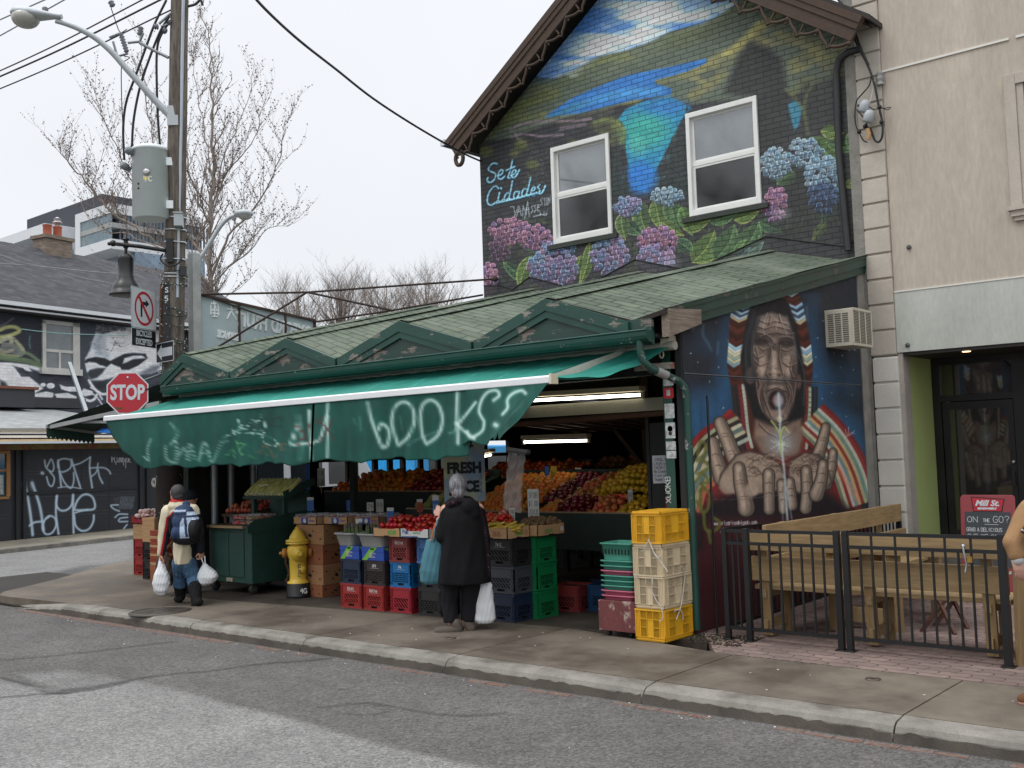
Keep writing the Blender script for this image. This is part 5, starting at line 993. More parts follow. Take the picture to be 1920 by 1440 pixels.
for s_ in(0.42,0.62,4.35,4.6):b_.box((s_,0.005,-.2),(s_+.09,.05,2.2),0,LM)
for z_ in(1.06,):b_.box((.75,.005,z_),(4.3,.03,z_+.08),0,LM)
mk("battens",b_,mat("black_timber",H('202226')),GA)
b_=MB();b_.box((-3,.0,1.0),(.22,.05,1.06),0,LM);b_.box((.15,.0,1.06),(.25,.06,2.12),0,LM);b_.box((-3,.0,2.12),(.25,.05,2.19),0,LM);b_.box((-3,.005,1.68),(.2,.04,1.73),0,LM);wo=mk("window",b_,wood("orange_wood",H('a8794a'),H('8a5f36')),GA)
b_=MB();b_.box((-3,.002,1.06),(.15,.02,2.12),0,LM);mk("pane",b_,mat("garage_glass",H('2b332e'),.1,bump=0,spec=.9),wo);b_=MB();b_.box((-.4,.022,1.12),(.08,.026,1.6),0,LM);mk("poster",b_,mat("grey_poster",H('a9b0ad'),.7,var=.6,sc=9,bump=0),wo)
b_=MB();b_.box((-14,.0,2.205),(22,.14,2.34),0,LM);mk("painted_fascia",b_,mat("painted_fascia_mix",H('7a6a3c'),.8,var=.5,sc=1.2,dirt=H('7d3d34'),dirta=1,dth=.5),GA)
b_=MB();b_.box((-14,.15,2.36),(22,.75,2.45),0,LM);mk("rolled_awning",b_,mat("cream_canvas",H('d6b98a'),.8,var=.15),GA);b_=MB();b_.box((-14,.76,2.34),(22,.80,2.40),0,LM);b_.box((-14,.1,2.50),(22,.3,2.56),0,LM);b_.box((-14,.05,2.60),(22,.25,2.66),0,LM);mk("awning_rail",b_,mat("white_metal",H('d5d8da')),GA)
SHG=mat("pale_grey_shingle",H('9a9c9c'),.9,var=.25,sc=1.5,stretch=(1,1,6),bump=.7,bs=10)
def shingle(name,c1,c2_,mo,bw,rh):
 m,nt,b=newmat(name);t=N(nt,"ShaderNodeTexCoord");bt=N(nt,"ShaderNodeTexBrick");nt.links.new(t.outputs["UV"],bt.inputs["Vector"])
 bt.inputs["Scale"].default_value=1;bt.inputs["Brick Width"].default_value=bw;bt.inputs["Row Height"].default_value=rh;bt.inputs["Mortar Size"].default_value=.008;bt.inputs["Mortar Smooth"].default_value=.3
 bt.inputs["Color1"].default_value=(*c1,1);bt.inputs["Color2"].default_value=(*c2_,1);bt.inputs["Mortar"].default_value=(*mo,1)
 c=mixc(nt,rng_(nt,noise(nt,t.outputs["UV"],3,6),.4,.7,0,.5),bt.outputs["Color"],mo);nt.links.new(c,b.inputs["Base Color"]);b.inputs["Roughness"].default_value=.92;return m
def uvquad(name,q,w,h,m_,parent):
 me=bpy.data.meshes.new(name);me.from_pydata([tuple(p)for p in q],[],[(0,1,2,3)]);uv=me.uv_layers.new();
 for i,c in enumerate(((0,0),(w,0),(w,h),(0,h))):uv.data[i].uv=c
 return setup(bpy.data.objects.new(name,me),m_,parent)
uvquad("roof",[LF(-14,.25,2.74),LF(6.3,.25,2.74),LF(4.5,-4.8,3.62),LF(-14,-4.8,3.62)],20,5.2,shingle("pale_shingle",H('a5a8a8'),H('8f9292'),H('6a6c6c'),.35,.14),GA)
b_=MB();b_.box((-14,.2,2.66),(6.3,.29,2.735),0,LM);mk("eaves_board",b_,mat("grey_board",H('8c8c88'),.8),GA)
b_=MB();b_.box((-14,-4.4,3.5),(3.6,-3.4,4.02),0,LM);b_.box((3.62,-4.6,3.55),(5.9,-4.0,3.86),0,LM);mk("roof_box",b_,mat("dark_roof_box",H('3c3d42'),.8),GA);b_=MB();b_.box((-14,-4.45,4.025),(3.7,-3.35,4.1),0,LM);mk("rusty_cap",b_,mat("rusty_cap",H('7a4a38'),.8,var=.3),GA)
b_=MB();q0=FP(130,681,-3.2);q1_=FP(163,776,-1.2);b_.bar(q0,q1_,.10,.1);mk("strut",b_,mat("galvanised",H('8e9496'),.4,.5),GA)
# mural house
MH=thing("mural_house","grey shingled house with a black and white painted face on its upper wall","house",LF(6,-8,0))
TH=-5.
def c1(u,v):return(u/6,540+v/6)
def C1(l):return[c1(*p)for p in l]
Hm=Paint(-80,560,420,860,3,(.22,.23,.26));n_=Hm.nz(20,5,4);Hm.a*=(1+.5*(n_-.5))[...,None]
Hm.poly(C1([(-400,280),(460,300),(465,900),(-400,900)]),(.17,.18,.21),1,3)
for p,w,c in[([(0,470),(80,440),(170,440),(220,480),(150,520),(60,545),(0,550)],7,(.78,.78,.50)),([(0,600),(60,570),(120,560),(130,600)],9,(.74,.74,.6)),([(40,640),(120,640),(200,680),(260,720)],9,(.5,.52,.48)),([(0,740),(80,760),(200,760),(260,700),(180,600)],7,(.62,.64,.48)),([(0,780),(150,800),(300,820),(450,870)],10,(.42,.50,.36)),([(220,720),(320,740),(440,820)],6,(.46,.54,.4)),([(20,680),(120,700),(240,740)],10,(.42,.44,.42)),([(340,540),(330,600),(340,680)],2,(.4,.55,.55)),([(0,430),(80,390),(150,340)],3,(.4,.42,.44)),([(0,700),(60,720),(140,700)],6,(.6,.58,.5)),([(160,560),(200,620),(260,690)],3,(.6,.6,.5))]:Hm.stroke(C1(p),w,c,.75,1.5)
Wc=(.86,.88,.90);Kc=(.13,.14,.16)
Hm.poly(C1([(-400,830),(120,838),(300,860),(460,900),(460,960),(300,930),(160,890),(240,1000),(330,1000),(490,1130),(400,1190),(-400,1160)]),Wc,1,1.5)
Hm.poly(C1([(0,1030),(60,1060),(110,1130),(60,1150),(0,1140)]),Kc,.9,3);Hm.poly(C1([(120,870),(260,900),(330,980),(420,1040),(340,1000),(240,920)]),Kc,.9,1)
Hm.poly(C1([(330,900),(440,940),(480,1060),(880,1120),(960,1180),(1060,1150),(1100,1230),(1000,1280),(900,1260),(960,1400),(700,1320),(380,1190),(500,1130)]),(.20,.21,.24),1,2)
for u,v,a_,b__ in[(485,1090,30,22),(570,1100,45,32),(620,1200,10,4)]:Hm.ell(*c1(u,v),a_/6,b__/6,Wc,1,.8)
Hm.poly(C1([(670,1085),(740,1110),(860,1110),(880,1165),(780,1165),(690,1140)]),Wc,.95,1);Hm.poly(C1([(390,1190),(520,1165),(600,1180),(600,1220),(560,1260),(380,1250)]),Wc,.95,1);Hm.poly(C1([(620,1190),(760,1180),(860,1220),(870,1300),(780,1310),(640,1250)]),Wc,.95,1)
Hm.poly(C1([(940,1130),(1040,1160),(1050,1200),(960,1220),(900,1190)]),Wc,.95,1);Hm.stroke(C1([(950,1250),(1010,1270),(1060,1250),(1090,1200)]),5,Wc,.9,1);Hm.poly(C1([(820,1320),(900,1290),(920,1320),(860,1335)]),Wc,.9,1)
# generic painted face
Hm.poly(C1([(885,370),(1080,380),(1060,560),(1000,700),(960,800),(985,900),(1010,1000),(1010,1060),(885,960)]),(.24,.26,.29),1,2)
Hm.poly(C1([(1080,490),(1150,520),(1300,470),(1440,420),(1900,420),(1900,900),(1700,960),(1540,980),(1300,1000),(1150,1040),(1020,1040),(985,960),(960,860),(960,790),(1010,700),(1040,600)]),(.80,.82,.84),1,2)
Hm.poly(C1([(1080,400),(1420,390),(1900,380),(1900,420),(1440,440),(1200,500),(1080,505)]),(.36,.37,.39),1,2.5);
for i in range(60):u,v=rnu(1085,1420),rnu(400,490-(0 if 1 else 0));Hm.ell(*c1(u,v),2,1.4,random.choice([(.2,.2,.22),(.55,.56,.58)]),.6,.8)
Hm.poly(C1([(1030,620),(1130,520),(1160,560),(1150,700),(1180,780),(1080,740)]),(.55,.57,.60),.8,5);Hm.poly(C1([(1130,560),(1190,560),(1200,700),(1240,780),(1190,800)]),(.6,.62,.64),.8,4)
Hm.poly(C1([(950,830),(980,795),(1080,775),(1180,790),(1240,820),(1300,790),(1400,740),(1500,730),(1640,740),(1660,790),(1560,870),(1450,920),(1370,920),(1350,890),(1290,870),(1250,850),(1200,890),(1150,870),(1080,880),(980,860)]),Kc,1,1.5)
Hm.poly(C1([(960,850),(1000,830),(1080,840),(1140,880),(1060,890),(980,940)]),Wc,.9,1.5);Hm.poly(C1([(1380,850),(1400,790),(1500,760),(1600,760),(1640,790),(1500,800),(1420,840)]),Wc,.9,1.5);Hm.poly(C1([(980,960),(1010,920),(1100,900),(1190,900),(1150,960),(1090,1010),(1020,1030)]),Kc,.9,2)
Hm.poly(C1([(1050,1080),(1130,1060),(1200,1080),(1180,1130),(1090,1140)]),Kc,.8,2);Hm.stroke(C1([(1000,1040),(1060,1130),(1140,1190),(1200,1190)]),5,Wc,.9,1);Hm.stroke(C1([(1020,1120),(1090,1160),(1150,1250)]),3,Wc,.9,1);Hm.stroke(C1([(1030,1180),(1100,1240),(1160,1330)]),3,Wc,.8,1);Hm.ell(*c1(1110,1360),6,6,Wc,.9,1);Hm.ell(*c1(1112,1360),3.5,3.5,Kc,.9,1)
Hm.poly(C1([(1240,620),(1300,600),(1400,620),(1300,640)]),(.5,.52,.55),.6,2);Hm.poly(C1([(1560,960),(1700,880),(1820,860),(1760,940),(1640,980)]),(.35,.36,.38),.8,3)
s0,_=st(-60,600,TH);s1=15.5;zt_=6.45
me,pts=grid("wall",lambda A,B:np.stack([LP0[0]+e1[0]*A+nW[0]*TH,LP0[1]+e1[1]*A+nW[1]*TH,B],1),np.linspace(s0,s1,520),np.linspace(2.5,zt_,240));setpaint(me,Hm,pts,1.4);setup(bpy.data.objects.new("wall",me),attrmat("painted_brick_far",.7,(.3,.09,.006,.85),bump=.1,plane='YZ'),MH)
LT=lambda t:LM
b_=MB();b_.box((-14,-12,0),(s1,TH-.02,6.7),0,LM);b_.box((-14,TH-.01,zt_+.01),(s1,TH+.47,6.70),0,LM);mk("house_body",b_,mat("dark_brick",H('33302f')),MH)
sA,zA=st(0,578,TH+.5);sB,zB=st(300,615,TH+.5);ze=6.72;tr_=TH-3.6;zr_=9.3
sr,zr2=st(0,452,tr_)
uvquad("roof",[LF(-14,TH+.5,ze),LF(16.2,TH+.5,ze),LF(15.0,tr_,zr2),LF(-14,tr_,zr2)],30,4.6,shingle("charcoal_shingle",H('3d3d41'),H('525257'),H('242428'),.4,.15),MH)
uvquad("roof_end",[LF(16.2,TH+.5,ze),LF(17.5,TH-7,ze),LF(15.0,tr_,zr2),LF(15.0,tr_,zr2)],7,4.6,mat("dark_shingle_end",H('4c4a48'),.9,var=.3),MH)
b_=MB();b_.box((-14,TH+.48,ze-.10),(16.2,TH+.60,ze+.02),0,LM);b_.box((-14,TH,ze-.22),(16.2,TH+.48,ze-.17),0,LM);mk("gutter",b_,mat("white_metal",H('d5d8da')),MH)
# window of the mural house
sa,za=st(78,598,TH);sb,zb_=st(148,705,TH);za-=.02
b_=MB();w1_=.12
b_.box((sa,TH+.0,zb_+.2),(sa+w1_*1.0,TH+.06,za),0,LM);b_.box((sb-.26,TH,zb_+.2),(sb,TH+.06,za),0,LM);b_.box((sa,TH,za-.12),(sb,TH+.06,za),0,LM);b_.box((sa-.08,TH,zb_),(sb+.05,TH+.12,zb_+.2),0,LM);zm=zb_+.2+(za-zb_-.3)*.36
b_.box((sa+w1_,TH,zm),(sb-.26,TH+.05,zm+.09),0,LM);b_.box(((sa+sb)/2-.1,TH,zb_+.2),((sa+sb)/2-.03,TH+.05,zm),0,LM)
wo=mk("window",b_,mat("worn_white_frame",H('c9c7c0'),.7),MH);b_=MB();b_.box((sa+w1_,TH+.002,zb_+.2),(sb-.26,TH+.02,za-.12),0,LM);mk("pane",b_,mat("grey_pane",H('6f7678'),.15,var=.2,bump=0,spec=.8),wo)
# brick chimney with two terracotta pots
ch=MB();c0=FP(86,462,TH-3.2);c1_=FP(136,462,TH-3.2);M_=LM
sc0,zc0=st(86,470,TH-3.2);sc1,_=st(136,470,TH-3.2);_,zct=st(100,441,TH-3.2)
ch.box((sc0,TH-3.9,zr2-1.2),(sc1,TH-3.2,zct-.12),0,M_);ch.box((sc0-.06,TH-3.96,zct-.12),(sc1+.06,TH-3.14,zct),0,M_);cho=mk("chimney",ch,mat("chimney_brick",H('85776a'),.9,var=.5,sc=3,stretch=(1,1,7),bump=.6,bs=14),MH)
for k_,(fa)in enumerate((.3,.68)):
 sx_=sc0+(sc1-sc0)*fa;p_=MB();c_=LM@Vector((sx_,TH-3.55,zct));p_.lathe([(.17,0),(.15,.1),(.15,.36),(.17,.4),(.17,.42)],14,c_);mk("chimney_pot",p_,mat("terracotta",H('a85a42'),.8),cho)
 if k_:p_=MB();p_.lathe([(.10,.42),(.10,.55),(.16,.55),(.16,.6),(.1,.62),(.1,.7),(.15,.7),(.02,.78)],12,c_);mk("vent_cap",p_,mat("steel",H('b0b0b0')),cho)
# ---------------------------------------------------------------- condominium block far behind
DC=95.;K=FD(207,400,DC);CB_=thing("apartment_block","modern white framed apartment block with glass balconies rising behind the dark roof","building",(K[0],K[1],0))
def cz(py,Y=K[1],px=207):return float(FY(px,py,Y)[2])
XL1=float(FY(141,450,K[1])[0]);XLL=float(FY(40,420,K[1]+3)[0])
WHP=mat("white_panel",H('cfd2d4'),.7,var=.05,bump=0);GLC=mat("blue_curtain_glass",H('6f8496'),.15,var=.35,sc=.6,bump=0,spec=.8);DKP=mat("charcoal_panel",H('3a3d45'),.8,var=.08,bump=0)
z_t,z_m,z_b=cz(380),cz(418),cz(447);yR=K[1]+9.5
fl=(z_t-cz(447))/2.
b_=MB();xr=K[0];th=.9
b_.box((XL1,K[1],z_b-.9),(XL1+th,yR,z_t));b_.box((XL1+th,K[1],z_t-.9),(xr,yR,z_t));b_.box((XL1+th,K[1],z_b-.9),(xr,yR,z_b));mk("white_frame",b_,WHP,CB_)
b_=MB();b_.box((XL1+th,K[1]+1.6,z_b),(xr-.2,yR-.2,z_t-.9));mk("glazing",b_,GLC,CB_)
b_=MB()
for i in range(16):x_=XL1+th+(xr-XL1-th)*(i+.5)/16;b_.box((x_-.09,K[1]+1.5,z_b),(x_+.09,K[1]+1.6,z_t-.9))
for i in range(26):y_=K[1]+1+(yR-K[1])*(i)/26;b_.box((xr-.2,y_-.08,z_b),(xr-.1,y_+.08,z_t-.9))
mk("mullions",b_,mat("dark_mullion",H('4c545c'),.6),CB_)
b_=MB();b_.box((XL1+th,K[1]+.05,(z_t+z_b)/2-.6),(xr+.1,yR,(z_t+z_b)/2-.15));mk("floor_slab",b_,mat("slab_grey",H('9a9c9a'),.8),CB_)
for zz in(z_b,(z_t+z_b)/2-.15):b_=MB();b_.box((XL1+th,K[1]+.1,zz),(xr,K[1]+.16,zz+1.1));mk("balcony_rail",b_,mat("balcony_glass",H('8ba0aa'),.15,alpha=.5,bump=0),CB_)
b_=MB();b_.box((XL1+th,K[1]+.3,z_b),(XL1+th+.5,K[1]+1.5,z_t-.9));mk("yellow_panel",b_,mat("yellow_panel",H('cbb13c'),.7),CB_)
b_=MB();b_.box((XL1+1,K[1]+2.4,z_b-14),(xr+0,yR,z_b-.9));mk("lower_glazing",b_,GLC,CB_)
ztop=float(FY(190,364,K[1]+4)[2]);x_l2=float(FY(42,400,K[1]+4)[0]);x_m=float(FY(98,395,K[1]+4)[0]);xr2=float(FY(192,364,K[1]+4)[0])
b_=MB();b_.box((x_m,K[1]+4,z_t-6),(xr2,yR+0,ztop));b_.box((x_l2,K[1]+4.5,z_t-9),(x_m,yR+0,float(FY(98,395,K[1]+4.5)[2])));mk("penthouse",b_,DKP,CB_)
x_a,x_b=float(FY(0,440,K[1]+0)[0])-12,float(FY(64,425,K[1])[0]);zz=float(FY(64,425,K[1])[2])
b_=MB();b_.box((x_a,K[1],zz-1),(x_b+2.2,K[1]+14,zz));b_.box((x_b,K[1],zz-14),(x_b+2.2,K[1]+14,zz-1));mk("white_wing",b_,WHP,CB_)
b_=MB();b_.box((x_a,K[1]+2,zz-14),(x_b,K[1]+14,zz-1));b_.box((x_b+2.3,K[1]+2.5,zz-14),(XL1,K[1]+14,z_t-2.2));mk("wing_glazing",b_,GLC,CB_)
b_=MB()
for i in range(22):x_=x_a+(x_b-x_a)*i/22;b_.box((x_-.08,K[1]+1.9,zz-14),(x_+.08,K[1]+2,zz-1))
for i in range(8):x_=x_b+2.3+(XL1-x_b-2.3)*(i+.5)/8;b_.box((x_-.08,K[1]+2.4,zz-14),(x_+.08,K[1]+2.5,z_t-2.2))
mk("wing_mullions",b_,mat("pale_mullion",H('b4bcc0'),.6),CB_)
# ================================================================ UTILITY POLE and everything on it
PB=G(317,1083);pdep=float((PB-CP)@_fw)
PTOP=FD(337,0,pdep)
def PO(py):
 lo,hi=0.,1.6
 for _ in range(40):
  m_=(lo+hi)/2;q=PB+(PTOP-PB)*m_
  if PJ(q)[1]>py:lo=m_
  else:hi=m_
 return PB+(PTOP-PB)*lo
UP=thing("utility_pole","weathered wooden utility pole at the shop corner carrying a transformer","utility pole",tuple(PB))
PTT=PB+(PTOP-PB)*1.35
pw,nt,b=newmat("weathered_pole");vec=mapped(nt,(5,5,.5));n1=noise(nt,vec,3,9,.7);n2=noise(nt,mapped(nt,(18,18,.7)),4,6,.7);n3=noise(nt,mapped(nt),1.2,4)
c=mixc(nt,rng_(nt,n1,.35,.65,0,1),H('4b443e'),H('7f766c'));c=mixc(nt,rng_(nt,n2,.55,.62,0,.8),c,H('2b2622'));c=mixc(nt,rng_(nt,n3,.45,.7,0,.4),c,H('6c5c4c'));nt.links.new(c,b.inputs["Base Color"]);b.inputs["Roughness"].default_value=.9;nt.links.new(bumpn(nt,n2,.7,.01),b.inputs["Normal"])
b_=MB();npt=30;b_.tube([PB+(PTT-PB)*(i/npt)+np.array([rnu(-.006,.006),0,0])for i in range(npt+1)],[.20-.085*(i/npt)**.7 for i in range(npt+1)],18);mk("pole",b_,pw,UP)
b_=MB();rt=Vector(_rt);fwv=Vector(_fw)
def off(py,dx,dz=0,dd=0):return tuple(Vector(PO(py))+Vector((_rt[0],_rt[1],0)).normalized()*dx+Vector((-_fw[0],-_fw[1],0)).normalized()*dd)
b_.tube([off(y,.085,0,.10)for y in(-40,100,250,400)],.026,8);b_.tube([off(y,.085,0,.115)for y in(425,480,520,560)],.022,8);cdo=mk("conduit",b_,mat("white_conduit",H('b9c2cc'),.45,var=.08),UP)
b_=MB()
for y_ in(409,432,455,487,514,520):
 c_=Vector(PO(y_));ax_d=Vector(PTOP-PB).normalized();u_,w__=frame(ax_d);b_.tube([c_+(u_*cos(a)+w__*sin(a))*.160 for a in np.linspace(0,2*PI,22)],.012,5)
mk("steel_bands",b_,mat("bright_band",H('c4c8ca'),.3,.6,var=.05),UP)
c_=Vector(off(419,.10,0,.16));b_=MB();b_.cb(c_,(.22,.12,.19),R(-40));b_.cb(c_+Vector((0,0,.105)),(.25,.14,.02),R(-40));mk("junction_box",b_,mat("grey_enclosure",H('a6adb0'),.45,.2,var=.06),UP,bevel=.006)
c_=Vector(off(512,.17,0,.12));b_=MB();b_.cb(c_,(.11,.1,.15),R(-40));mk("black_box",b_,mat("black_plastic",H('202124'),.4),UP,bevel=.005)
b_=MB();b_.tube(catmull([off(487,.15,0,.15),off(500,.1,0,.2),off(503,-.03,0,.22),off(495,-.13,0,.2),off(487,-.17,0,.15),off(480,-.12,0,.2)]),.013,6);mk("cable_loop",b_,CBL,UP)
b_=MB()
for k_,ch_ in enumerate("S54135"):
 p_=Vector(off(551+k_*16,-.085,0,.165));strokemesh(b_,ch_,plane(p_,(_rt[0],_rt[1],0),(0,0,1)),.045,.075,.014)
mk("pole_number",b_,mat("white_digit",H('d9dadb'),.5,bump=0),UP)
b_=MB();b_.prism([(-.045,-.85),(.045,-.85),(.045,.16),(-.045,.16)],-.012,-.002,plane(Vector(off(551,-.065,0,.160)),(_rt[0],_rt[1],0),(0,0,1)));mk("number_strip",b_,mat("black_strip",H('232427'),.6),UP)
# dark wrap of cable with tiny bulbs, lower pole
b_=MB();bl_=MB();random.seed(11)
for i in range(34):
 y0=rnu(500,1075)if i>8 else rnu(520,680);c_=Vector(PO(y0));r0=.16+.04*(y0/1080)
 a0=rnu(0,6.28);tw=rnu(3,7);hz=rnu(-.25,.25)*(1 if i>8 else 1.6);pts_=[c_+Vector((r0*1.05*cos(a0+tw*t_),r0*1.05*sin(a0+tw*t_),hz*t_+rnu(-.02,.02)))for t_ in np.linspace(0,1,18)]
 b_.tube(pts_,.006,4)
 for p_ in pts_[::2]:bl_.sph(p_+Vector((rnu(-.02,.02),rnu(-.02,.02),rnu(-.02,.02))),rnu(.007,.012),5,4)
mk("string_light_wire",b_,mat("green_wire",H('1d3a34'),.5),UP);o_=mk("string_light_bulbs",bl_,mat("clear_bulb",H('c9ccc6'),.2,spec=.8,bump=0),UP,kind='stuff')
b_=MB();b_.tube([PO(y)for y in(775,850,950,1082)],[.19,.215,.222,.225],16);mk("dark_wrap",b_,mat("dark_net_wrap",H('2a221d'),.8,var=.6,sc=14,bump=1,bs=60),UP)
b_=MB();b_.tube([off(532,-.19),off(650,-.19)],.035,8);b_.tube([off(640,-.19),off(646,-.28,0,.1)],.015,6);mk("sign_bracket",b_,mat("rusty_pipe",H('6b5140'),.8,var=.3),UP)
# transformer
TR=thing("transformer","grey cylindrical transformer can hung on the wooden utility pole","transformer",tuple(FD(284,346,pdep-.05)))
c0=FD(283,346,pdep-.1);rT=33.5/FPX*(pdep-.1);hT=66/FPX*(pdep-.1)
TM=mat("transformer_grey",H('e6eced'),.4,.0,var=.05,bump=.03);b_=MB();b_.lathe([(rT*.85,-hT),(rT,-hT),(rT,hT*.93),(rT*1.04,hT*.93),(rT*1.04,hT),(rT*.9,hT*1.06),(0,hT*1.1)],36,c0);mk("tank",b_,TM,TR)
vw=Vector((-_fw[0],-_fw[1],0)).normalized();rh_=Vector((_rt[0],_rt[1],0)).normalized()
def TC(dx,dz,k_=1.):th_=math.asin(max(-1,min(1,dx/rT)));return Vector(c0)+rh_*dx*k_+vw*rT*cos(th_)*k_+Vector((0,0,dz))
for dx,dz,l_ in((-.20,hT*.8,.14),(-.32,hT*.45,.16)):
 p_=TC(dx,dz);d_=(vw*.8+rh_*-.5+Vector((0,0,.35))).normalized();b_=MB();b_.tube([p_,p_+d_*l_*.35,p_+d_*l_*.4,p_+d_*l_*.8,p_+d_*l_],[.045,.045,.06,.06,.03],10);mk("bushing",b_,mat("ceramic_grey",H('7f878a'),.3),TR)
b_=MB();p_=TC(.03,hT*.22);b_.lathe([(.055,0),(.05,.03),(.02,.035)],12,p_,Matrix(((rh_.x,0,vw.x,0),(rh_.y,0,vw.y,0),(0,1,0,0),(0,0,0,1))));mk("gauge",b_,mat("steel",H('b0b0b0')),TR)
b_=MB();b_.prism([(-.05,-.05),(.05,-.05),(.05,.0),(-.05,.0)],0,.004,plane(TC(.03,hT*.10,1.01),rh_,(0,0,1)));mk("yellow_tag",b_,mat("yellow_tag",H('d8c83a'),.6),TR)
b_=MB();strokemesh(b_,"TC",plane(TC(-.01,-.02,1.015),rh_,(0,0,1)),.05,.07,.016);strokemesh(b_,"H2",plane(TC(-.20,hT*.52,1.015),(rh_+vw*.5),(0,0,1)),.04,.06,.014);mk("tank_letters",b_,mat("white_digit",H('d9dadb')),TR)
b_=MB();b_.cb(Vector(c0)+rh_*(rT+.02)+Vector((0,0,hT*.62)),(.14,.1,.12),R(-40));b_.cb(Vector(c0)+rh_*(rT+.02)+Vector((0,0,-hT*.62)),(.16,.1,.12),R(-40));mk("hanger",b_,TM,TR)
for dx,dz in((-.1,-.05),(-.1,-.12)):b_=MB();b_.sph(TC(dx,dz),.018,8,6);mk("bolt",b_,mat("dark_iron",H('3a3c3e'),.5,.5),TR)
# primary leads, cut-outs, wires
ld=thing("pole_hardware","porcelain cut-outs, brackets and black leads above the transformer on the wooden pole","pole hardware",tuple(PO(100)))
def fd(l,d=pdep):return[FD(x,y,d if len(q_:=(x,y))==2 else d)for x,y in l]
b_=MB()
for l_ in([(312,0),(290,45),(275,85),(255,140),(237,190),(231,240),(233,300)],[(318,30),(300,60),(280,110),(262,165),(250,230),(247,295)],[(318,40),(300,70),(294,100),(294,160),(296,220),(300,275)]):b_.tube(catmull(fd(l_,pdep-.1)),.018,6)
b_.tube(catmull(fd([(205,5),(215,35),(225,60),(238,55)],pdep-.1)),.008,5);b_.tube(catmull(fd([(232,105),(243,108),(235,114),(228,122),(228,180),(230,230)],pdep-.1)),.008,5);b_.tube(catmull(fd([(352,12),(366,8),(376,0),(380,10)],pdep-.1)),.02,6)
mk("leads",b_,CBL,ld)
PC_=mat("porcelain_grey",H('6d7078'),.3,var=.1)
def insul(p,q,r_,parent,n_=5):
 b_=MB();P_=Vector(p);Q=Vector(q);pts_=[];rr=[]
 for i in range(n_*2+1):pts_.append(P_.lerp(Q,i/(n_*2)));rr.append(r_ if i%2 else r_*.55)
 b_.tube(pts_,rr,10);return mk("insulator",b_,PC_,parent)
insul(*fd([(226,62),(238,98)],pdep-.1),.045,ld,7);insul(*fd([(264,50),(262,66)],pdep-.1),.05,ld,3);insul(*fd([(289,50),(297,50)],pdep-.1),.05,ld,2);insul(*fd([(306,56),(312,60)],pdep-.1),.05,ld,2);insul(*fd([(316,40),(320,44)],pdep-.1),.05,ld,2);insul(*fd([(207,2),(212,12)],pdep-.1),.05,ld,2)
b_=MB();b_.tube(fd([(262,80),(290,95),(316,108)],pdep-.1),.025,8);b_.tube(fd([(240,80),(262,78),(268,62)],pdep-.1),.022,6);b_.tube(fd([(205,70),(226,62)],pdep-.1),.02,6);b_.tube(fd([(212,78),(220,105),(226,104),(240,100)],pdep-.1),.02,6);b_.tube(fd([(320,25),(298,45)],pdep-.1),.02,6);b_.tube(fd([(302,50),(320,44)],pdep-.1),.02,6);mk("brackets",b_,mat("galvanised",H('8e9496')),ld)
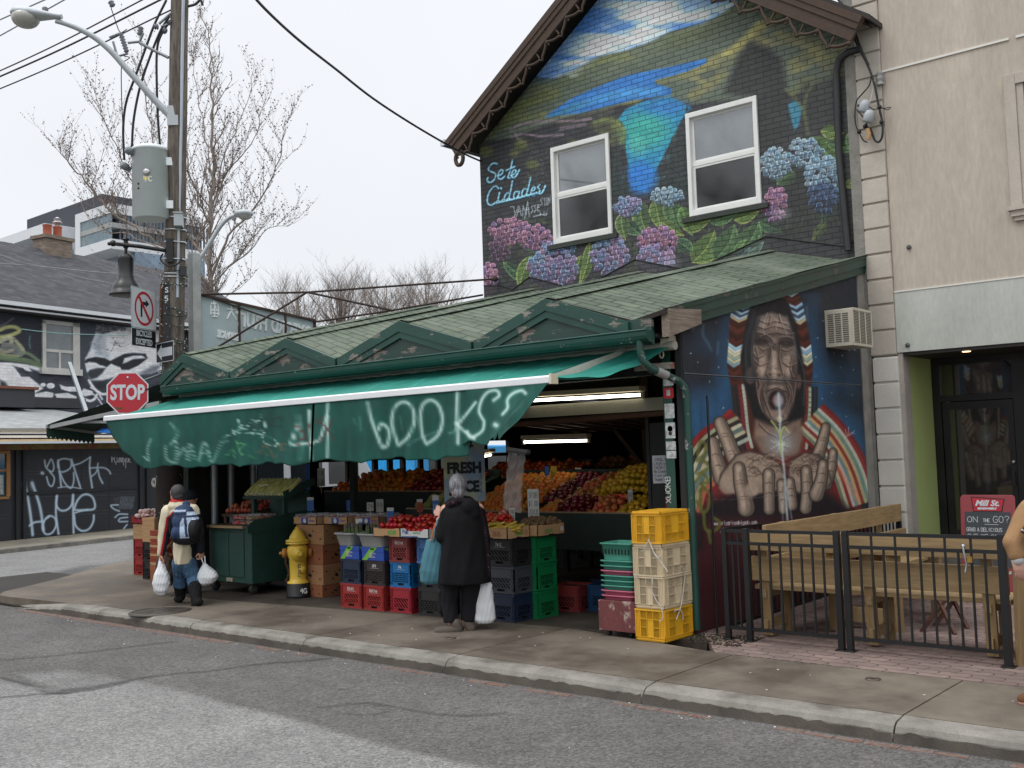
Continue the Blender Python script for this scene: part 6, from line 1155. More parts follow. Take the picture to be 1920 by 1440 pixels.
# cobra-head street lamp
def lampposts():
 SL=thing("street_lamp","grey cobra-head street lamp on a long curved arm from the wooden pole","street lamp",tuple(PO(215)))
 d_=pdep-.25;a_pts=[FD(x,y,pdep-.1-.5*max(0,(320-x)/220))for x,y in catmull([(322,220),(300,198),(270,165),(240,132),(210,98),(180,72),(150,55),(125,45),(104,39)])]
 b_=MB();b_.tube(a_pts,[.055-.02*i/len(a_pts)for i in range(len(a_pts))],10);mk("arm",b_,mat("aluminium",H('b4babd'),.45,.2,var=.08),SL)
 b_=MB();b_.cb(Vector(FD(324,217,pdep-.12)),(.06,.16,.3),R(-40));mk("mount_plate",b_,mat("aluminium",H('9aa0a3')),SL)
 ctr=FD(68,32,pdep-.6);ax_x=Vector((_rt[0],_rt[1],-.08)).normalized();ux=48/FPX*(pdep-.6)
 rings=[]
 for t_,w__,h0,h1 in((-1,.01,0,.0),(-.93,.09,-.03,.06),(-.75,.16,-.05,.10),(-.45,.18,-.07,.115),(-.1,.17,-.07,.10),(.25,.13,-.06,.075),(.55,.09,-.05,.05),(.8,.06,-.045,.035),(1,.045,-.04,.03)):
  c_=Vector(ctr)+ax_x*ux*t_+Vector((0,0,.03-.10*max(0,t_)*0));yv=vw;rings.append([c_+yv*(w__*cos(a))+Vector((0,0,(h1 if sin(a)>0 else-h0)*sin(a)))for a in np.linspace(0,2*PI,16,endpoint=False)])
 b_=MB();b_.loft(rings);mk("head",b_,mat("aluminium",H('9aa0a3')),SL)
 b_=MB();b_.sph(Vector(ctr)+ax_x*ux*-.42+Vector((0,0,-.03)),(.20,.20,.14),16,10);mk("lens",b_,mat("lamp_lens",H('b5b3aa'),.1,var=.15,alpha=.9,spec=.8,bump=.02),SL)
 b_=MB();b_.lathe([(.045,0),(.045,.07),(.03,.085),(0,.085)],12,Vector(ctr)+ax_x*ux*.35+Vector((0,0,.07)));mk("photocell",b_,mat("dark_grey_plastic",H('54575c'),.5),SL)
# second lamp beyond the sign
 S2=thing("street_lamp","distant grey street lamp rising behind the raised fruit shop sign","street lamp",tuple(FD(372,640,24)*np.array([1,1,0])))
 b_=MB();b_.tube([FD(x,y,24)for x,y in catmull([(368,760),(368,560),(372,495),(385,470),(400,445),(415,422),(430,408),(446,402)])],.05,8);mk("arm",b_,mat("aluminium",H('9aa0a3')),S2)
 b_=MB();b_.sph(FD(457,401,24),(.22,.22,.10),14,8);mk("head",b_,mat("aluminium",H('9aa0a3')),S2);b_=MB();b_.sph(FD(459,405,24),(.16,.16,.09),12,8);mk("lens",b_,mat("lamp_lens",H('b5b3aa')),S2)
# black heritage pendant lamp
 BL=thing("pendant_lamp","black bell-shaped lamp hanging from a black bracket on the wooden pole","lamp",tuple(FD(236,520,pdep-.3)))
 bk=mat("gloss_black_metal",H('101012'),.35,.0,var=.08,bump=0);dd=pdep-.3
 b_=MB();b_.tube([FD(x,y,dd+.2*(x>300))for x,y in((318,471),(262,462),(214,457))],.03,10);b_.sph(FD(212,456,dd),.05,10,8);b_.sph(FD(205,457,dd),.03,8,6);b_.tube([FD(222,456,dd),FD(222,460,dd)],.05,8);b_.cb(Vector(FD(319,470,pdep-.17)),(.1,.1,.36),R(-40));mk("bracket",b_,bk,BL)
 c_=FD(237,555,dd);k_=dd/FPX
 prof=[(0,0),(26*k_,0),(31*k_,1*k_),(31*k_,4*k_),(27*k_,5*k_),(26*k_,14*k_),(22*k_,24*k_),(16*k_,32*k_),(16*k_,36*k_),(14.5*k_,38*k_),(14.5*k_,68*k_),(15*k_,70*k_),(13*k_,76*k_),(7*k_,81*k_),(3*k_,84*k_),(3*k_,90*k_),(5*k_,92*k_),(5*k_,100*k_),(3.4*k_,104*k_),(7*k_,106*k_),(7*k_,108*k_),(3*k_,110*k_),(2*k_,116*k_),(0,118*k_)]
 b_=MB();b_.lathe(prof,24,c_);mk("shade",b_,bk,BL)
lampposts()
# traffic signs on the pole
WS=mat("sign_white",H('c3c8cc'),.35,var=.06,bump=0);RS=mat("sign_red",H('b01f2e'),.35,var=.08,bump=0,dirt=H('c9a0a0'),dirta=.4,dth=.66);KS=mat("sign_black",H('1b1d24'),.4,var=.06,bump=0);SG=mat("sign_back",H('8e9496'),.4,.5)
def hd_(px,py):d_=_ray(px,py);return Vector((d_[0],d_[1],0)).normalized()
def rrect(w,h,r,n=4):
 out=[]
 for cx_,cy_,a0 in((w/2-r,h/2-r,0),(-w/2+r,h/2-r,90),(-w/2+r,-h/2+r,180),(w/2-r,-h/2+r,270)):
  for k_ in range(n+1):a=R(a0+90*k_/n);out.append((cx_+r*cos(a),cy_+r*sin(a)))
 return out
def ring(mb,r0,r1,z,M,mi,n=32,sy=1.):
 vs=[];
 for k_ in range(n):a=2*PI*k_/n;vs+=[M@Vector((r0*cos(a),r0*sin(a)*sy,z)),M@Vector((r1*cos(a),r1*sin(a)*sy,z))]
 mb.add(vs,[(2*k_,2*((k_+1)%n),2*((k_+1)%n)+1,2*k_+1)[::-1]for k_ in range(n)],mi)
sd=pdep-.35
NS=thing("no_turn_sign","white no-right-turn sign with a red ring above the bicycles plate","traffic sign",tuple(FD(270,579,sd)))
kk=sd/FPX;Mn=plane(FD(270,579,sd),hd_(1540,834),(0,0,1));w_,h_=76*kk,78*kk
b_=MB();b_.prism(rrect(w_,h_,.03),-.004,0,Mn);b_.prism(rrect(w_-.014,h_-.014,.025),0,.001,Mn,1);b_.prism(rrect(w_-.026,h_-.026,.02),.001,.002,Mn,0);plo=mk("plate",b_,[WS,KS],NS)
b_=MB();ring(b_,.195,.23,.0046,Mn,0,36,1.12);b_.bar(Mn@Vector((-.125,.17,.0048)),Mn@Vector((.135,-.17,.0048)),.045,.001,0,Mn.to_3x3()@Vector((0,0,1)));mk("prohibition_ring",b_,RS,NS)
b_=MB();z_=.0034
b_.prism([(-.085,-.13),(-.045,-.13),(-.045,.055),(.04,.055),(.04,.02),(.125,.085),(.04,.145),(.04,.105),(-.085,.105)],z_-.001,z_,Mn);mk("arrow",b_,KS,NS)
BX=thing("bicycles_plate","black plate reading BICYCLES EXCEPTED under the no-right-turn sign","traffic sign",tuple(FD(270,634,sd)))
Mb=plane(FD(270,634,sd),hd_(1540,834),(0,0,1));b_=MB();b_.prism(rrect(w_*.97,33*kk,.02),-.004,0,Mb);b_.prism(rrect(w_*.97-.012,33*kk-.012,.016),0,.001,Mb,1);mk("plate",b_,[WS,KS],BX)
text("lettering","BICYCLES",Mb@MT((0,.062,.001)),.125,WS,BX,width=.37,off=.004);text("lettering","EXCEPTED",Mb@MT((0,-.065,.001)),.125,WS,BX,width=.40,off=.004)
AR=thing("one_way_sign","black and white arrow sign pointing left beside the pole","traffic sign",tuple(FD(310,660,sd+.05)))
Ma=plane(FD(309,660,sd+.05),-hd_(-972,916),(0,0,1));b_=MB();b_.prism(rrect(.56,.30,.015),-.004,0,Ma,1);b_.prism(rrect(.54,.28,.012),0,.001,Ma,0);pl_=mk("plate",b_,[KS,WS],AR)
b_=MB();b_.prism([(-.25,0),(-.10,.12),(-.10,.065),(.24,.065),(.24,-.065),(-.10,-.065),(-.10,-.12)],.001,.002,Ma);mk("arrow",b_,WS,AR)
ST=thing("stop_sign","red octagonal STOP sign at the left end of the green awning","stop sign",tuple(FD(239,737,sd-.5)))
ds=sd-.5;rS=42.5/FPX*ds;Ms=plane(FD(239,737,ds),(hd_(960,720).cross(Vector((0,0,1)))+Vector((0,0,-.02))),(0.0,0,1))
def octo(r_):return[(r_*cos(R(22.5+45*k_)),r_*sin(R(22.5+45*k_)))for k_ in range(8)]
b_=MB();b_.prism(octo(rS),-.004,0,Ms);b_.prism(octo(rS*.94),0,.0012,Ms,1);mk("plate",b_,[WS,RS],ST)
text("lettering","STOP",Ms@MT((0,.0,.0012)),.30,WS,ST,width=.50,off=.010)
b_=MB();b_.lathe([(.018,.0),(.018,.003),(0,.004)],10,Ms@Vector((0,rS*.68,.001)),Ms.to_3x3().to_4x4());mk("bolt",b_,mat("steel",H('b0b0b0')),ST)
b_=MB();b_.prism(rrect(.10,.03,.003),.0014,.0024,Ms@MT((-.12,-.22,0)));mk("sticker",b_,mat("dark_sticker",H('55501f'),.6,var=.6,sc=40),ST)
b_=MB();b_.prism(rrect(.30,.12,.01),-.003,0,Ms@MT((.03,-rS-.05,0)));tb=mk("tab_plate",b_,WS,ST);text("tab_lettering","ALL-WAY",Ms@MT((.03,-rS-.06,0)),.06,RS,ST,width=.2,off=.002)
b_=MB();b_.tube([Ms@Vector((0,.1,-.02)),off(700,-.16)],.015,6);b_.tube([Ms@Vector((0,-.2,-.02)),off(745,-.16)],.015,6);mk("bracket",b_,SG,ST)
# overhead wires
def wire(name,label,pts,r_,m_):
 b_=MB();b_.tube(catmull(pts,8),r_,5);o_=mk(name,b_,m_,None);return tag(o_,label,"wire")
zw=float(PO(18)[2])
for i,(a,b2,lab)in enumerate([((322,18),(0,164),"lowest of the three dark power lines running left from the wooden pole"),((298,0),(0,141),"middle dark power line running left from the wooden pole"),((263,0),(0,130),"highest of the three close dark power lines left of the pole")]):
 A=FD(a[0]+(0 if i==0 else 26),a[1]-(0 if i==0 else 12),pdep-.05);z_=A[2];B=G(-60,b2[1]+(b2[1]-a[1])/(a[0]-b2[0])*60,z_-.15);m_=(np.array(A)*.5+B*.5);m_[2]-=.05
 wire("power_line",lab,[A,m_,B],.012+.004*(i==1),CBL)
GWR=mat("grey_wire",H('85888c'),.5,bump=0)
for a,b2,z_,lab in[((83,0),(0,37),9.5,"thin grey wire crossing the top left corner above the lamp head"),((120,0),(0,67),9.5,"thin grey wire passing just under the street lamp head at top left")]:
 A=G(a[0]+30,a[1]-(b2[1]-a[1])/(a[0]-b2[0])*30,z_);B=G(b2[0]-50,b2[1]+(b2[1]-a[1])/(a[0]-b2[0])*50,z_);wire("overhead_wire",lab,[A,(A+B)/2,B],.012,GWR)
w_p=[FY(903,303,13.05),FD(860,283,16.6),FD(780,237,15.4),FD(700,185,14.2),FD(630,130,13),FD(560,75,11.8),FD(500,20,10.8),FD(455,-30,10)]
wire("service_cable","thick black cable swooping from the top of the picture to the brown gable corner",w_p,.016,CBL)
for l_,lab in((0,"black and white service wire lying across the charcoal shingle roof"),(0,"faint grey wire in front of the charcoal shingle roof")):
 wire("roof_wire",lab,[FP(x,y,TH+1.2)for x,y in([(0,478),(40,492),(100,505),(150,520),(200,530),(240,540)]if 'black' in lab else[(0,494),(80,500),(190,511),(260,515)])],.014,GWR)
wire("cord_wire","thin green cord strung across the painted face below the gutter",[FP(x,y,TH+1)for x,y in((40,617),(80,622),(130,626),(240,629))],.012,mat("teal_cord",H('7fa8a2'),.6))
# ================================================================ AWNINGS
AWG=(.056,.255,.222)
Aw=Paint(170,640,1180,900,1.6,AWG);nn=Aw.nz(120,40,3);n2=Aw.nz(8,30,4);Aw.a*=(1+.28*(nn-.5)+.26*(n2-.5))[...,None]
def c4(u,v):return(380+u/4,620+v/4)
def C4(l):return[c4(*p)for p in l]
def c3(u,v):return(u/3,400+v/3)
def C3(l):return[c3(*p)for p in l]
WHT=(.72,.80,.77)
def spray(l,w,c=WHT,a=.85):Aw.stroke(l,w*1.9,c,a*.3,2);Aw.stroke(l,w*.85,c,a*.85,1.4)
for p,w in[([(720,640),(725,700),(735,800),(745,965)],4),([(800,600),(805,700),(812,850),(815,960)],4),([(720,700),(680,800),(668,855),(760,848),(830,840)],4.5),([(940,540),(935,620),(910,720),(880,820),(850,830)],4.5),([(940,640),(938,800),(938,950)],4),
   ([(1240,540),(1260,640),(1300,760),(1340,860),(1360,875),(1390,850),(1400,770),(1380,720),(1340,700),(1320,740)],5.5),([(1470,860),(1440,780),(1420,680),(1440,580),(1500,535),(1560,560),(1590,650),(1570,740),(1530,810),(1470,860)],5.5),([(1680,850),(1650,780),(1635,660),(1650,560),(1710,520),(1770,560),(1800,660),(1780,760),(1740,810),(1680,850)],5.5)]:spray(C4(p),w)
def c6(u,v):return(840+u/3.84,640+v/3.84)
def C6(l):return[c6(*p)for p in l]
for p,w in[([(70,370),(66,500),(68,620),(72,735)],5.5),([(200,440),(130,530),(70,600)],5),([(60,590),(110,640),(190,700)],5),([(330,425),(370,390),(350,355),(290,365),(245,420),(225,500),(245,550),(260,580),(250,640),(200,680),(160,690),(140,650)],5.5),([(395,525),(430,480),(430,420),(470,375),(530,355),(560,375)],5.5),([(340,600),(350,606)],8)]:spray(C6(p),w)
for p,w,a in[([(850,1270),(830,1330),(840,1390),(810,1370)],2,.7),([(930,1310),(940,1380),(990,1400),(1000,1330),(985,1280)],3,.6),([(1010,1360),(1040,1320),(1060,1390),(1070,1300),(1100,1380)],3,.55),([(1120,1390),(1150,1290),(1190,1395)],3,.6),([(1130,1350),(1180,1350)],2,.5),([(960,1180),(1000,1240),(960,1300)],4,.35),([(1200,1400),(1240,1300),(1280,1280)],3,.4)]:spray(C3(p),w,WHT,a)
for p,w in[([(1310,1180),(1320,1230),(1350,1200),(1340,1160),(1370,1220),(1400,1190),(1430,1160),(1450,1210),(1420,1240),(1470,1150),(1490,1210),(1440,1235)],1.4),([(1240,1290),(1280,1250),(1380,1235),(1500,1250),(1560,1290),(1540,1310),(1480,1280),(1490,1200),(1470,1130)],1.2),([(1300,1200),(1330,1250),(1360,1190)],1.2)]:Aw.stroke(C3(p),w,(.66,.76,.74),.8,.5)
for p in[[(1410,1170),(1420,1220),(1440,1180),(1450,1220)],[(1470,1160),(1480,1215),(1500,1215),(1500,1160)],[(1520,1190),(1570,1150),(1590,1195),(1530,1195)],[(1520,1160),(1590,1150),(1590,1200)]]:Aw.stroke(C3(p),2.2,(.07,.15,.15),.7,.8)
rd=(.35,.14,.15)
for p in[[(1660,1190),(1700,1230),(1750,1310)],[(1750,1170),(1720,1240),(1660,1330)],[(1790,1170),(1830,1200),(1880,1270)],[(1870,1160),(1830,1240),(1790,1290)],[(1790,1180),(1810,1150)]]:Aw.stroke(C3(p),3,rd,.7,1)
for p in[[(1450,1290),(1465,1350),(1485,1300)],[(1500,1300),(1502,1360)],[(1530,1300),(1532,1365),(1560,1360)],[(1580,1300),(1578,1365)],[(1580,1330),(1605,1325)],[(1580,1300),(1610,1298)]]:Aw.stroke(C3(p),2.4,(.45,.32,.24),.65,1)
for p in[[(1330,1280),(1345,1330),(1360,1360)],[(1335,1290),(1370,1300),(1350,1330)],[(1400,1360),(1430,1375)],[(1280,1360),(1310,1330),(1320,1370)]]:Aw.stroke(C3(p),2,(.35,.62,.36),.7,.8)
for p,a in[([(1180,650),(1190,750)],.25),([(1130,660),(1150,700)],.2),([(1480,640),(1500,740)],.2),([(1540,860),(1600,820),(1800,740)],.3),([(1850,770),(1880,760),(1900,740)],.4)]:Aw.stroke(C4(p),3,WHT,a,2)
for x in(228,345,420,467,590,690,738,770,851):Aw.stroke([(x,700),(x+3,890)],1.0,(.04,.24,.21),.5,.8,False)
AWM=attrmat("green_canvas",.75,bump=.25,bs=220,var=.06)
AW=thing("shop_awning","large faded green canvas awning with white sprayed BOOKS lettering over the fruit stalls","awning",(-9.9,8.0,2.5))
YR_,ZR_,YB_,ZBr=8.50,2.70,7.62,2.405
def canopy(A,B):
 xl=-13.45+(-13.97+13.45)*B;xr=-5.22+(-5.97+5.22)*B;X=xl+(xr-xl)*A;Y=YR_+(YB_-YR_)*B
 Z=ZR_+(ZBr+.02-ZR_)*B-.025*np.sin(PI*B)*(1+.3*np.sin(A*40))+.004*np.sin(A*180+B*5)
 pl=np.clip((A-.80)/.2,0,1);Z=Z-.09*pl*np.sin(PI*B)+.012*pl*np.sin((A*26+B*3.)*6.28)*np.sin(PI*np.clip(B,0,1))
 return np.stack([X,Y,Z],1)
me,pts=grid("canopy",canopy,np.linspace(0,1,260),np.linspace(0,1,30))
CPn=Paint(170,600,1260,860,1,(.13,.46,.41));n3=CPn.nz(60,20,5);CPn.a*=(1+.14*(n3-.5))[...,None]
for x0 in(260,380,470,560,650,735,830,900,960):CPn.stroke([(x0,800-(x0-200)*.1),(x0+170,700-(x0-200)*.1)],.9,(.5,.75,.7),.4,.5,False)
for i in range(8):CPn.stroke([(900+i*12,742-i*3),(1100+i*8,680-i*3)],1,(.06,.30,.27),.6,.7,False)  # dark strokes paint crease shading onto the diagonal pleats
setpaint(me,CPn,pts,1.15);setup(bpy.data.objects.new("canopy",me),AWM,AW)
def valance(xl0,xl1,xr0,xr1,zb,nm,yo=0.,curl=0.,n=80):
 def fn(A,B):
  xl=xl0+(xl1-xl0)*B**1.6;xr=xr0+(xr1-xr0)*B;X=xl+(xr-xl)*A
  Y=YB_-.025+yo+.03*B*np.sin(X*9+np.sin(X*4))+.018*B*np.sin(X*23+1+2*np.sin(X*3))+.03*B*np.sin(X*2.1)-curl*B*B*(A**2)
  zbb=zb+.018*np.sin(X*6)+.01*np.sin(X*17)+.0*A;Z=(ZBr-.03)+(zbb-(ZBr-.03))*B
  if nm=="torn_flap":
   Z=(ZBr-.03)*(1-B)+B*(1.83+.045*A+.03*np.sin(A*9)-.03*(A>.8)*np.sin(A*40));Y=Y-.16*B*A
  return np.stack([X,Y,Z],1)
 me,pts=grid(nm,fn,np.linspace(0,1,n),np.linspace(0,1,40));setpaint(me,Aw,pts,1.3);return setup(bpy.data.objects.new(nm,me),AWM,AW)
xs=float(FY(589,750,7.6)[0]);xs2=float(FY(879,735,7.6)[0])
valance(-13.93,-12.98,xs-.02,xs-.02,1.70,"valance");valance(xs+.02,xs+.03,xs2,xs2,1.71,"valance");valance(xs2-.02,xs2-.06,-5.99,-6.42,1.86,"torn_flap",-.012)
for o_ in list(AW.children):
 if o_.name.startswith(("valance","torn")):
  sm_=o_.modifiers.new("t",'SOLIDIFY');sm_.thickness=.003
b_=MB();Mx=Matrix(((0,0,1,0),(1,0,0,0),(0,1,0,0),(0,0,0,1)));b_.prism([(YB_-.045,ZBr-.035),(YB_+.03,ZBr-.035),(YB_+.03,ZBr+.03),(YB_-.02,ZBr+.04),(YB_-.045,ZBr+.025)],-13.98,-5.95,Mx);mk("front_bar",b_,mat("white_bar",H('dfe1e2'),.4,var=.05,bump=0),AW,bevel=.006)
b_=MB();b_.box((-5.965,YB_-.06,ZBr-.045),(-5.94,YB_+.045,ZBr+.05));mk("end_cap",b_,mat("cream_cap",H('cfc9b0'),.5),AW)
b_=MB();b_.bar(FY(1165,664,8.45),FY(1000,722,7.8),.05,.075);b_.bar(FY(1165,664,8.45),FY(1172,650,8.5),.06,.14);mk("folding_arm",b_,mat("weathered_white",H('a9a79c'),.6,var=.2),AW)
b_=MB();b_.tube([(-13.5,8.52,2.70),(-5.2,8.52,2.70)],.045,12);mk("roller",b_,mat("weathered_white",H('a9a79c')),AW)
b_=MB();b_.cb(FY(1253,640,8.55),(.12,.12,.10),.3);c_=FY(1240,655,8.5);b_.tube([(c_[0]+.022*cos(a),c_[1],c_[2]-.05+.032*sin(a))for a in np.linspace(0,2*PI,14)],.007,5);b_.tube([(c_[0],c_[1],c_[2]-.02),(c_[0],c_[1],c_[2]+.06)],.012,6);mk("crank_eye",b_,mat("cream_cap",H('cfc9b0')),AW)
b_=MB();b_.bar(FY(1192,690,8.45),FY(1262,685,8.45),.05,.06);mk("bracket",b_,mat("chipped_bracket",H('85837a'),.7,var=.4,dirt=H('6b4030'),dirta=1,dth=.5),AW)
# side awning, dark, with a scalloped valance
A2=thing("side_awning","dark green awning with a zigzag valance jutting from the left side of the shop","awning",(-14.8,8.4,2.5))
o0=(-16.0,7.74,2.40);o1=(-16.0,8.52,2.30);i0=(-13.62,8.28,2.90);i1=(-13.62,11.5,2.95)
DGC=mat("dark_green_canvas",H('18392f'),.8,var=.2,bump=.2)
b_=MB();b_.add([o0,o1,i1,i0],[(0,1,2,3)]);b_.add([tuple(np.array(p)-(0,0,.012))for p in(o0,o1,i1,i0)],[(3,2,1,0)]);mk("canopy",b_,DGC,A2)
b_=MB();nT=11;v_=[]
for i in range(nT*2+1):
 t_=i/(nT*2);p_=np.array(o0)*(1-t_)+np.array(o1)*t_;v_+=[tuple(p_),tuple(p_-np.array([0,0,.17+.045*(i%2)]))]
b_.add(v_,[(2*i,2*i+2,2*i+3,2*i+1)for i in range(nT*2)]);so_2=mk("scalloped_valance",b_,DGC,A2);so_2 .modifiers.new("t",'SOLIDIFY').thickness=.004
b_=MB();b_.bar(np.array(o0)+(0,0,-.02),np.array(o1)+(0,0,-.02),.05,.05);b_.bar(np.array(o0)+(.05,.05,-.03),(-13.7,8.3,2.62),.05,.06);b_.bar(np.array(o1)+(.05,0,-.03),(-13.7,8.6,2.5),.04,.05);b_.bar((-15.4,8.0,2.42),(-13.75,8.2,2.35),.03,.04);mk("arm_frame",b_,mat("grey_aluminium",H('9a9d9c'),.5,.3),A2)
TRP=thing("blue_tarp","strip of bright blue tarpaulin showing under the left end of the awning","tarpaulin",(-14.4,8.0,2.2))
fnb=lambda A,B:np.stack([-15.0+1.5*A,8.05+.1*A+.05*np.sin(A*9+B*4),2.30-.14*A-.15*B*(.25+A)+.012*np.sin(A*20+B*5)],1)
me,pts=grid("sheet",fnb,np.linspace(0,1,30),np.linspace(0,1,8));setup(bpy.data.objects.new("sheet",me),mat("blue_tarp",H('1767b5'),.5,var=.15),TRP)
# ================================================================ raised rooftop sign seen from behind, with its braces
SGN=thing("rooftop_sign","pale OXFORD FRUIT sign panel seen from behind on a grey post over the shop corner","sign",(-14.3,10.4,3.6))
b_=MB();b_.box((-14.36,9.20,0),(-14.22,9.34,5.0));mk("post",b_,mat("painted_steel_post",H('a9acaa'),.6,var=.25,dirt=H('7a4a36'),dirta=.8,dth=.62),SGN)
Mz=Matrix(((0,0,1,-14.3),(1,0,0,0),(0,1,0,0),(0,0,0,1)))
b_=MB();b_.prism([(9.36,3.2),(11.6,3.2),(11.6,4.12),(9.36,4.36)],-.02,.008,Mz);pn_=mk("panel",b_,mat("milky_panel",H('aebdc0'),.5,var=.08,bump=0),SGN)
b_=MB()
b_.bar((-14.28,9.34,4.37),(-14.28,11.65,4.125),.05,.035);b_.bar((-14.28,11.62,3.2),(-14.28,11.62,4.12),.05,.04)
for y_ in(10.08,11.0):b_.bar((-14.275,y_,3.2),(-14.275,y_,4.34-(y_-9.36)*.105),.03,.03)
b_.bar((-14.28,9.355,3.2),(-14.28,9.355,4.36),.03,.03)
mk("frame",b_,mat("rusty_frame",H('4e3b33'),.8,var=.4),SGN)
LT_=mat("sign_ghost_letter",H('e6ecec'),.6,bump=0,var=.05)
def bk_text(s,y,z,size,w,sh=-.1):text("lettering",s,plane((-14.278,y,z),(0,-1,sh),(0,0,1)),size,LT_,SGN,width=w,off=.012,ext=.009)
bk_text("OXFORD",11.14,3.93,.30,.86,.1);bk_text("FRUIT",10.33,4.01,.32,.62,.1)
bk_text("PRODUCE  QUALITY",10.95,3.62,.13,1.15,.1);bk_text("SERVICE",9.88,3.75,.15,.42,.1);bk_text("TEL FAX 979-0641",10.4,3.42,.15,1.5,.1)
b_=MB();random.seed(4)
for cy_,st_ in((9.56,[[(0,.1),(.14,.1)],[(.0,.04),(.05,.13)],[(.1,.15),(.04,.02)],[(.01,0),(.13,0)],[(.02,-.05),(.12,-.05)],[(.07,.14),(.07,-.1)],[(.02,-.1),(.12,-.1)],[(.0,.07),(.0,-.08)],[(.14,.08),(.14,-.08)]]),(9.88,[[(.01,.13),(.14,.13)],[(-.01,.04),(.16,.04)],[(.08,.13),(.07,.0),(-.01,-.12)],[(.08,.02),(.16,-.12)]])):
 for s__ in st_:b_.tube([(-14.291,cy_+.14-a_,4.14+z_)for a_,z_ in s__],.016,5)
mk("brush_characters",b_,LT_,SGN)
BRC=thing("sign_brace","rusty rod truss bracing the rooftop sign back to the brick house","brace",(-12.9,11,4.3))
RST=mat("rusty_rod",H('3c2f2a'),.8,var=.3);A_=(-14.28,9.36,4.37);AP=tuple(FY(576,548,10.6));JN=tuple(FY(735,582,11.6));H1=tuple(FY(928,523,13.1));H2=tuple(FY(905,553,13.16));LFt=(-14.25,9.30,3.35);E2=(-14.28,11.62,4.1)
b_=MB()
for p,q in((A_,AP),(AP,H1),(LFt,AP),(AP,JN),(E2,JN),(JN,H2)):b_.tube([p,q],.018,6)
mk("rods",b_,RST,BRC);b_=MB();b_.bar((A_[0],A_[1]+.2,A_[2]-.03),(E2[0]+.1,E2[1],E2[2]-.25),.03,.02);mk("flat_bar",b_,RST,BRC)
b_=MB();b_.sph(H1,.05,8,6);mk("anchor",b_,RST,BRC)
# ================================================================ TREES (bare, early spring)
BARK=mat("pale_bark",H('968b82'),.9,var=.3,sc=6,bump=.5,bs=20);TWIG=mat("brown_twig",H('857a72'),.85,var=.2,bump=0);BUD=mat("dark_red_bud",H('6c5048'),.7,var=.3,bump=0)
def tree_px(name,label,limbs,dep,rbase,seed,twn=9,bud=True,budr=.03,tw_len=(0.5,1.3),group=None,trunk_mat=None,updir=.75,base=None,cat="tree",rsc=1.):
 random.seed(seed);kpx=dep/FPX;T=thing(name,label,cat,base if base is not None else(*FD(limbs[0][0][0][0],limbs[0][0][0][1],dep)[:2],0),0,group)
 tb=MB();tw=MB();bu=MB();rtv=Vector(_rt);upv=Vector((0,0,1));fv=Vector((_fw[0],_fw[1],0)).normalized()
 def bud_at(p):
  r_=rnu(.6,1.2)*budr;a=rnu(0,6.28);d_=Vector((cos(a),sin(a),rnu(.2,1.2))).normalized()*r_*1.9;s_=frame(d_)[0]*r_*.55;q_=d_.cross(s_).normalized()*r_*.55
  bu.add([p,p+d_*.5+s_,p+d_*.5+q_,p+d_*.5-s_,p+d_*.5-q_,p+d_],[(0,1,2),(0,2,3),(0,3,4),(0,4,1),(5,2,1),(5,3,2),(5,4,3),(5,1,4)])
 def twig(p,d,L,r,lvl):
  n_=5;pts_=[Vector(p)];dd_=Vector(d).normalized()
  for i in range(n_):
   dd_=(dd_+Vector((rnu(-.16,.16),rnu(-.16,.16),.10*updir))).normalized();pts_.append(pts_[-1]+dd_*L/n_)
  tw.tube(pts_,[r*(1-.75*i/n_)for i in range(n_+1)],4 if lvl else 3,0,False)
  if bud:
   for i in range(int(L/.15)):
    t_=rr0()**.9*n_;j=min(n_-1,int(t_));bud_at(pts_[j].lerp(pts_[j+1],t_-j)+Vector((rnu(-.012,.012),)*3))
  if lvl:
   for i in range(1,n_+1):
    for _ in range(2 if lvl>1 or rr0()<.35 else 1):
     a=rnu(0,6.28);sd_=(rtv*cos(a)+fv*sin(a));twig(pts_[i],(dd_*.75+sd_*.7+upv*.25),L*rnu(.32,.6),r*.55,lvl-1)
 for li,(pl,dz,r0,r1,lv,ts)in enumerate(limbs):
  q=catmull(pl,4);n_=len(q);P_=[Vector(FD(x,y,dep+dz[0]+(dz[1]-dz[0])*i/(n_-1)))for i,(x,y)in enumerate(q)]
  P_=[p_+Vector((rnu(-.03,.03),)*3)if 0<i else p_ for i,p_ in enumerate(P_)]
  tb.tube(P_,[rsc*(r0+(r1-r0)*(i/(n_-1)))for i in range(n_)],8 if r0>.05 else 5)
  tot=int(n_*ts);
  for k_ in range(tot):
   t_=(.12+.88*rr0())*(n_-1);j=min(n_-2,int(t_));p_=P_[j].lerp(P_[j+1],t_-j);dr=(P_[j+1]-P_[j]).normalized();a=rnu(0,6.28);sd_=rtv*cos(a)+fv*sin(a)
   twig(p_,dr*.55+sd_*.75+upv*updir*.8,rnu(*tw_len)*(1.1-.5*t_/n_),min(.02,max(.005,(r0+(r1-r0)*t_/n_)*.22)),lv)
 mk("trunk",tb,trunk_mat or BARK,T);mk("twigs",tw,TWIG,T,kind='stuff')
 if bud:mk("buds",bu,BUD,T,kind='stuff')
 return T
DT=25.
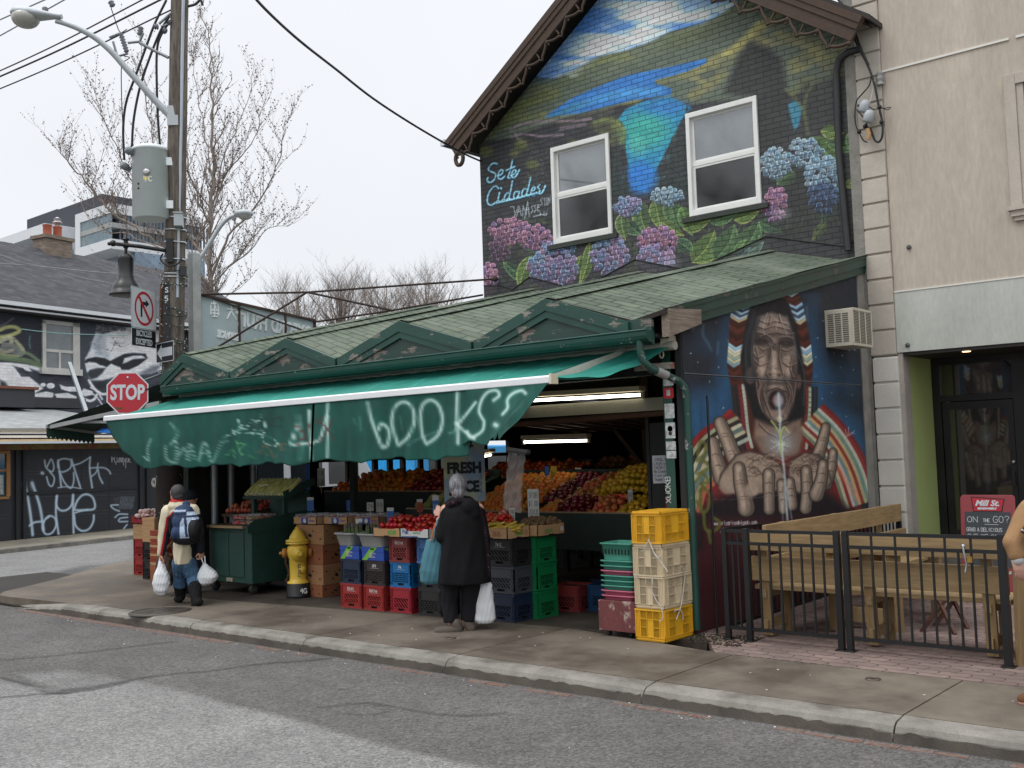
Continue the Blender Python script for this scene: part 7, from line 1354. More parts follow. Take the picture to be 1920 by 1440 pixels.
L_=[([(397,900),(397,700),(396,560),(395,470),(396,400),(399,330),(399,250),(397,180),(394,110),(391,50)],(0,0),.17,.02,1,1.3),
([(396,545),(370,510),(307,465),(253,427),(200,387),(167,347),(140,315),(117,285),(108,262)],(0,-1),.10,.012,1,1.2),
([(396,500),(370,470),(345,440),(320,420),(300,370),(287,273),(277,200),(268,130),(262,70)],(0,1),.08,.012,1,1.4),
([(320,420),(285,380),(240,330),(215,270),(190,215),(178,165)],(.6,-.5),.05,.01,1,1.3),
([(396,480),(370,455),(398,395),(415,310),(447,233),(466,180),(477,108)],(0,1.5),.06,.01,1,1.4),
([(397,520),(430,440),(467,403),(507,343),(528,280),(537,215)],(0,-1),.07,.01,1,1.3),
([(399,400),(420,330),(455,290),(480,250),(495,180)],(0,-1),.045,.01,1,1.4),
([(397,540),(430,500),(470,470),(500,430),(540,425)],(0,1),.05,.01,1,1.1),
([(300,465),(240,440),(180,425),(130,330)],(0,1),.04,.01,1,1.0),
([(420,505),(450,480),(480,440),(505,410)],(0,1),.03,.008,1,1.0),
([(396,420),(375,380),(350,300),(345,200),(350,110)],(0,-1.2),.06,.01,1,1.3),
([(399,330),(385,260),(370,180),(362,100),(368,40)],(0,1),.04,.008,1,1.3),
([(253,427),(225,400),(190,400),(160,340)],(-.5,-1.2),.03,.008,1,1.0),
([(396,560),(360,530),(320,520),(260,505),(200,500)],(0,-.5),.035,.006,0,1.0),
([(397,600),(420,560),(450,540),(470,520)],(0,-1),.03,.006,0,1.0),
([(396,620),(360,580),(310,590),(250,640),(205,660)],(0,-1),.03,.006,0,.7)]
tree_px("street_tree","tall bare budding tree rising behind the wooden utility pole",L_,DT,.17,21,tw_len=(.45,1.35),budr=.026,rsc=.45)
for k_,(x0,yb,y1,dp_,lab)in enumerate([(560,700,528,46,"bare grey tree far behind the rooftop sign's right end"),(640,700,512,44,"bare spreading tree far behind, left of the middle of the green roof"),(725,690,520,48,"bare tree far behind, under the long thin rod to the brick house"),(805,680,516,45,"bare rounded tree far behind, nearest the brick house corner")]):
 random.seed(60+k_);w__=60;li=[([(x0,955),(x0,yb),(x0+2,yb-60),(x0-2,y1+60),(x0,y1+14)],(0,0),.18,.02,2,.8)]
 for j in range(8):
  xx=x0+rnu(-w__,w__);yy=y1+rnu(0,34)+abs(xx-x0)*.35;ys_=yb-rnu(20,80);li.append(([(x0,ys_),((x0*1.2+xx*.8)/2,(ys_+yy)/2+14),(xx,yy)],(0,rnu(-3,3)),.09,.015,2,.62))
 tree_px("bare_tree",lab,li,dp_,.2,70+k_,bud=False,rsc=.7,tw_len=(1.0,2.0),group="bare trees beyond the shop roof",updir=.5)
tq=dup(COL.objects["bare_tree"],(-21,-12,0),0,"bare tree across the road, mirrored in the upper window glass",None,None,1.5)
tq=dup(COL.objects["bare_tree.001"],(-28,-12,0),1.,"second bare tree across the road, mirrored in the window nearer the pipe",None,None,1.5)
# brick chimney end far behind the roof
c_=FD(825,600,40);CH=thing("far_chimney","small red brick chimney with a metal cowl peeking over the green roof beside the house","chimney",(c_[0],c_[1],0))
b_=MB();b_.cb((c_[0],c_[1],3.2),(.55,.55,6.4+.5),0);mk("stack",b_,mat("far_brick",H('8c4f3e'),.9),CH);b_=MB();b_.lathe([(.12,0),(.12,.25),(.2,.27),(.2,.34),(.05,.4)],12,(c_[0],c_[1],6.65));mk("cowl",b_,mat("steel",H('b0b0b0')),CH)
# ================================================================ CRATES, BOXES, TRAYS
PLC={}
def pl(name,hexc,rough=.5):return mat(name,H(hexc,.72),rough,var=.14,sc=3,bump=.06,bs=40,dirt=H('3a3630'),dirta=.35,dth=.62)
LTR=mat("white_print",H('d4d2cc'),.6,var=.1,bump=0)
def milk_crate(name,label,m_,w=.33,d=.33,h=.28,txt=None,style=0):
 t=thing(name,label,"crate");b_=MB();th=.012
 for fc in range(4):
  L=w if fc%2==0 else d;Dp=d if fc%2==0 else w
  M_=MT((w/2,d/2,0))@MR(fc*PI/2,4,'Z')@MT((-L/2,-Dp/2,0))@Matrix(((1,0,0,0),(0,0,-1,0),(0,1,0,0),(0,0,0,1)))
  def B(x0,y0,x1,y1,z0=-th,z1=0):b_.box((x0,y0,z0),(x1,y1,z1),0,M_)
  c_=.034
  B(0,.0,L,.022,-th,.004);B(0,h-.022,L,h,-th,.004);B(0,.022,c_,h-.022,-th,.0);B(L-c_,.022,L,h-.022,-th,.0)
  B(c_,.17,L-c_,h-.022,-th,-.003);B(c_,.160,L-c_,.170,-th,.005);B(c_,.048,L-c_,.056,-th,.003)
  B(c_*.5-.003,.022,c_*.5+.003,h-.022,0,.005);B(L-c_*.5-.003,.022,L-c_*.5+.003,h-.022,0,.005);B(c_-.004,.022,c_+.002,h-.022,0,.005);B(L-c_-.002,.022,L-c_+.004,h-.022,0,.005)
  for yy in(.10,.135,.07):B(0,yy,c_,yy+.005,0,.004);B(L-c_,yy,L,yy+.005,0,.004)
# handle slot in the lower rim, lattice above
  B(c_,.022,L*.36,.05,-th,-.002);B(L*.64,.022,L-c_,.05,-th,-.002)
  x0,x1,y0,y1=c_,L-c_,.056,.160
  if style in(0,2):
   B(x0,y0,x0+.028,y1,-th,-.002);B(x1-.028,y0,x1,y1,-th,-.002);x0+=.028;x1-=.028
  st_=.044;k_=x0-(y1-y0)
  dirs=(1,)if style in(0,2)else(1,-1)
  for dr in dirs:
   k_=x0-(y1-y0)+.008
   while k_<x1:
    a0,a1=max(x0,k_),min(x1,k_+(y1-y0))
    if a1-a0>.004:
     if dr>0:p,q=(a0,y1-(a0-k_)),(a1,y1-(a1-k_))
     else:p,q=(a0,y0+(a0-k_)),(a1,y0+(a1-k_))
     b_.bar(M_@Vector((p[0],p[1],-th/2)),M_@Vector((q[0],q[1],-th/2)),.0125,.008,0,M_.to_3x3()@Vector((0,0,1)))
    k_+=st_
  if dirs==(1,):
   B(x0,.105,x1,.111,-th,-.004)
 b_.box((.01,.01,.004),(w-.01,d-.01,.012))
 sh_=mk("shell",b_,m_,t,False);q_=MB();q_.box((.022,.022,.014),(w-.022,d-.022,h-.03));mk("inner_shade",q_,mat("inner_shade_black",H("0c0c0d"),.9,bump=0),t,False)  # added black box stands in for the shade inside the crate
 if txt:
  q_=MB()
  for s__,y_ in txt:
   strokemesh(q_,s__,MT((w*.5-len(s__)*.0115,-.0005,y_))@Matrix(((1,0,0,0),(0,0,-1,0),(0,1,0,0),(0,0,0,1))),.018,.032,.005,1.28)
  q_.box((w*.3,-.0008,txt[0][1]-.012),(w*.72,.0,txt[0][1]-.010));mk("printed_letters",q_,LTR,t,False)
 return t
def put(t,x,y,z=0,rz=0):t.location=(x,y,z);t.rotation_euler=(0,0,rz);return t
RD=pl("red_plastic",'a6302c');RD2=pl("crimson_plastic",'a52430');RDB=pl("brick_red_plastic",'8c3531');BLU=pl("bright_blue_plastic",'1374b5');LBL=pl("light_blue_plastic",'4a80c0');NVY=pl("navy_plastic",'22304a');BLK=pl("black_plastic_crate",'2a2829');BRN=pl("dark_brown_plastic",'3a3031');GRY=pl("slate_plastic",'4a4f57');GRN=pl("green_plastic",'15874f');YEL=pl("yellow_plastic",'ffc22c');CRM=pl("cream_plastic",'f0dcb8');TEA=pl("teal_plastic",'56aa94');PNK=pl("pink_plastic",'d4708a');DBL=pl("dark_blue_plastic",'1c4a73')
gC="milk crates stacked along the pavement edge"
h_=.28;fy0=8.20
def mc(label,m_,x,y,z,rz=0,w=.33,d=.33,txt=None,style=0,h=.28):t=milk_crate("milk_crate",label,m_,w,d,h,txt,style);t['group']=gC;return put(t,x,y,z,rz)
mc("red milk crate, bottom of the crate column nearest the brown boxes",RD,-9.70,8.20,0,.02,.36,.33,[("50/61",.205)])
mc("navy milk crate under the leftmost blue and green box",NVY,-9.70,8.21,.28,0,.36,.33)
mc("red milk crate printed with white script, bottom of the second column",RD,-9.295,8.20,0,-.02,.35,.33,[("Gatlne",.205)])
mc("dark brown milk crate lettered APX above a red one",BRN,-9.29,8.21,.28,.01,.35,.33,[("APX",.205)],1)
mc("crimson milk crate, bottom of the column under the tomatoes",RD2,-8.87,8.22,0,.015,.335)
mc("bright blue milk crate in the middle of the column under the tomatoes",BLU,-8.875,8.23,.28,0,.335,.33,[("PA",.205)],1)
mc("brick red milk crate with upside-down white script, top of the column under the tomatoes",RDB,-8.87,8.22,.56,-.01,.335,.33,[("Gatlne",.205)])
mc("black milk crate on the ground beside the woman's legs",BLK,-8.44,8.24,0,.02,.34,.33,None,1)
mc("black milk crate in the middle of its column beside the teal bag",BLK,-8.44,8.25,.28,-.01,.34,.33,None,1)
mc("light blue milk crate with a yellow label behind the teal bag",LBL,-8.445,8.24,.56,.01,.34,.33,[("DO",.20)],1)
mc("black milk crate half hidden behind the woman's legs",BLK,-7.97,8.40,0,0,.34);mc("red milk crate glimpsed between the woman's legs",RD,-7.97,8.41,.28,0,.34)
mc("navy milk crate, bottom of the stack right of the white plastic bag",NVY,-7.50,8.32,0,.01,.38,.32)
mc("grey milk crate between a navy and a black one",GRY,-7.50,8.33,.285,0,.38,.32)
mc("black milk crate lettered TWIG under the banana tray",BLK,-7.50,8.32,.57,.01,.38,.32,[("TWIE",.205)])
for k_,(z_,lab)in enumerate(((0,"bottom green milk crate of the green stack"),(.285,"middle green milk crate of the green stack"),(.57,"top green milk crate of the green stack"))):mc(lab,GRN,-7.385,8.62,z_,.01*(k_-1),.335,.34)
mc("red crate on the floor behind the green stack",RDB,-7.3,9.15,0,.1,.36,.33);mc("dark navy crate standing in the shade under the fruit stand",NVY,-7.2,9.75,0,0,.34,.33);mc("dark blue crate in the shade right of the green stack",DBL,-6.95,9.35,0,.05,.36,.34);mc("blue crate in the shade with brown sacking laid on it",pl("mid_blue_plastic",'1e5f8d'),-6.55,9.42,0,-.03,.4,.34)
# cardboard and printed boxes
CB=mat("cardboard",H('9a7350'),.85,var=.16,sc=2,bump=.1,bs=40,dirt=H('6b4a34'),dirta=.5,dth=.6);CB2=mat("pale_cardboard",H('b18d66'),.85,var=.14,sc=2,bump=.1);CBR=mat("reddish_cardboard",H('8a5638'),.85,var=.22,sc=3,dirt=H('9a4a38'),dirta=.7,dth=.55)
HOLE=mat("dark_hole",H('14100d'),.9,bump=0);PRB=mat("blue_print",H('2a4a96'),.7,bump=0);PRG=mat("green_print",H('4a8f3a'),.7,bump=0);PRW=LTR;PRR=mat("maroon_print",H('8a3a34'),.7,bump=0);GRF=mat("fresh_green_print",H('6fae3c'),.6,bump=0)
def tray(name,label,x0,y0,z,w,d,h,m_,fr=None,side=None,low=.6,group=None,cat="box",rz=0.,wall=.008):
 """open tray with notched sides; local origin at its front-left foot"""
 t=thing(name,label,cat,(x0,y0,z),rz,group);b_=MB();b_.box((0,0,0),(w,d,.008))
 for fc in range(4):
  L=w if fc%2==0 else d;Dp=d if fc%2==0 else w
  M_=MT((w/2,d/2,0))@MR(fc*PI/2,4,'Z')@MT((-L/2,-Dp/2,0))@Matrix(((1,0,0,0),(0,0,-1,0),(0,1,0,0),(0,0,0,1)))
  b_.prism([(0,0),(L,0),(L,h),(L*.84,h),(L*.76,h*low),(L*.24,h*low),(L*.16,h),(0,h)],-wall,0,M_)
  if fc<2:b_.box((L*.4,.004,.0005),(L*.6,.018,.001),1,M_)
 mk("tray_body",b_,[m_,HOLE],t,False)
 F=Matrix(((1,0,0,0),(0,0,-1,0),(0,1,0,0),(0,0,0,1)));S=MT((w,0,0))@MR(PI/2,4,'Z')@F
 for M_,pr in((F,fr),(S,side)):
  for(s__,x_,y_,cw,ch,mm,sw_)in(pr or[]):q_=MB();strokemesh(q_,s__,M_@MT((x_,y_,0)),cw,ch,sw_,1.2);mk("print",q_,mm,t,False)
 return t
def closed_box(name,label,x0,y0,z,w,d,h,m_,group=None,rz=0.,holes=True,extra=None):
 t=thing(name,label,"box",(x0,y0,z),rz,group);b_=MB();g_=.0015
 b_.box((0,0,0),(w,d,h));b_.box((-.003,-.003,h*.62),(w+.003,d+.003,h*1.001))
 mk("carton",b_,m_,t,False,bevel=.004)
 if holes:
  q_=MB();F=Matrix(((1,0,0,0),(0,0,-1,-.0045),(0,1,0,0),(0,0,0,1)));S=MT((w+.0045,0,0))@MR(PI/2,4,'Z')@Matrix(((1,0,0,0),(0,0,-1,0),(0,1,0,0),(0,0,0,1)))
  for M_,L in((F,w),(S,d)):
   for fx,fy_ in((.12,.68),(.12+.25,.3),(.62,.68),(.88,.3)):q_.prism([(L*fx+.012*cos(a),h*fy_+.012*sin(a))for a in np.linspace(0,2*PI,9)[:-1]],0,.0006,M_)
   q_.prism([(L*.45,h*.42),(L*.55,h*.36),(L*.58,h*.46),(L*.5,h*.56),(L*.44,h*.5)],0,.0006,M_)
  mk("vent_holes",q_,HOLE,t,False)
 if extra:extra(t,w,d,h)
 return t
gB="brown produce cartons stacked beside the hydrant"
for k_,(z_,hh,lab)in enumerate(((0,.15,"crushed short brown carton at the bottom of the pile beside the hydrant"),(.152,.25,"second brown carton from the ground beside the hydrant"),(.404,.25,"third brown carton from the ground beside the hydrant"),(.656,.25,"brown carton right under the strawberry trays"))):
 closed_box("brown_carton",lab,-11.06+.01*(k_%2),8.63,z_,.52,.42,hh,CB if k_%2 else CBR,gB,rz=.02*(k_-1.5))
def bgx(t,w,d,h):
 q_=MB();F=Matrix(((1,0,0,0),(0,0,-1,-.0048),(0,1,0,0),(0,0,0,1)));q_.prism([(w*.02,.004),(w*.25,.004),(w*.72,h-.004),(w*.42,h-.004)],0,.0006,F)
 q_.prism([(.0,h*.9),(d*.12,h-.004),(d*.8,h*.3),(d*.55,h*.25)],0,.0006,MT((w+.0048,0,0))@MR(PI/2,4,'Z')@Matrix(((1,0,0,0),(0,0,-1,0),(0,1,0,0),(0,0,0,1))));mk("green_band",q_,GRF,t,False)
 q_=MB()
 for yy,ww in((.5,.5),(.36,.36),(.22,.46)):strokemesh(q_,"PARTICULAR"[:int(ww*16)],F@MT((w*.36,h*yy,.0006)),.011,.014,.003,1.25)
 q_.box((w*.4,-.006,h*.8),(w*.58,-.0055,h*.92),1);mk("print",q_,[PRW,HOLE],t,False)
BBX=mat("blue_carton",H('24489c'),.55,var=.1,bump=.02)
closed_box("printed_carton","blue and green printed box under the left grey tub",-9.69,8.20,.562,.33,.36,.155,BBX,None,0,False,bgx)
closed_box("printed_carton","blue and green printed box under the right grey tub",-9.30,8.19,.562,.36,.40,.155,BBX,None,.03,False,bgx)
# grey tubs with asparagus
TUB=pl("pale_grey_tub",'a4a5a2',.6);ASP=mat("asparagus_green",H('5a6b3c'),.6,var=.35,sc=20,rnd=.2,bump=.1);ASP2=mat("asparagus_tip",H('59564a'),.6,var=.3,sc=20)
for x0,w_,lab in((-9.76,.34,"pale grey tub of asparagus left of the white price card"),(-9.36,.46,"longer pale grey tub of asparagus next to the tomato box")):
 t=thing("grey_tub",lab,"tub",(x0,8.14,.72),0,"grey tubs of asparagus");d_=.36;hh=.15
 def rr_(w,d,r,z,ox,oy,n=4):return[(ox+p[0],oy+p[1],z)for p in rrect(w,d,r,n)]
 b_=MB();rings=[rr_(w_-.10,d_-.10,.04,0,w_/2,d_/2),rr_(w_-.04,d_-.04,.05,hh-.03,w_/2,d_/2),rr_(w_-.035,d_-.035,.05,hh-.028,w_/2,d_/2),rr_(w_,d_,.06,hh-.02,w_/2,d_/2),rr_(w_,d_,.06,hh,w_/2,d_/2),rr_(w_-.03,d_-.03,.05,hh,w_/2,d_/2),rr_(w_-.05,d_-.05,.05,hh-.05,w_/2,d_/2)]
 b_.loft(rings);mk("tub_body",b_,TUB,t,False)
 random.seed(int(w_*100))
 for bx in np.linspace(.10,w_-.10,3 if w_>.4 else 2):
  bt_=thing("asparagus_bunch","bunch of green asparagus standing in a grey tub","vegetables",(x0+bx,8.14+d_/2,.735),0,"asparagus bunches in the grey tubs");q_=MB();tp_=MB()
  for i in range(34):
   a=rnu(0,6.28);r_=.055*rr0()**.5;L_a=rnu(.20,.25);p0=(r_*cos(a),r_*sin(a),0);p1=(r_*1.25*cos(a),r_*1.25*sin(a),L_a*.78);p2=(p1[0]*1.05,p1[1]*1.05,L_a)
   q_.tube([p0,p1],.0075,5);tp_.tube([p1,((p1[0]+p2[0])/2,(p1[1]+p2[1])/2,(p1[2]+p2[2])/2),p2],[.0085,.009,.002],5)
  mk("stalks",q_,ASP,bt_,False,kind='stuff');mk("tips",tp_,ASP2,bt_,False,kind='stuff');q_=MB();q_.tube([(.068*cos(a),.068*sin(a),.12)for a in np.linspace(0,6.28,16)],.004,4);mk("rubber_band",q_,mat("blue_band",H('5f9fc0'),.5),bt_,False)
t_tom=tray("fruit_box","brown cardboard tray lettered ASVR full of tomatoes",-9.02,8.12,.845,.44,.42,.10,CB2,[("ASVR",.24,.028,.030,.045,PRG,.010),("x",.05,.06,.015,.02,PRR,.003)],low=.92)
t_tom2=tray("fruit_box","white printed tray lettered Pak full of tomatoes behind the woman's elbow",-8.575,8.12,.845,.44,.42,.10,mat("white_carton",H('c4c6c4'),.7,var=.08),[("Pak",.04,.045,.026,.04,PRB,.009),("vvvv",.20,.045,.026,.028,PRG,.008),("llllllllllllllllll",.02,.012,.012,.006,PRB,.010)],low=.75)
tray("fruit_box","cardboard tray lettered ASVR holding bananas over the black crate",-7.60,8.22,.855,.50,.36,.12,CB2,[("ASVR",.03,.03,.030,.045,PRG,.009),("88",.30,.03,.05,.05,PRR,.005)],[("ASVR",.12,.035,.030,.045,PRG,.009),("8",.28,.03,.05,.05,PRR,.005)],low=.95)
tray("fruit_box","cardboard tray with a torn flap and a white sticker over the green crates",-7.46,8.59,.855,.46,.46,.12,CB2,None,[("ASVR",.12,.03,.028,.04,PRG,.008),("H",.40,.04,.03,.04,LTR,.02)],low=.95)
# ---------------------------------------------------------------- fruit
def fruit_proto(kind,r,m_,sq=1.,stem=None,jit=.02):
 b_=MB();nu,nv=12,9;vs=[];
 b_.sph((0,0,0),(r,r,r*sq),nu,nv,0,0)
 b_.v=[(x,y,z-(.16*r*math.exp(-((x*x+y*y)/(.22*r)**2))if z>0 else-.10*r*math.exp(-((x*x+y*y)/(.2*r)**2))))for x,y,z in b_.v]
 if stem is not None:
  if stem=='star':
   for k_ in range(5):a=k_*1.257;b_.add([(0,0,r*sq*.9),(r*.16*cos(a-.5),r*.16*sin(a-.5),r*sq*.92),(r*.5*cos(a),r*.5*sin(a),r*sq*.93),(r*.16*cos(a+.5),r*.16*sin(a+.5),r*sq*.92)],[(0,1,2,3)],1)
  b_.tube([(0,0,r*sq*.8),(r*.05,0,r*sq*1.06)],r*.06,5,1)
 me=b_.mesh(kind);return me
STEM=mat("stem_green",H('46512a'),.7,bump=0)
def fm(name,h,rough=.38,rnd=.35,**k):return mat(name,H(h),rough,var=.16,sc=6,bump=.05,bs=200,rnd=rnd,**k)
OR_=fm("orange_skin",'d07a1c',.45);TO=fm("tomato_skin",'b0261c',.22,.25);AP=fm("red_apple_skin",'6d1620',.25,.4);PE=fm("peach_apple_skin",'c0693a',.35,.6);LE=fm("yellow_apple_skin",'c9a024',.35,.35);KI=fm("kiwi_skin",'6b5338',.8);LI=fm("green_veg_skin",'5b7a2c',.4,.5);GA_=fm("garlic_skin",'b9ad94',.7);ON=fm("onion_skin",'a0603a',.4,.4);PCH=fm("peach_skin",'b0523a',.5,.5)
PROT={}
def fruits(kind,m_,r,pts,label,group,sq=.94,stem=None,cat="fruit"):
 key=(kind,m_.name,round(r,3))
 if key not in PROT:me=fruit_proto(kind,r,m_,sq,stem);me.materials.append(m_);me.materials.append(STEM);PROT[key]=me
 for p in pts:
  o=bpy.data.objects.new(kind,PROT[key]);COL.objects.link(o);o.location=tuple(map(float,p));o.rotation_euler=(rnu(-.9,.9),rnu(-.9,.9),rnu(0,6.28));s_=rnu(.85,1.1);o.scale=(s_,)*3
  tag(o,label,cat,group)
def heap(o,ux,uy,nx,ny,r,layers=2,top=0.,jit=.28,keep=1.,tp=None):
 """fruit centres over a sloping bed: origin, edge vectors, counts; later layers sit in the dips"""
 o=Vector(o);ux=Vector(ux);uy=Vector(uy);out=[]
 for L in range(layers):
  for j in range(ny-L):
   for i in range(nx-L):
    if L and rr0()>keep:continue
    u=(i+.5+.5*L+(.25 if j%2 else-.25)*(1 if nx>3 else 0))/nx;v=(j+.5+.5*L)/ny
    z=r*(.95+1.35*L)+top*sin(PI*min(1,max(0,u)))*sin(PI*min(1,max(0,v)))
    p=o+ux*u+uy*v+Vector((rnu(-jit,jit)*r,rnu(-jit,jit)*r,z+rnu(-jit,jit)*r*.6));out.append(p)
 return out
random.seed(31)
gT="ripe tomatoes heaped in two trays"
fruits("tomato",TO,.034,heap((-9.0,8.14,.87),(.42,0,0),(0,.38,.05),6,5,.034,3,.03,.2,.85),"glossy red tomato heaped in the brown ASVR tray","ripe tomatoes in the brown tray",.82,'star')
fruits("tomato",TO,.034,heap((-8.56,8.14,.87),(.42,0,0),(0,.38,.05),6,5,.034,3,.05,.2,.85),"glossy red tomato heaped in the white printed tray","ripe tomatoes in the white tray",.82,'star')
fruits("tomato",fm("orange_tomato_skin",'b8401e',.25),.034,heap((-7.98,8.42,.93),(.55,0,0),(0,.36,.05),8,5,.034,2,.03,.2,.8),"orange-red tomato behind the banana tray","orange-red tomatoes behind the bananas",.82,'star')
tray("fruit_box","low tray of orange-red tomatoes behind the bananas",-8.0,8.40,.86,.58,.40,.10,CB,low=.95)
fruits("kiwi",KI,.026,heap((-7.44,8.62,.89),(.42,0,0),(0,.42,.07),8,8,.026,2,.02,.2,.7),"brown kiwi fruit in the tray over the green crates","kiwi fruit in the corner tray",1.25)
# bananas
BAN=mat("banana_skin",H('b79a35'),.5,var=.3,sc=9,rnd=.4,dirt=H('4a3a1c'),dirta=.8,dth=.6,bump=.04);BAT=mat("banana_tip",H('3a2e1a'),.8,bump=0)
bm=MB();q=[(.095*cos(a)-.0,0,.095*sin(a)-.06)for a in np.linspace(.35,2.5,9)];bm.tube(q,[.006,.013,.017,.019,.0195,.019,.017,.012,.006],6);bm.tube([q[-1],tuple(np.array(q[-1])+(-.012,0,-.016))],[.006,.005],5,1);bm.tube([q[0],tuple(np.array(q[0])+(.004,0,-.008))],[.006,.004],5,1)
bme=bm.mesh("banana");bme.materials.append(BAN);bme.materials.append(BAT)
def banana(p,rot,lab,grp):
 o=bpy.data.objects.new("banana",bme);COL.objects.link(o);o.location=tuple(map(float,p));o.rotation_euler=rot;tag(o,lab,"fruit",grp)
for i in range(44):banana((-7.57+rr0()*.44,8.25+rr0()*.30,.945+rr0()*.045),(rnu(1.1,1.9),rnu(-.5,.5),rnu(-.7,.7)),"speckled banana piled in the cardboard tray over the black crate","bananas in the corner tray")
# strawberry and berry clamshells on trays
CLM=glassm("clear_plastic",(.85,.88,.9),.06,.13,.9);STRW=mat("strawberry_mass",H('8c1a1c'),.35,var=.5,sc=30,bump=.8,bs=40,dirt=H('3a5a22'),dirta=.7,dth=.66)
def clam(name,lab,x,y,z,w,d,h,mm,grp,rz=0.,n=10,fr=.018,cat="punnet"):
 t=thing(name,lab,cat,(x,y,z),rz,grp);b_=MB();b_.box((.004,.004,.002),(w-.004,d-.004,h*.42))
 for i in range(n):b_.sph((rnu(.02,w-.02),rnu(.02,d-.02),h*.42+rnu(0,.012)),fr*rnu(.8,1.1),6,5)
 mk("contents",b_,mm,t,False);b_=MB();b_.box((0,0,0),(w,d,h));b_.box((-.004,-.004,h*.6),(w+.004,d+.004,h*.64));mk("clear_lid",b_,CLM,t,False,bevel=.008);return t
for k_,(x0,lab)in enumerate(((-11.10,"cardboard tray with a round blue emblem holding strawberry punnets, left one"),(-10.62,"cardboard tray with a round blue emblem holding strawberry punnets, right one"),(-10.15,"third tray of strawberry punnets toward the tomatoes"))):
 t=tray("fruit_box",lab,x0,8.62+.1*k_,.908,.46,.40,.095,CB2 if k_<2 else CB,low=.95)
 q_=MB();F=Matrix(((1,0,0,0),(0,0,-1,0),(0,1,0,0),(0,0,0,1)));q_.prism([(.16,.01),(.30,.01),(.30,.085),(.16,.085)],0,.0008,F,0);ring(q_,.018,.03,.0016,F@MT((.23,.048,0)),1,16);q_.prism([(.23+.014*cos(a),.048+.014*sin(a))for a in np.linspace(0,6.28,11)[:-1]],.0008,.0014,F,1)
 strokemesh(q_,"FRAISES",F@MT((.32,.04,0)),.013,.02,.004,1.2,0);mk("print",q_,[PRB,PRW],t,False)
 for i in range(4):clam("strawberry_punnet","clear plastic punnet of strawberries in the blue-emblem trays",x0+.015+(i%2)*.22,8.64+.1*k_+(i//2)*.19,.955,.205,.175,.085,STRW,"strawberry punnets in the printed trays",n=16)
# ---------------------------------------------------------------- green cart
CT=thing("vending_cart","dark green wooden cart on casters with a shelf of wrapped cucumbers above","cart",(-12.1,8.8,0))
CG=mat("cart_green",H('21423a'),.55,var=.3,sc=2,dirt=H('9a9f98'),dirta=.4,dth=.73,bump=.1,bs=25);cx0,cx1,cy0,cy1=-12.58,-11.62,8.34,9.3
b_=MB();b_.box((cx0,cy0,.14),(cx1,cy1,.86));mk("cabinet",b_,CG,CT,bevel=.006)
b_=MB();b_.box((cx0+.16,cy0-.012,.22),(cx0+.46,cy0-.001,.80));mk("door",b_,CG,CT,bevel=.003);b_=MB();b_.box((cx0+.475,cy0-.012,.22),(cx0+.80,cy0-.001,.80));d2=mk("door",b_,CG,CT,bevel=.003);b_=MB();b_.box((cx0+.42,cy0-.024,.155),(cx0+.55,cy0-.001,.20));mk("latch_plate",b_,mat("chipped_cream",H('a29c88'),.7,var=.5,sc=20),CT)
b_=MB();b_.box((cx0-.05,cy0-.06,.865),(cx1+.0,cy1,.895));mk("counter",b_,mat("worn_counter",H('3d3a33'),.35,var=.3),CT);b_=MB();b_.box((cx0-.05,cy0-.068,.862),(cx1-.1,cy0-.0605,.898));mk("counter_edge",b_,wood("bare_wood_edge",H('a48a68'),H('86694a')),CT)
b_=MB();b_.prism([(cy0-.07,.80),(cy0-.07,.89),(cy0+.05,.97),(cy1+.1,1.06),(cy1+.1,.82)],cx1-.02,cx1+.015,Mx);b_.prism([(cy1-.03,.86),(cy1-.03,1.05),(cy1+.0,1.05),(cy1+.0,.86)],cx0,cx1-.02,Mx);mk("side_board",b_,CG,CT)
b_=MB();b_.box((cx0+.12,cy1-.35,.9),(cx0+.18,cy1-.29,1.26));b_.box((cx1-.16,cy1-.35,.9),(cx1-.10,cy1-.29,1.26));b_.box((cx0+.1,cy1-.02,.9),(cx1,cy1+.02,1.3));mk("uprights",b_,CG,CT)
b_=MB();M_=MT((0,8.86,1.22))@MR(.32,4,'X');b_.box((cx0+.08,0,0),(cx1+.05,.55,.02),0,M_);b_.box((cx0+.08,-.02,0),(cx1+.05,0,.035),0,M_);b_.box((cx1+.03,0,.02),(cx1+.05,.55,.10),0,M_);mk("shelf_tray",b_,CG,CT)
for x_,y_,lab in((cx0+.06,cy0+.06,0),(cx1-.06,cy0+.06,1),(cx0+.1,cy1-.08,2),(cx1-.08,cy1-.08,3)):
 b_=MB();b_.lathe([(.02,-.018),(.058,-.018),(.062,-.01),(.062,.01),(.058,.018),(.02,.018)],18,(x_,y_,.062),MR(PI/2,4,'Y')@MR(.3*lab,4,'X'));b_.cb((x_,y_,.115),(.05,.06,.05));mk("caster",b_,mat("caster_rubber",H('1f1f20'),.6),CT)
CUC=mat("cucumber_green",H('cfc95a'),.3,var=.55,sc=10,stretch=(4,1,1),bump=.2,rnd=.3);random.seed(8)
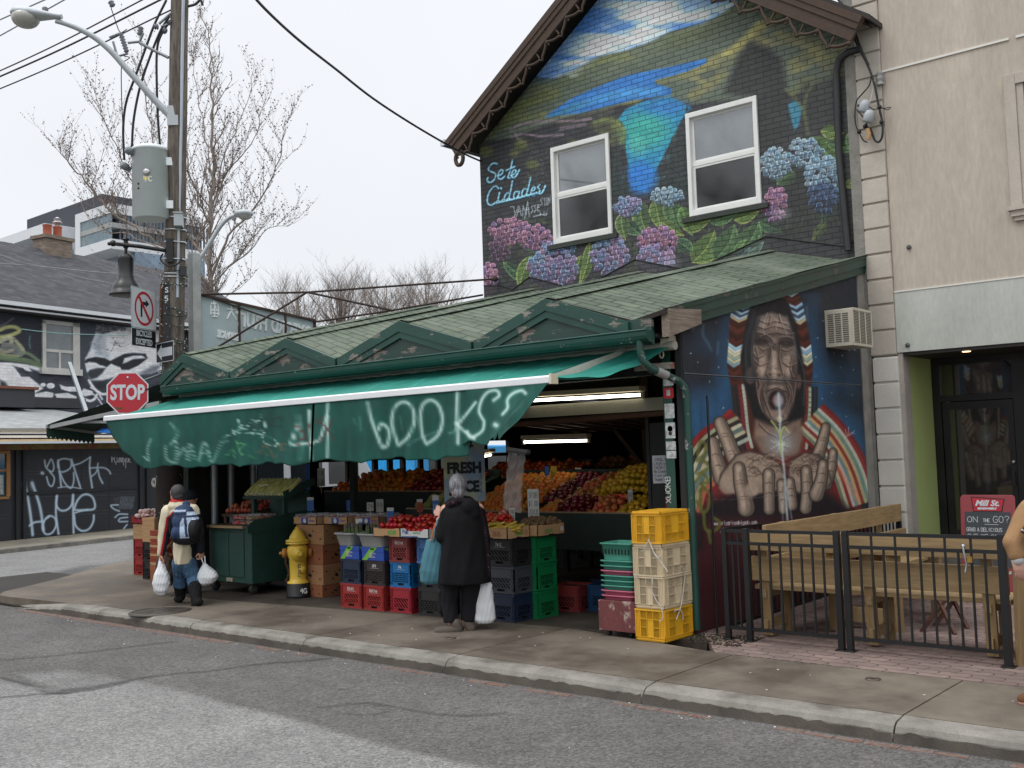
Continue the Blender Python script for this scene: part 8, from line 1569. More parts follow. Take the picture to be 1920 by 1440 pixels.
for i in range(10):
 x_=cx0+.15+i*.092;f=i/9.;p0=M_@Vector((x_-.03,.02,.045));p1=M_@Vector((x_+.05,.30,.17));t=thing("cucumber_pack","film-wrapped tray of small green cucumbers leaning on the upper cart shelf","vegetables",tuple(p0),0,"wrapped cucumber packs on the cart shelf")
 b_=MB();dv=(p1-p0)
 for k_ in range(3):o_=Vector((.018*(k_-1),-.006*(k_%2),.012*(k_%2)));b_.tube([p0+o_,p0+o_+dv*.1,p0+o_+dv*.5,p0+o_+dv*.9,p0+o_+dv],[.010,.024,.027,.024,.010],7)
 mk("cucumbers",b_,CUC,t);b_=MB();b_.bar(p0-dv*.04+Vector((0,0,.0)),p1+dv*.03,.078,.062);mk("clear_wrap",b_,glassm("film",(.9,.92,.8),.08,.25,.9),t,bevel=.01)
for k_,(x_,y_,z_,rz_)in enumerate(((cx0+.42,8.98,1.40,.4),(cx0+.55,9.02,1.38,-.3))):
 t=thing("cucumber_pack","wrapped cucumber pack lying crosswise on top of the others" if k_ else "wrapped cucumber pack tilted up on top of the row","vegetables",(x_,y_,z_),rz_,None);b_=MB()
 for j in range(3):b_.tube([(-.11,.018*(j-1),0),(-.08,.018*(j-1),0),(.08,.018*(j-1),0.01),(.11,.018*(j-1),.01)],[.008,.017,.017,.008],7)
 mk("cucumbers",b_,CUC,t,False);b_=MB();b_.cb((0,0,0),(.23,.07,.045));mk("clear_wrap",b_,glassm("film"),t,False,bevel=.01)
CHT=mat("cherry_tomatoes",H('cc4a20'),.3,var=.6,sc=25,rnd=.5);CHY=mat("yellow_cherries",H('b98a4a'),.35,var=.5,sc=25,rnd=.3);random.seed(9)
for j in range(5):
 for i in range(4):
  for L in range(2 if j<3 and i<3 else 1):
   clam("tomato_punnet",("clear punnet of yellow cherry tomatoes on the cart counter" if(i+j)%4==2 else "clear punnet of red cherry tomatoes on the cart counter"),cx0+.28+i*.155+rnu(-.01,.01),8.52+j*.135,.896+L*.066,.135,.115,.06,CHY if(i+j)%4==2 else CHT,"yellow tomato punnets on the cart" if(i+j)%4==2 else "red tomato punnets on the cart",rnu(-.1,.1),9,.014)
# ---------------------------------------------------------------- price cards
CDW=mat("card_white",H('c5c6c0'),.7,var=.06,bump=0);CDB=mat("card_blue",H('2b62a8'),.6,var=.06,bump=0);CDR=mat("card_red",H('a8402c'),.6,var=.06,bump=0);CDY=mat("card_yellow",H('c7a52a'),.6,var=.06,bump=0);INK=mat("marker_ink",H('22242a'),.8,bump=0)
def card(px,py,Y,wpx,hpx,rows,mm,lab,tilt=0.,ink=None,stick=True,roll=0.,top=None):
 c_=FY(px,py,Y);dep=float((np.array(c_)-CP)@_fw);k_=dep/FPX;w,h=wpx*k_,hpx*k_;t=thing("price_card",lab,"sign",tuple(c_));M_=plane(c_,(cos(.55),sin(.55),0),(sin(.55)*tilt*-1,cos(.55)*tilt,1))@MR(roll,4,'Z')
 b_=MB();b_.prism([(-w/2,-h/2),(w/2,-h/2),(w/2,h/2),(-w/2,h/2)],-.003,0,M_)
 if stick:b_.prism([(-.006,-h/2-.10),(.006,-h/2-.10),(.006,-h/2),(-.006,-h/2)],-.004,-.001,M_)
 mk("card",b_,mm,t)
 if top:b_=MB();b_.prism([(-w/2,h*.28),(w/2,h*.28),(w/2,h/2+.001),(-w/2,h/2+.001)],0,.0008,M_);mk("header",b_,top,t)
 if rows:
  b_=MB();n_=len(rows);rh=h*(.62 if top else.86)/n_
  for i,s__ in enumerate(rows):
   L=max(1,len(s__));cw=min(w*.86/(L*1.3),rh*.6);strokemesh(b_,s__,M_@MT((-L*cw*1.3/2+cw*.1,(h*(.24 if top else.43))-rh*(i+.85),.0008)),cw,rh*.66,max(.0035,cw*.16),1.3)
  mk("handwriting",b_,ink or INK,t)
for a in[(1000,944,9.05,21,54,["3FOR","$1.00","70/LB"],CDW,"tall white card reading 3 FOR in front of the oranges"),(960,965,8.8,11,26,["100","LB"],CDW,"small white card reading 1.00 LB beside the plastic bag roll"),(478,955,9.3,9,20,[" "],CDR,"small red card among the tomato punnets on the cart"),(510,957,9.3,9,22,["169","EA"],CDW,"small white price card in the middle of the cart counter"),(541,945,9.45,11,30,["1.00","EA"],CDW,"taller white price card at the right end of the cart counter"),
  (582,945,9.2,13,25,[" "],CDB,"blue price card with a white top, left of the strawberries",0,None,True,0,CDW),(577,895,9.9,9,48,[" "],CDB,"tall narrow blue card above the strawberry trays"),(602,895,9.8,15,34,["2 FOR","1.00"],CDW,"white card hanging by the dim oranges at left"),(656,948,9.6,13,20,[" "],CDB,"small blue card behind the asparagus tubs"),(732,966,8.9,13,28,[" "],CDB,"blue price card standing left of the tomatoes",0,None,True,0,CDW),
  (694,950,9.6,13,16,["79"],CDW,"small pale card behind the tomato trays, left one"),(712,948,9.7,14,24,["99"],CDW,"pale card behind the tomato trays, right one"),(787,948,9.3,11,24,["LB"],CDR,"red price card at the back of the tomato trays",0,None,True,0,CDW),(817,950,8.95,12,42,["140"],CDB,"tall blue price card at the woman's raised hand",0,LTR,True,0,CDW),(673,990,8.55,13,34,[" "],CDW,"blank pale card standing between the asparagus tubs",.1),
  (943,966,8.75,18,20,["12.9","LB"],CDR,"red diamond-tilted card on the orange tomatoes",.25,LTR,True,.7),(898,900,9.1,15,62,["1.99","LB","99","EA"],CDW,"long handwritten strip beside the FRESH banner"),(1036,895,10.6,12,42,["299"],CDY,"yellow price card in front of the green bananas",0,INK,True,-.15),(1026,895,10.65,8,42,[" "],CDB,"narrow blue card beside the yellow one"),(1083,892,11.3,11,30,["299"],CDW,"pale card above the yellow apples",0,None,True,-.1),(1182,930,9.9,9,24,["99"],CDW,"small dim card at the right end of the yellow apples"),
  (1255,944,9.0,13,18,["00"],CDR,"small red and white card at the foot of the green post"),(1176,895,11.2,14,26,["99"],mat("dim_card",H('6f7264'),.7),"dim green-grey card over the cabbages")]:card(*a)
card(1240,880,8.9,32,52,["ONLY","CASH or","DEBIT","No Credit","Cards","Thank You"],mat("notice_paper",H('b4b6bd'),.7,var=.04,bump=0),"white paper notice reading ONLY CASH or DEBIT on the dark door",0,None,False)
# FRESH banner
c_=FY(870,865,9.0);FB=thing("fresh_banner","pale yellow and blue hanging banner reading 100% FRESH JUICE behind the woman","banner",tuple(c_));k_=float((np.array(c_)-CP)@_fw)/FPX
Mf=plane(c_,(cos(.62),sin(.62),0),(0,0,1));w_,hh=78*k_,150*k_
m,nt,b=newmat("banner_print");v_=mapped(nt,(1,1,1));c=mixc(nt,rng_(nt,noise(nt,v_,5,4),.42,.56,0,1),H('a2a583'),H('7d93a8'));c=mixc(nt,rng_(nt,noise(nt,mapped(nt,(1,1,3)),9,3),.6,.7,0,.6),c,H('b8b8a8'));nt.links.new(c,b.inputs["Base Color"]);b.inputs["Roughness"].default_value=.6
b_=MB();b_.prism([(-w_/2,-hh/2),(w_/2,-hh/2),(w_/2,hh/2),(-w_/2,hh/2)],-.006,0,Mf);mk("cloth",b_,m,FB)
for s__,dy_,sz,wd in(("100%",30,.13,.22),("FRESH",-13,.17,.40),("JUICE",-48,.17,.36)):text("lettering",s__,Mf@MT((0,dy_*k_,.0)),sz,INK,FB,width=wd,off=.010)
# plastic bag roll
BR=thing("bag_roll","roll of clear produce bags with one long strip hanging down","bag roll",tuple(FY(966,900,8.9)));b_=MB();b_.tube([FY(950,842,8.85),FY(988,848,9.0)],.028,12);mk("roll",b_,mat("grey_film_roll",H('77777c'),.3,var=.2),BR);b_=MB();b_.tube([FY(987,848,8.99),FY(993,849,9.02)],.033,12);mk("roll_end",b_,mat("dark_ring",H('33333a'),.4),BR)
q0_=[np.array(FY(952,846,8.87)),np.array(FY(984,850,8.99)),np.array(FY(976,962,8.98)),np.array(FY(944,955,8.86))]
def shf(A,B):
 P_=(q0_[0][None]*(1-A)[:,None]+q0_[1][None]*A[:,None])*(1-B)[:,None]+(q0_[3][None]*(1-A)[:,None]+q0_[2][None]*A[:,None])*B[:,None];P_[:,1]+=.012*np.sin(A*14+B*6)+.008*np.sin(B*30+A*5);return P_
me,pts=grid("hanging_strip",shf,np.linspace(0,1,24),np.linspace(0,1,50));setup(bpy.data.objects.new("hanging_strip",me),glassm("bag_film",(.8,.8,.8),.15,.38,.9),BR)
# ---------------------------------------------------------------- yellow / cream pallet crates
YM={}
def fcrate(label,m_,x,y,z,h,w=.31,d=.47,flip=False,group="large plastic fruit crates in the tall stack"):
 t=thing("fruit_crate",label,"crate",(x,y,z),0,group);b_=MB();th=.008
 for fc in range(4):
  L=w if fc%2==0 else d;Dp=d if fc%2==0 else w
  M_=MT((w/2,d/2,0))@MR(fc*PI/2,4,'Z')@MT((-L/2,-Dp/2,0))@Matrix(((1,0,0,0),(0,0,-1,0),(0,1,0,0),(0,0,0,1)))
  if flip:M_=M_@Matrix(((1,0,0,0),(0,-1,0,h),(0,0,1,0),(0,0,0,1)))
  def B(x0,y0,x1,y1,z0=-th,z1=0):b_.box((x0,y0,z0),(x1,y1,z1),0,M_)
  c_=.05 if fc%2==0 else.06
  B(0,0,L,.03,-th,.0);B(0,.012,L,.018,-th,.008);B(0,.034,L,.040,-th,.008);B(0,h-.014,L,h,-th,.010);
  for xx in(0,c_,L-c_-.006,L-.006):B(xx,.03,xx+.006,h-.014,-th,.007)
  B(.006,.04,c_,h-.014,-th,-.001);B(L-c_,.04,L-.006,h-.014,-th,-.001)
  for xx in(c_*.35,c_*.68):B(xx,.04,xx+.004,h-.014,0,.004);B(L-xx-.004,.04,L-xx,h-.014,0,.004)
  xs_=[c_+.006+(L-2*c_-.012)*q for q in(0,1/3,2/3,1)];ys_=[.04+(h-.054)*q for q in(0,.36,.68,1)]
  for i in(1,2):B(xs_[i]-.003,.04,xs_[i]+.003,h-.014,-th,.006)
  for j in(1,2):
   for i in range(3):
    if not(i==1 and j==1):B(xs_[i],ys_[j]-.003,xs_[i+1],ys_[j]+.003,-th,.006)
  B(xs_[1]+.003,ys_[0],xs_[2]-.003,ys_[2],-th,-.002)
  for i in range(3):
   for j in range(3):
    if i==1 and j<2:continue
    x0,x1,y0,y1=xs_[i]+.003,xs_[i+1]-.003,ys_[j]+.003,ys_[j+1]-.003
    for dr in(1,-1):
     kk_=x0-(y1-y0)+.004
     while kk_<x1:
      a0,a1=max(x0,kk_),min(x1,kk_+(y1-y0))
      if a1-a0>.003:
       p,q=((a0,y1-(a0-kk_)),(a1,y1-(a1-kk_)))if dr>0 else((a0,y0+(a0-kk_)),(a1,y0+(a1-kk_)))
       b_.bar(M_@Vector((p[0],p[1],-.003)),M_@Vector((q[0],q[1],-.003)),.003,.004,0,M_.to_3x3()@Vector((0,0,1)))
      kk_+=.021
 zb=h-.004 if flip else.002
 for i in range(14):b_.box((.01,.01+i*(d-.02)/14,zb),(w-.01,.01+i*(d-.02)/14+.008,zb+.004))
 for i in range(10):b_.box((.01+i*(w-.02)/10,.01,zb),(.01+i*(w-.02)/10+.008,d-.01,zb+.0035))
 mk("lattice_body",b_,m_,t,False)
 return t
X0c=-5.49
fcrate("yellow plastic crate on the ground, bottom of the tall stack",YEL,X0c,8.11,0.005,.285)
fcrate("dirty cream plastic crate, second from the ground in the tall stack",CRM,X0c,8.12,.295,.285)
fcrate("dirty cream plastic crate with a crack, third from the ground in the tall stack",CRM,X0c-.005,8.12,.585,.29,flip=True)
fcrate("bright yellow plastic crate upside down on top of the tall stack",YEL,X0c-.005,8.115,.88,.29,flip=True)
b_=MB();ROPE=mat("white_rope",H('c4c1b8'),.7,bump=.3,bs=200)
for l_ in([(1215,1010),(1224,1032),(1240,1055),(1252,1072)],[(1216,1012),(1208,1030),(1203,1034)],[(1218,1015),(1230,1044),(1240,1042)],[(1192,1070),(1194,1085),(1197,1088)],[(1221,1078),(1224,1090),(1222,1105),(1230,1125),(1240,1140),(1243,1158),(1237,1165)]):b_.tube(catmull([FY(x,y,8.085)for x,y in l_]),.0045,5)
for l_ in([(1278,1062),(1284,1075),(1282,1100),(1278,1130),(1274,1145),(1268,1162)],[(1264,1146),(1274,1143),(1279,1150),(1281,1162)]):b_.tube(catmull([FX(x,y,-5.16)for x,y in l_]),.0055,5)
tag(mk("rope_tie",b_,ROPE),"white plastic ropes knotted round the tall crate stack","rope")
# baskets on the maroon dolly box
DO=thing("dolly_box","scuffed maroon wooden box on small wheels beside the yellow crate stack","box",(-5.7,8.35,0));b_=MB();b_.box((-5.93,8.14,.055),(-5.515,8.52,.335));mk("box_body",b_,mat("scuffed_maroon",H('6b3a3a'),.85,var=.3,sc=4,dirt=H('b5a79a'),dirta=.75,dth=.57,stretch=(1,1,.5)),DO,bevel=.006)
for x_,y_ in((-5.85,8.2),(-5.6,8.2),(-5.85,8.45),(-5.6,8.45)):b_=MB();b_.lathe([(.01,-.012),(.025,-.012),(.025,.012),(.01,.012)],12,(x_,y_,.026),MR(PI/2,4,'Y'));b_.cb((x_,y_,.045),(.03,.04,.016));mk("wheel",b_,mat("caster_rubber",H('1f1f20')),DO)
bz=.338
for k_,(mm,nn_)in enumerate(((PNK,"pink"),(PNK,"pink"),(TEA,"teal"),(TEA,"teal"),(TEA,"teal"),(PNK,"pink"),(TEA,"teal"),(TEA,"teal"),(TEA,"teal"))):
 t=thing("shopping_basket",["lowest pink basket on the maroon box","second pink basket from the maroon box","lowest teal basket above the two pink ones","teal basket second above the two lowest pink ones","teal basket just under the single pink one","single pink basket between teal ones","teal basket just above the single pink one","second teal basket from the top","topmost teal basket, open and empty"][k_],"basket",(-5.73,8.33,bz),0,"nested shopping baskets");b_=MB();w_,d_,hh=.38,.34,.16 if k_==8 else.045
 def rr2(w,d,z):return[(p[0],p[1],z)for p in rrect(w,d,.04,3)]
 zb_=0 if k_!=8 else-.0;rings=[rr2(w_-.06,d_-.06,0),rr2(w_-.03,d_-.03,hh-.014),rr2(w_,d_,hh-.012),rr2(w_,d_,hh),rr2(w_-.02,d_-.02,hh),rr2(w_-.075,d_-.075,.006)];b_.loft(rings)
 o_=mk("basket_shell",b_,mm,t,False)
 if k_==8:
  b_=MB()
  for i in range(9):
   for sx_ in(-1,1):b_.cb((-.15+i*.037,sx_*(d_/2-.012),hh*.5),(.012,.004,.05));
  mk("slots",b_,HOLE,t,False)
 bz+=.046
# banana box and crates behind
BX2=mc("black milk crate with a white torn label under the banana box",BLK,-5.98,8.75,.42,0,.42,.34,[("VZU",.20)]);mc("black milk crate in the shade behind the teal baskets",BLK,-5.98,8.75,.14,0,.42,.34)
b_=MB();b_.box((-6.0,8.72,0),(-5.5,9.15,.13));tag(mk("low_pallet",b_,mat("dark_timber",H('2f261f'),.8)),"dark low wooden pallet under the black crates","pallet")
tray("fruit_box","small brown tray with a cut-out flap holding ripe bananas",-6.02,8.62,.705,.46,.44,.12,CB,low=.6)
for i in range(7):banana((-5.66+i*.018,8.66+i*.022,.80+.006*i),(1.35,.25,.2+.07*i),"ripe yellow banana lying in the tray beside the yellow crates","ripe bananas beside the yellow crates")
# small stacks round the corner by the pole
g3="boxes stacked round the corner by the wooden pole"
Pq=G(262,1078);Pr=G(278,1086);Ps=G(290,1090)
def stk_(P_,items,w,d):
 z=0
 for kind,mm,hh,lab in items:
  if kind=='c':t=milk_crate("milk_crate",lab,mm,w,d,hh);t['group']=g3;put(t,P_[0]-w*.5,P_[1],z)
  elif kind=='b':closed_box("brown_carton",lab,P_[0]-w*.5,P_[1],z,w,d,hh,mm,g3,0,False)
  else:tray("fruit_box",lab,P_[0]-w*.5-.03,P_[1]-.02,z,w+.06,d+.04,hh,mm,group=g3)
  z+=hh+.002
 return z
RB=pl("orange_red_plastic",'a84a32')
z1=stk_(Pq,[('c',RD,.28,"red crate on the ground left of the wooden pole"),('c',RD,.28,"upper red crate left of the wooden pole"),('b',CB2,.12,"tan carton on the red crates left of the pole"),('b',CB2,.12,"upper tan carton on the red crates left of the pole"),('t',RD2,.12,"bright red tray of bagged onions left of the pole")],.36,.34)
z2=stk_(Pr+np.array([0.05,-.02,0]),[('c',BLK,.28,"black crate on the ground next to the wooden pole"),('c',BLK,.28,"upper black crate next to the wooden pole"),('b',CB2,.12,"lowest of three tan wooden boxes by the pole"),('b',CB2,.12,"middle of three tan wooden boxes by the pole"),('b',CB2,.12,"topmost of three tan wooden boxes by the pole")],.34,.34)
for k_ in range(12):closed_box("wooden_flat","thin orange-red wooden flat stacked against the pole",Ps[0]-.02,Ps[1]-.06,.25+k_*.043,.30,.30,.038,RB if k_%3 else CB2,"thin wooden flats against the pole",rnu(-.03,.03),False)
closed_box("brown_carton","faded carton under the thin wooden flats",Ps[0]-.02,Ps[1]-.06,0,.30,.30,.248,CBR,g3,0,False)
random.seed(12)
fruits("bagged_onion",fm("pale_pink_onion",'c9a8a0',.4),.045,heap((Pq[0]-.2,Pq[1],z1-.06),(.40,0,0),(0,.36,.0),4,3,.045,2,.02,.3,.7),"pale onion in clear film in the bright red tray","onions in the bright red tray",cat="vegetables")
# peach table behind the man
PT=thing("fruit_table","low dark wooden fruit table behind the walking man","table",(-13.0,9.3,0));b_=MB();b_.box((-13.25,9.0,.95),(-12.5,9.75,.99));b_.prism([(9.0,.99),(9.75,.99),(9.75,1.12),(9.0,1.03)],-12.51,-12.48,Mx);mk("table_top",b_,wood("dark_table",H('4a3322'),H('2f2118')),PT)
for x_,y_ in((-13.2,9.05),(-12.56,9.05),(-13.2,9.7),(-12.56,9.7)):b_=MB();b_.box((x_-.03,y_-.03,0),(x_+.03,y_+.03,.95));mk("leg",b_,wood("dark_table",H('4a3322'),H('2f2118')),PT)
fruits("peach",PCH,.038,heap((-13.22,9.03,.99),(.70,0,0),(0,.68,.06),8,7,.038,2,.05,.15,.7),"ripe peach on the dark table behind the walking man","peaches on the dark table")
tg_=thing("graffiti_board","white upright board sprayed with dark red loops behind the peaches","board",tuple(FY(373,915,9.0)));b_=MB();q0=FY(362,880,9.0);q1_=FY(383,940,9.0);b_.box((q0[0],8.98,.9),(q1_[0],9.0,q0[2]+.3));mk("board",b_,mat("white_board",H('a9a6a2'),.8),tg_)
b_=MB();
for l_ in([(366,885),(378,890),(368,900),(380,906),(367,915)],[(370,930),(380,925),(376,915),(367,921),(371,935),(381,938)],[(365,870),(380,878),(372,868)]):b_.tube(catmull([FY(x,y,8.972)for x,y in l_]),.012,4)
mk("spray_loops",b_,PRR,tg_)
tp=thing("tape_reel","white ring-shaped reel hanging on the pole under the awning","reel",tuple(FY(290,905,8.9)));b_=MB();c_=FY(290,905,8.9);b_.tube([(c_[0]+.055*cos(a),c_[1],c_[2]+.055*sin(a))for a in np.linspace(0,6.283,20)],.022,8);mk("ring",b_,mat("white_ring",H('c9c6be'),.5),tp)
for px,lab in((402,"grey steel column left of the wrapped cucumber shelf"),(433,"grey steel column seen just over the wrapped cucumbers"),(475,"grey steel column behind the right end of the cucumber shelf")):
 q=FX(px,900,-13.5);t=thing("steel_column",lab,"column",(q[0],q[1],0),0,"steel columns behind the cart");b_=MB();b_.tube([(q[0],q[1],0),(q[0],q[1],2.75)],.055,12);mk("tube",b_,mat("galvanised",H('8e9496'),.4,.5),t);b_=MB();b_.cb((q[0],q[1],.01),(.18,.18,.02));mk("foot_plate",b_,mat("galvanised",H('8e9496')),t)
# ================================================================ INSIDE THE SHOP
TUB_=emi("fluorescent",(1,.93,.78),7.)
def fluo(p,q,lab,w=.12):
 t=thing("strip_light",lab,"light",tuple(np.array(p)),0,None);b_=MB();P_=np.array(p,float);Q=np.array(q,float);up=np.array([0,0,.045]);b_.bar(P_+up*1.4,Q+up*1.4,w,.05);mk("fitting",b_,mat("cream_fitting",H('b9b194'),.5),t)
 b_=MB();b_.tube([P_,Q],.016,8);mk("tube_lamp",b_,TUB_,t);b_=MB()
 for e_ in(P_,Q):b_.cb(e_,(.03,.04,.06))
 mk("end_socket",b_,mat("cream_fitting",H('b9b194')),t)
fluo((-7.42,9.0,2.31),(-5.90,9.0,2.285),"long lit fluorescent tube under the cream beam at the shop mouth")
p_=FY(982,829,10.6);q_=FY(1104,826,10.6);fluo(p_,q_,"shorter lit fluorescent tube above the fruit stand");fluo(FY(896,858,11.6),FY(924,852,11.6),"small dim tube behind the FRESH banner");fluo((-10.6,10.2,2.05),(-9.4,10.2,2.05),"lit tube hidden behind the awning valance")
b_=MB();b_.box((-7.6,9.02,2.12),(-5.45,9.06,2.25));tag(mk("cream_beam",b_,mat("cream_board",H('8d8a78'),.6,var=.15)),"cream painted beam under the long fluorescent tube","beam")
b_=MB();b_.tube([(-7.8,9.1,2.06),(-5.5,9.1,2.10)],.035,8);tag(mk("roller_blind",b_,mat("rusty_roll",H('54392a'),.8,var=.4)),"rolled brown blind slung under the cream beam","blind")
random.seed(15)
for i in range(7):b_=MB();x_=-8.2+i*.27;b_.bar((x_,9.5,2.10),(x_+.05,10.9,1.98),.07,.02);tag(mk("ceiling_slat",b_,mat("brown_slat",H('4a2e20'),.8)),"brown timber slat hanging above the fruit stand","slat","brown slats above the fruit stand")
BT_=mat("stand_green",H('14241d'),.6,var=.3,dirt=H('6a7068'),dirta=.4,dth=.76)
def stand(name,lab,x0,x1,y0,y1,z0,z1,zf):
 t=thing(name,lab,"fruit stand",((x0+x1)/2,y0,0));b_=MB();b_.box((x0,y0-.03,zf),(x1,y0,z0+.07));mk("front_board",b_,BT_,t);b_=MB();b_.box((x0,y0-.034,z0+.055),(x1,y0-.0305,z0+.072));mk("worn_edge",b_,wood("bare_wood_edge",H('a48a68'),H('86694a')),t)
 b_=MB();b_.prism([(y0,z0-.03),(y0,z0),(y1,z1),(y1,z1-.03)],x0,x1,Mx);b_.box((x0,y1,z0),(x1,y1+.03,z1+.1));mk("sloping_bed",b_,BT_,t)
 for x_ in(x0+.05,x1-.05):b_=MB();b_.box((x_-.03,y0+.02,0),(x_+.03,y0+.08,z0-.031));mk("leg",b_,BT_,t);b_=MB();b_.box((x_-.03,y1-.1,0),(x_+.03,y1-.04,z1-.09));mk("leg",b_,BT_,t)
 return t
stand("fruit_stand","long dark green fruit stand heaped with oranges, apples and yellow fruit",-9.1,-6.40,9.62,10.85,.98,1.40,.62)
sl=(0,1.2,.42)
def hp(x0,x1,nx,ny,r,L,top,y0=9.64,y1=10.8,z0=.985,z1=1.40,keep=.9):return heap((x0,y0,z0),(x1-x0,0,0),(0,y1-y0,z1-z0),nx,ny,r,L,top,.32,keep)
fruits("orange",OR_,.046,hp(-9.05,-8.05,11,11,.046,1,.04)+hp(-7.85,-7.6,3,4,.046,1,.02,9.64,9.98,.985,1.1),"bright orange on the long stand behind the plastic bag roll","oranges on the long stand",.96)
fruits("red_apple",AP,.042,hp(-8.05,-7.7,4,9,.042,1,.05,9.98,10.8,1.1)+hp(-7.6,-7.15,5,5,.042,2,.03,9.64,10.0,.985,1.1),"dark red apple between the oranges and the yellow fruit","dark red apples on the long stand",.92)
fruits("blush_apple",PE,.041,hp(-7.15,-6.72,5,5,.041,2,.04,9.64,10.05,.985,1.12)+hp(-7.7,-7.35,4,8,.041,1,.05,10.0,10.8,1.12),"pinkish yellow apple in the middle of the long stand","pinkish apples on the long stand",.92)
fruits("yellow_apple",LE,.040,hp(-7.38,-6.42,12,9,.040,2,.14,10.05,10.8,1.12,1.42)+hp(-6.74,-6.45,4,5,.04,1,.04,9.64,10.05,.985,1.12),"yellow apple in the tall heap at the right of the long stand","yellow apples on the long stand",.95)
stand("fruit_stand","dark green vegetable stand with cabbages and courgettes behind the yellow apples",-7.55,-6.5,11.0,12.0,1.1,1.45,.7)
fruits("cabbage",fm("cabbage_leaf",'6f8a58',.6,.3),.10,heap((-7.5,11.5,1.28),(.8,0,0),(0,.5,.15),4,2,.10,1,.03),"pale green cabbage at the back of the dim vegetable stand","cabbages on the dim vegetable stand",.9,None,"vegetables");fruits("green_pepper",LI,.045,heap((-7.25,11.02,1.11),(.6,0,0),(0,.5,.18),6,5,.045,2,.05),"small round green vegetable at the right of the dim stand","green vegetables at the right of the dim stand",.9,None,"vegetables")
for i in range(9):b_=MB();y_=11.3+.03*i;z_=1.24+.018*i;b_.tube([(-7.4+.03*i,y_,z_),(-7.35+.03*i,y_,z_+.01),(-7.0,y_,z_+.02),(-6.75,y_,z_+.01),(-6.7,y_,z_)],[.012,.026,.03,.026,.01],8);tag(mk("courgette",b_,fm("courgette_skin",'5a7a30',.35,.2)),"long green courgette lying across the dim vegetable stand","vegetables","courgettes on the dim vegetable stand")
stand("fruit_stand","dim back stand of oranges seen under the awning valance",-13.2,-10.3,10.9,11.8,1.16,1.40,.8)
fruits("dim_orange",OR_,.05,heap((-13.1,10.93,1.17),(1.65,0,0),(0,.85,.23),14,7,.05,2,.06,.15,.5),"orange on the dim back stand left of the red apples","oranges on the dim back stand",.96);fruits("pomegranate",fm("dim_red_skin",'7a2a1c',.35,.3),.05,heap((-11.4,10.93,1.17),(1.0,0,0),(0,.85,.23),8,7,.05,2,.10,.15,.6),"dark red fruit heaped at the right of the dim back stand","dark red fruit on the dim back stand")
stand("fruit_stand","second row stand of persimmons left of the FRESH banner",-11.3,-9.4,12.2,12.9,1.30,1.50,.9);fruits("persimmon",fm("persimmon_skin",'c0581a',.3,.25),.045,heap((-11.2,12.23,1.31),(1.8,0,0),(0,.65,.2),18,6,.045,2,.05,.15,.5),"deep orange persimmon left of the FRESH banner","persimmons left of the FRESH banner",.85)
stand("fruit_stand","far pale shelf of onions and garlic at the back of the shop",-10.3,-7.6,13.6,14.3,1.30,1.5,1.0);fruits("onion",ON,.05,heap((-10.2,13.62,1.31),(2.5,0,0),(0,.6,.2),20,4,.05,2,.06,.15,.5),"brown onion on the far shelf at the back of the shop","onions on the far shelf",.95,None,"vegetables")
stand("fruit_stand","low middle stand of leafy greens behind the tomatoes",-10.3,-8.2,9.9,10.5,.98,1.12,.6);fruits("lettuce",fm("lettuce_leaf",'7c8048',.7,.4),.075,heap((-10.2,9.93,.98),(1.9,0,0),(0,.55,.14),12,4,.075,1,.03),"dull green lettuce head on the low middle stand","lettuces on the low middle stand",.8,None,"vegetables")
DK_=mat("near_black_door",H('1c1d1f'),.6,var=.2);dr=thing("inner_door","dark inner door with the cash notice, beside the green post","door",(-5.8,9.28,0));mk("door_panel",MB().box((-6.0,9.25,0),(-5.5,9.32,2.0)),DK_,dr);mk("frame",MB().box((-6.04,9.24,0),(-6.002,9.34,2.05)),DK_,dr)
t=thing("timber_post","dark timber post with two slanting braces inside the shop","post",(-8.45,12.9,0));b_=MB();b_.box((-8.5,12.9,0),(-8.36,13.0,2.8));mk("upright",b_,wood("dark_table",H('4a3322'),H('2f2118')),t)
for dx in(-.75,.75):b_=MB();b_.bar((-8.43,12.88,1.45),(-8.43+dx,12.88,2.3),.09,.06);mk("brace",b_,wood("dark_table",H('4a3322'),H('2f2118')),t)
# vans in the side street, glimpsed through the barred windows
def van(lab,x,y,m_,L=4.6):
 t=thing("parked_van",lab,"van",(x,y,-.1));b_=MB();b_.prism([(0,.35),(L,.35),(L,1.1),(L-.5,1.2),(L-1.0,2.05),(.15,2.1),(0,1.9)],-.95,.95,Matrix(((0,0,1,x),(1,0,0,y),(0,1,0,-.1),(0,0,0,1))));mk("body",b_,m_,t,bevel=.05)
 b_=MB()
 for a,c_ in((.5,1.3),(1.5,2.4),(2.6,3.5)):b_.box((x+.951,y+a,1.15),(x+.96,y+c_,1.75))
 mk("side_window",b_,mat("dark_car_glass",H('1c2226'),.08,bump=0,spec=.9),t)
 for yy in(.8,L-.9):
  for sx_ in(-.9,.9):b_=MB();b_.lathe([(.12,-.1),(.34,-.1),(.36,0),(.34,.1),(.12,.1)],20,(x+sx_,y+yy,.24),MR(PI/2,4,'Y'));mk("wheel",b_,mat("caster_rubber",H('1f1f20')),t)
van("bright sky-blue van parked beyond the barred shop windows",-20,18.6,mat("sky_blue_paint",H('2f9ad8'),.3,var=.05,bump=0));van("white van parked beyond the barred windows, left of the blue one",-20.2,13.4,mat("white_paint",H('c8ccd0'),.3,var=.05,bump=0))
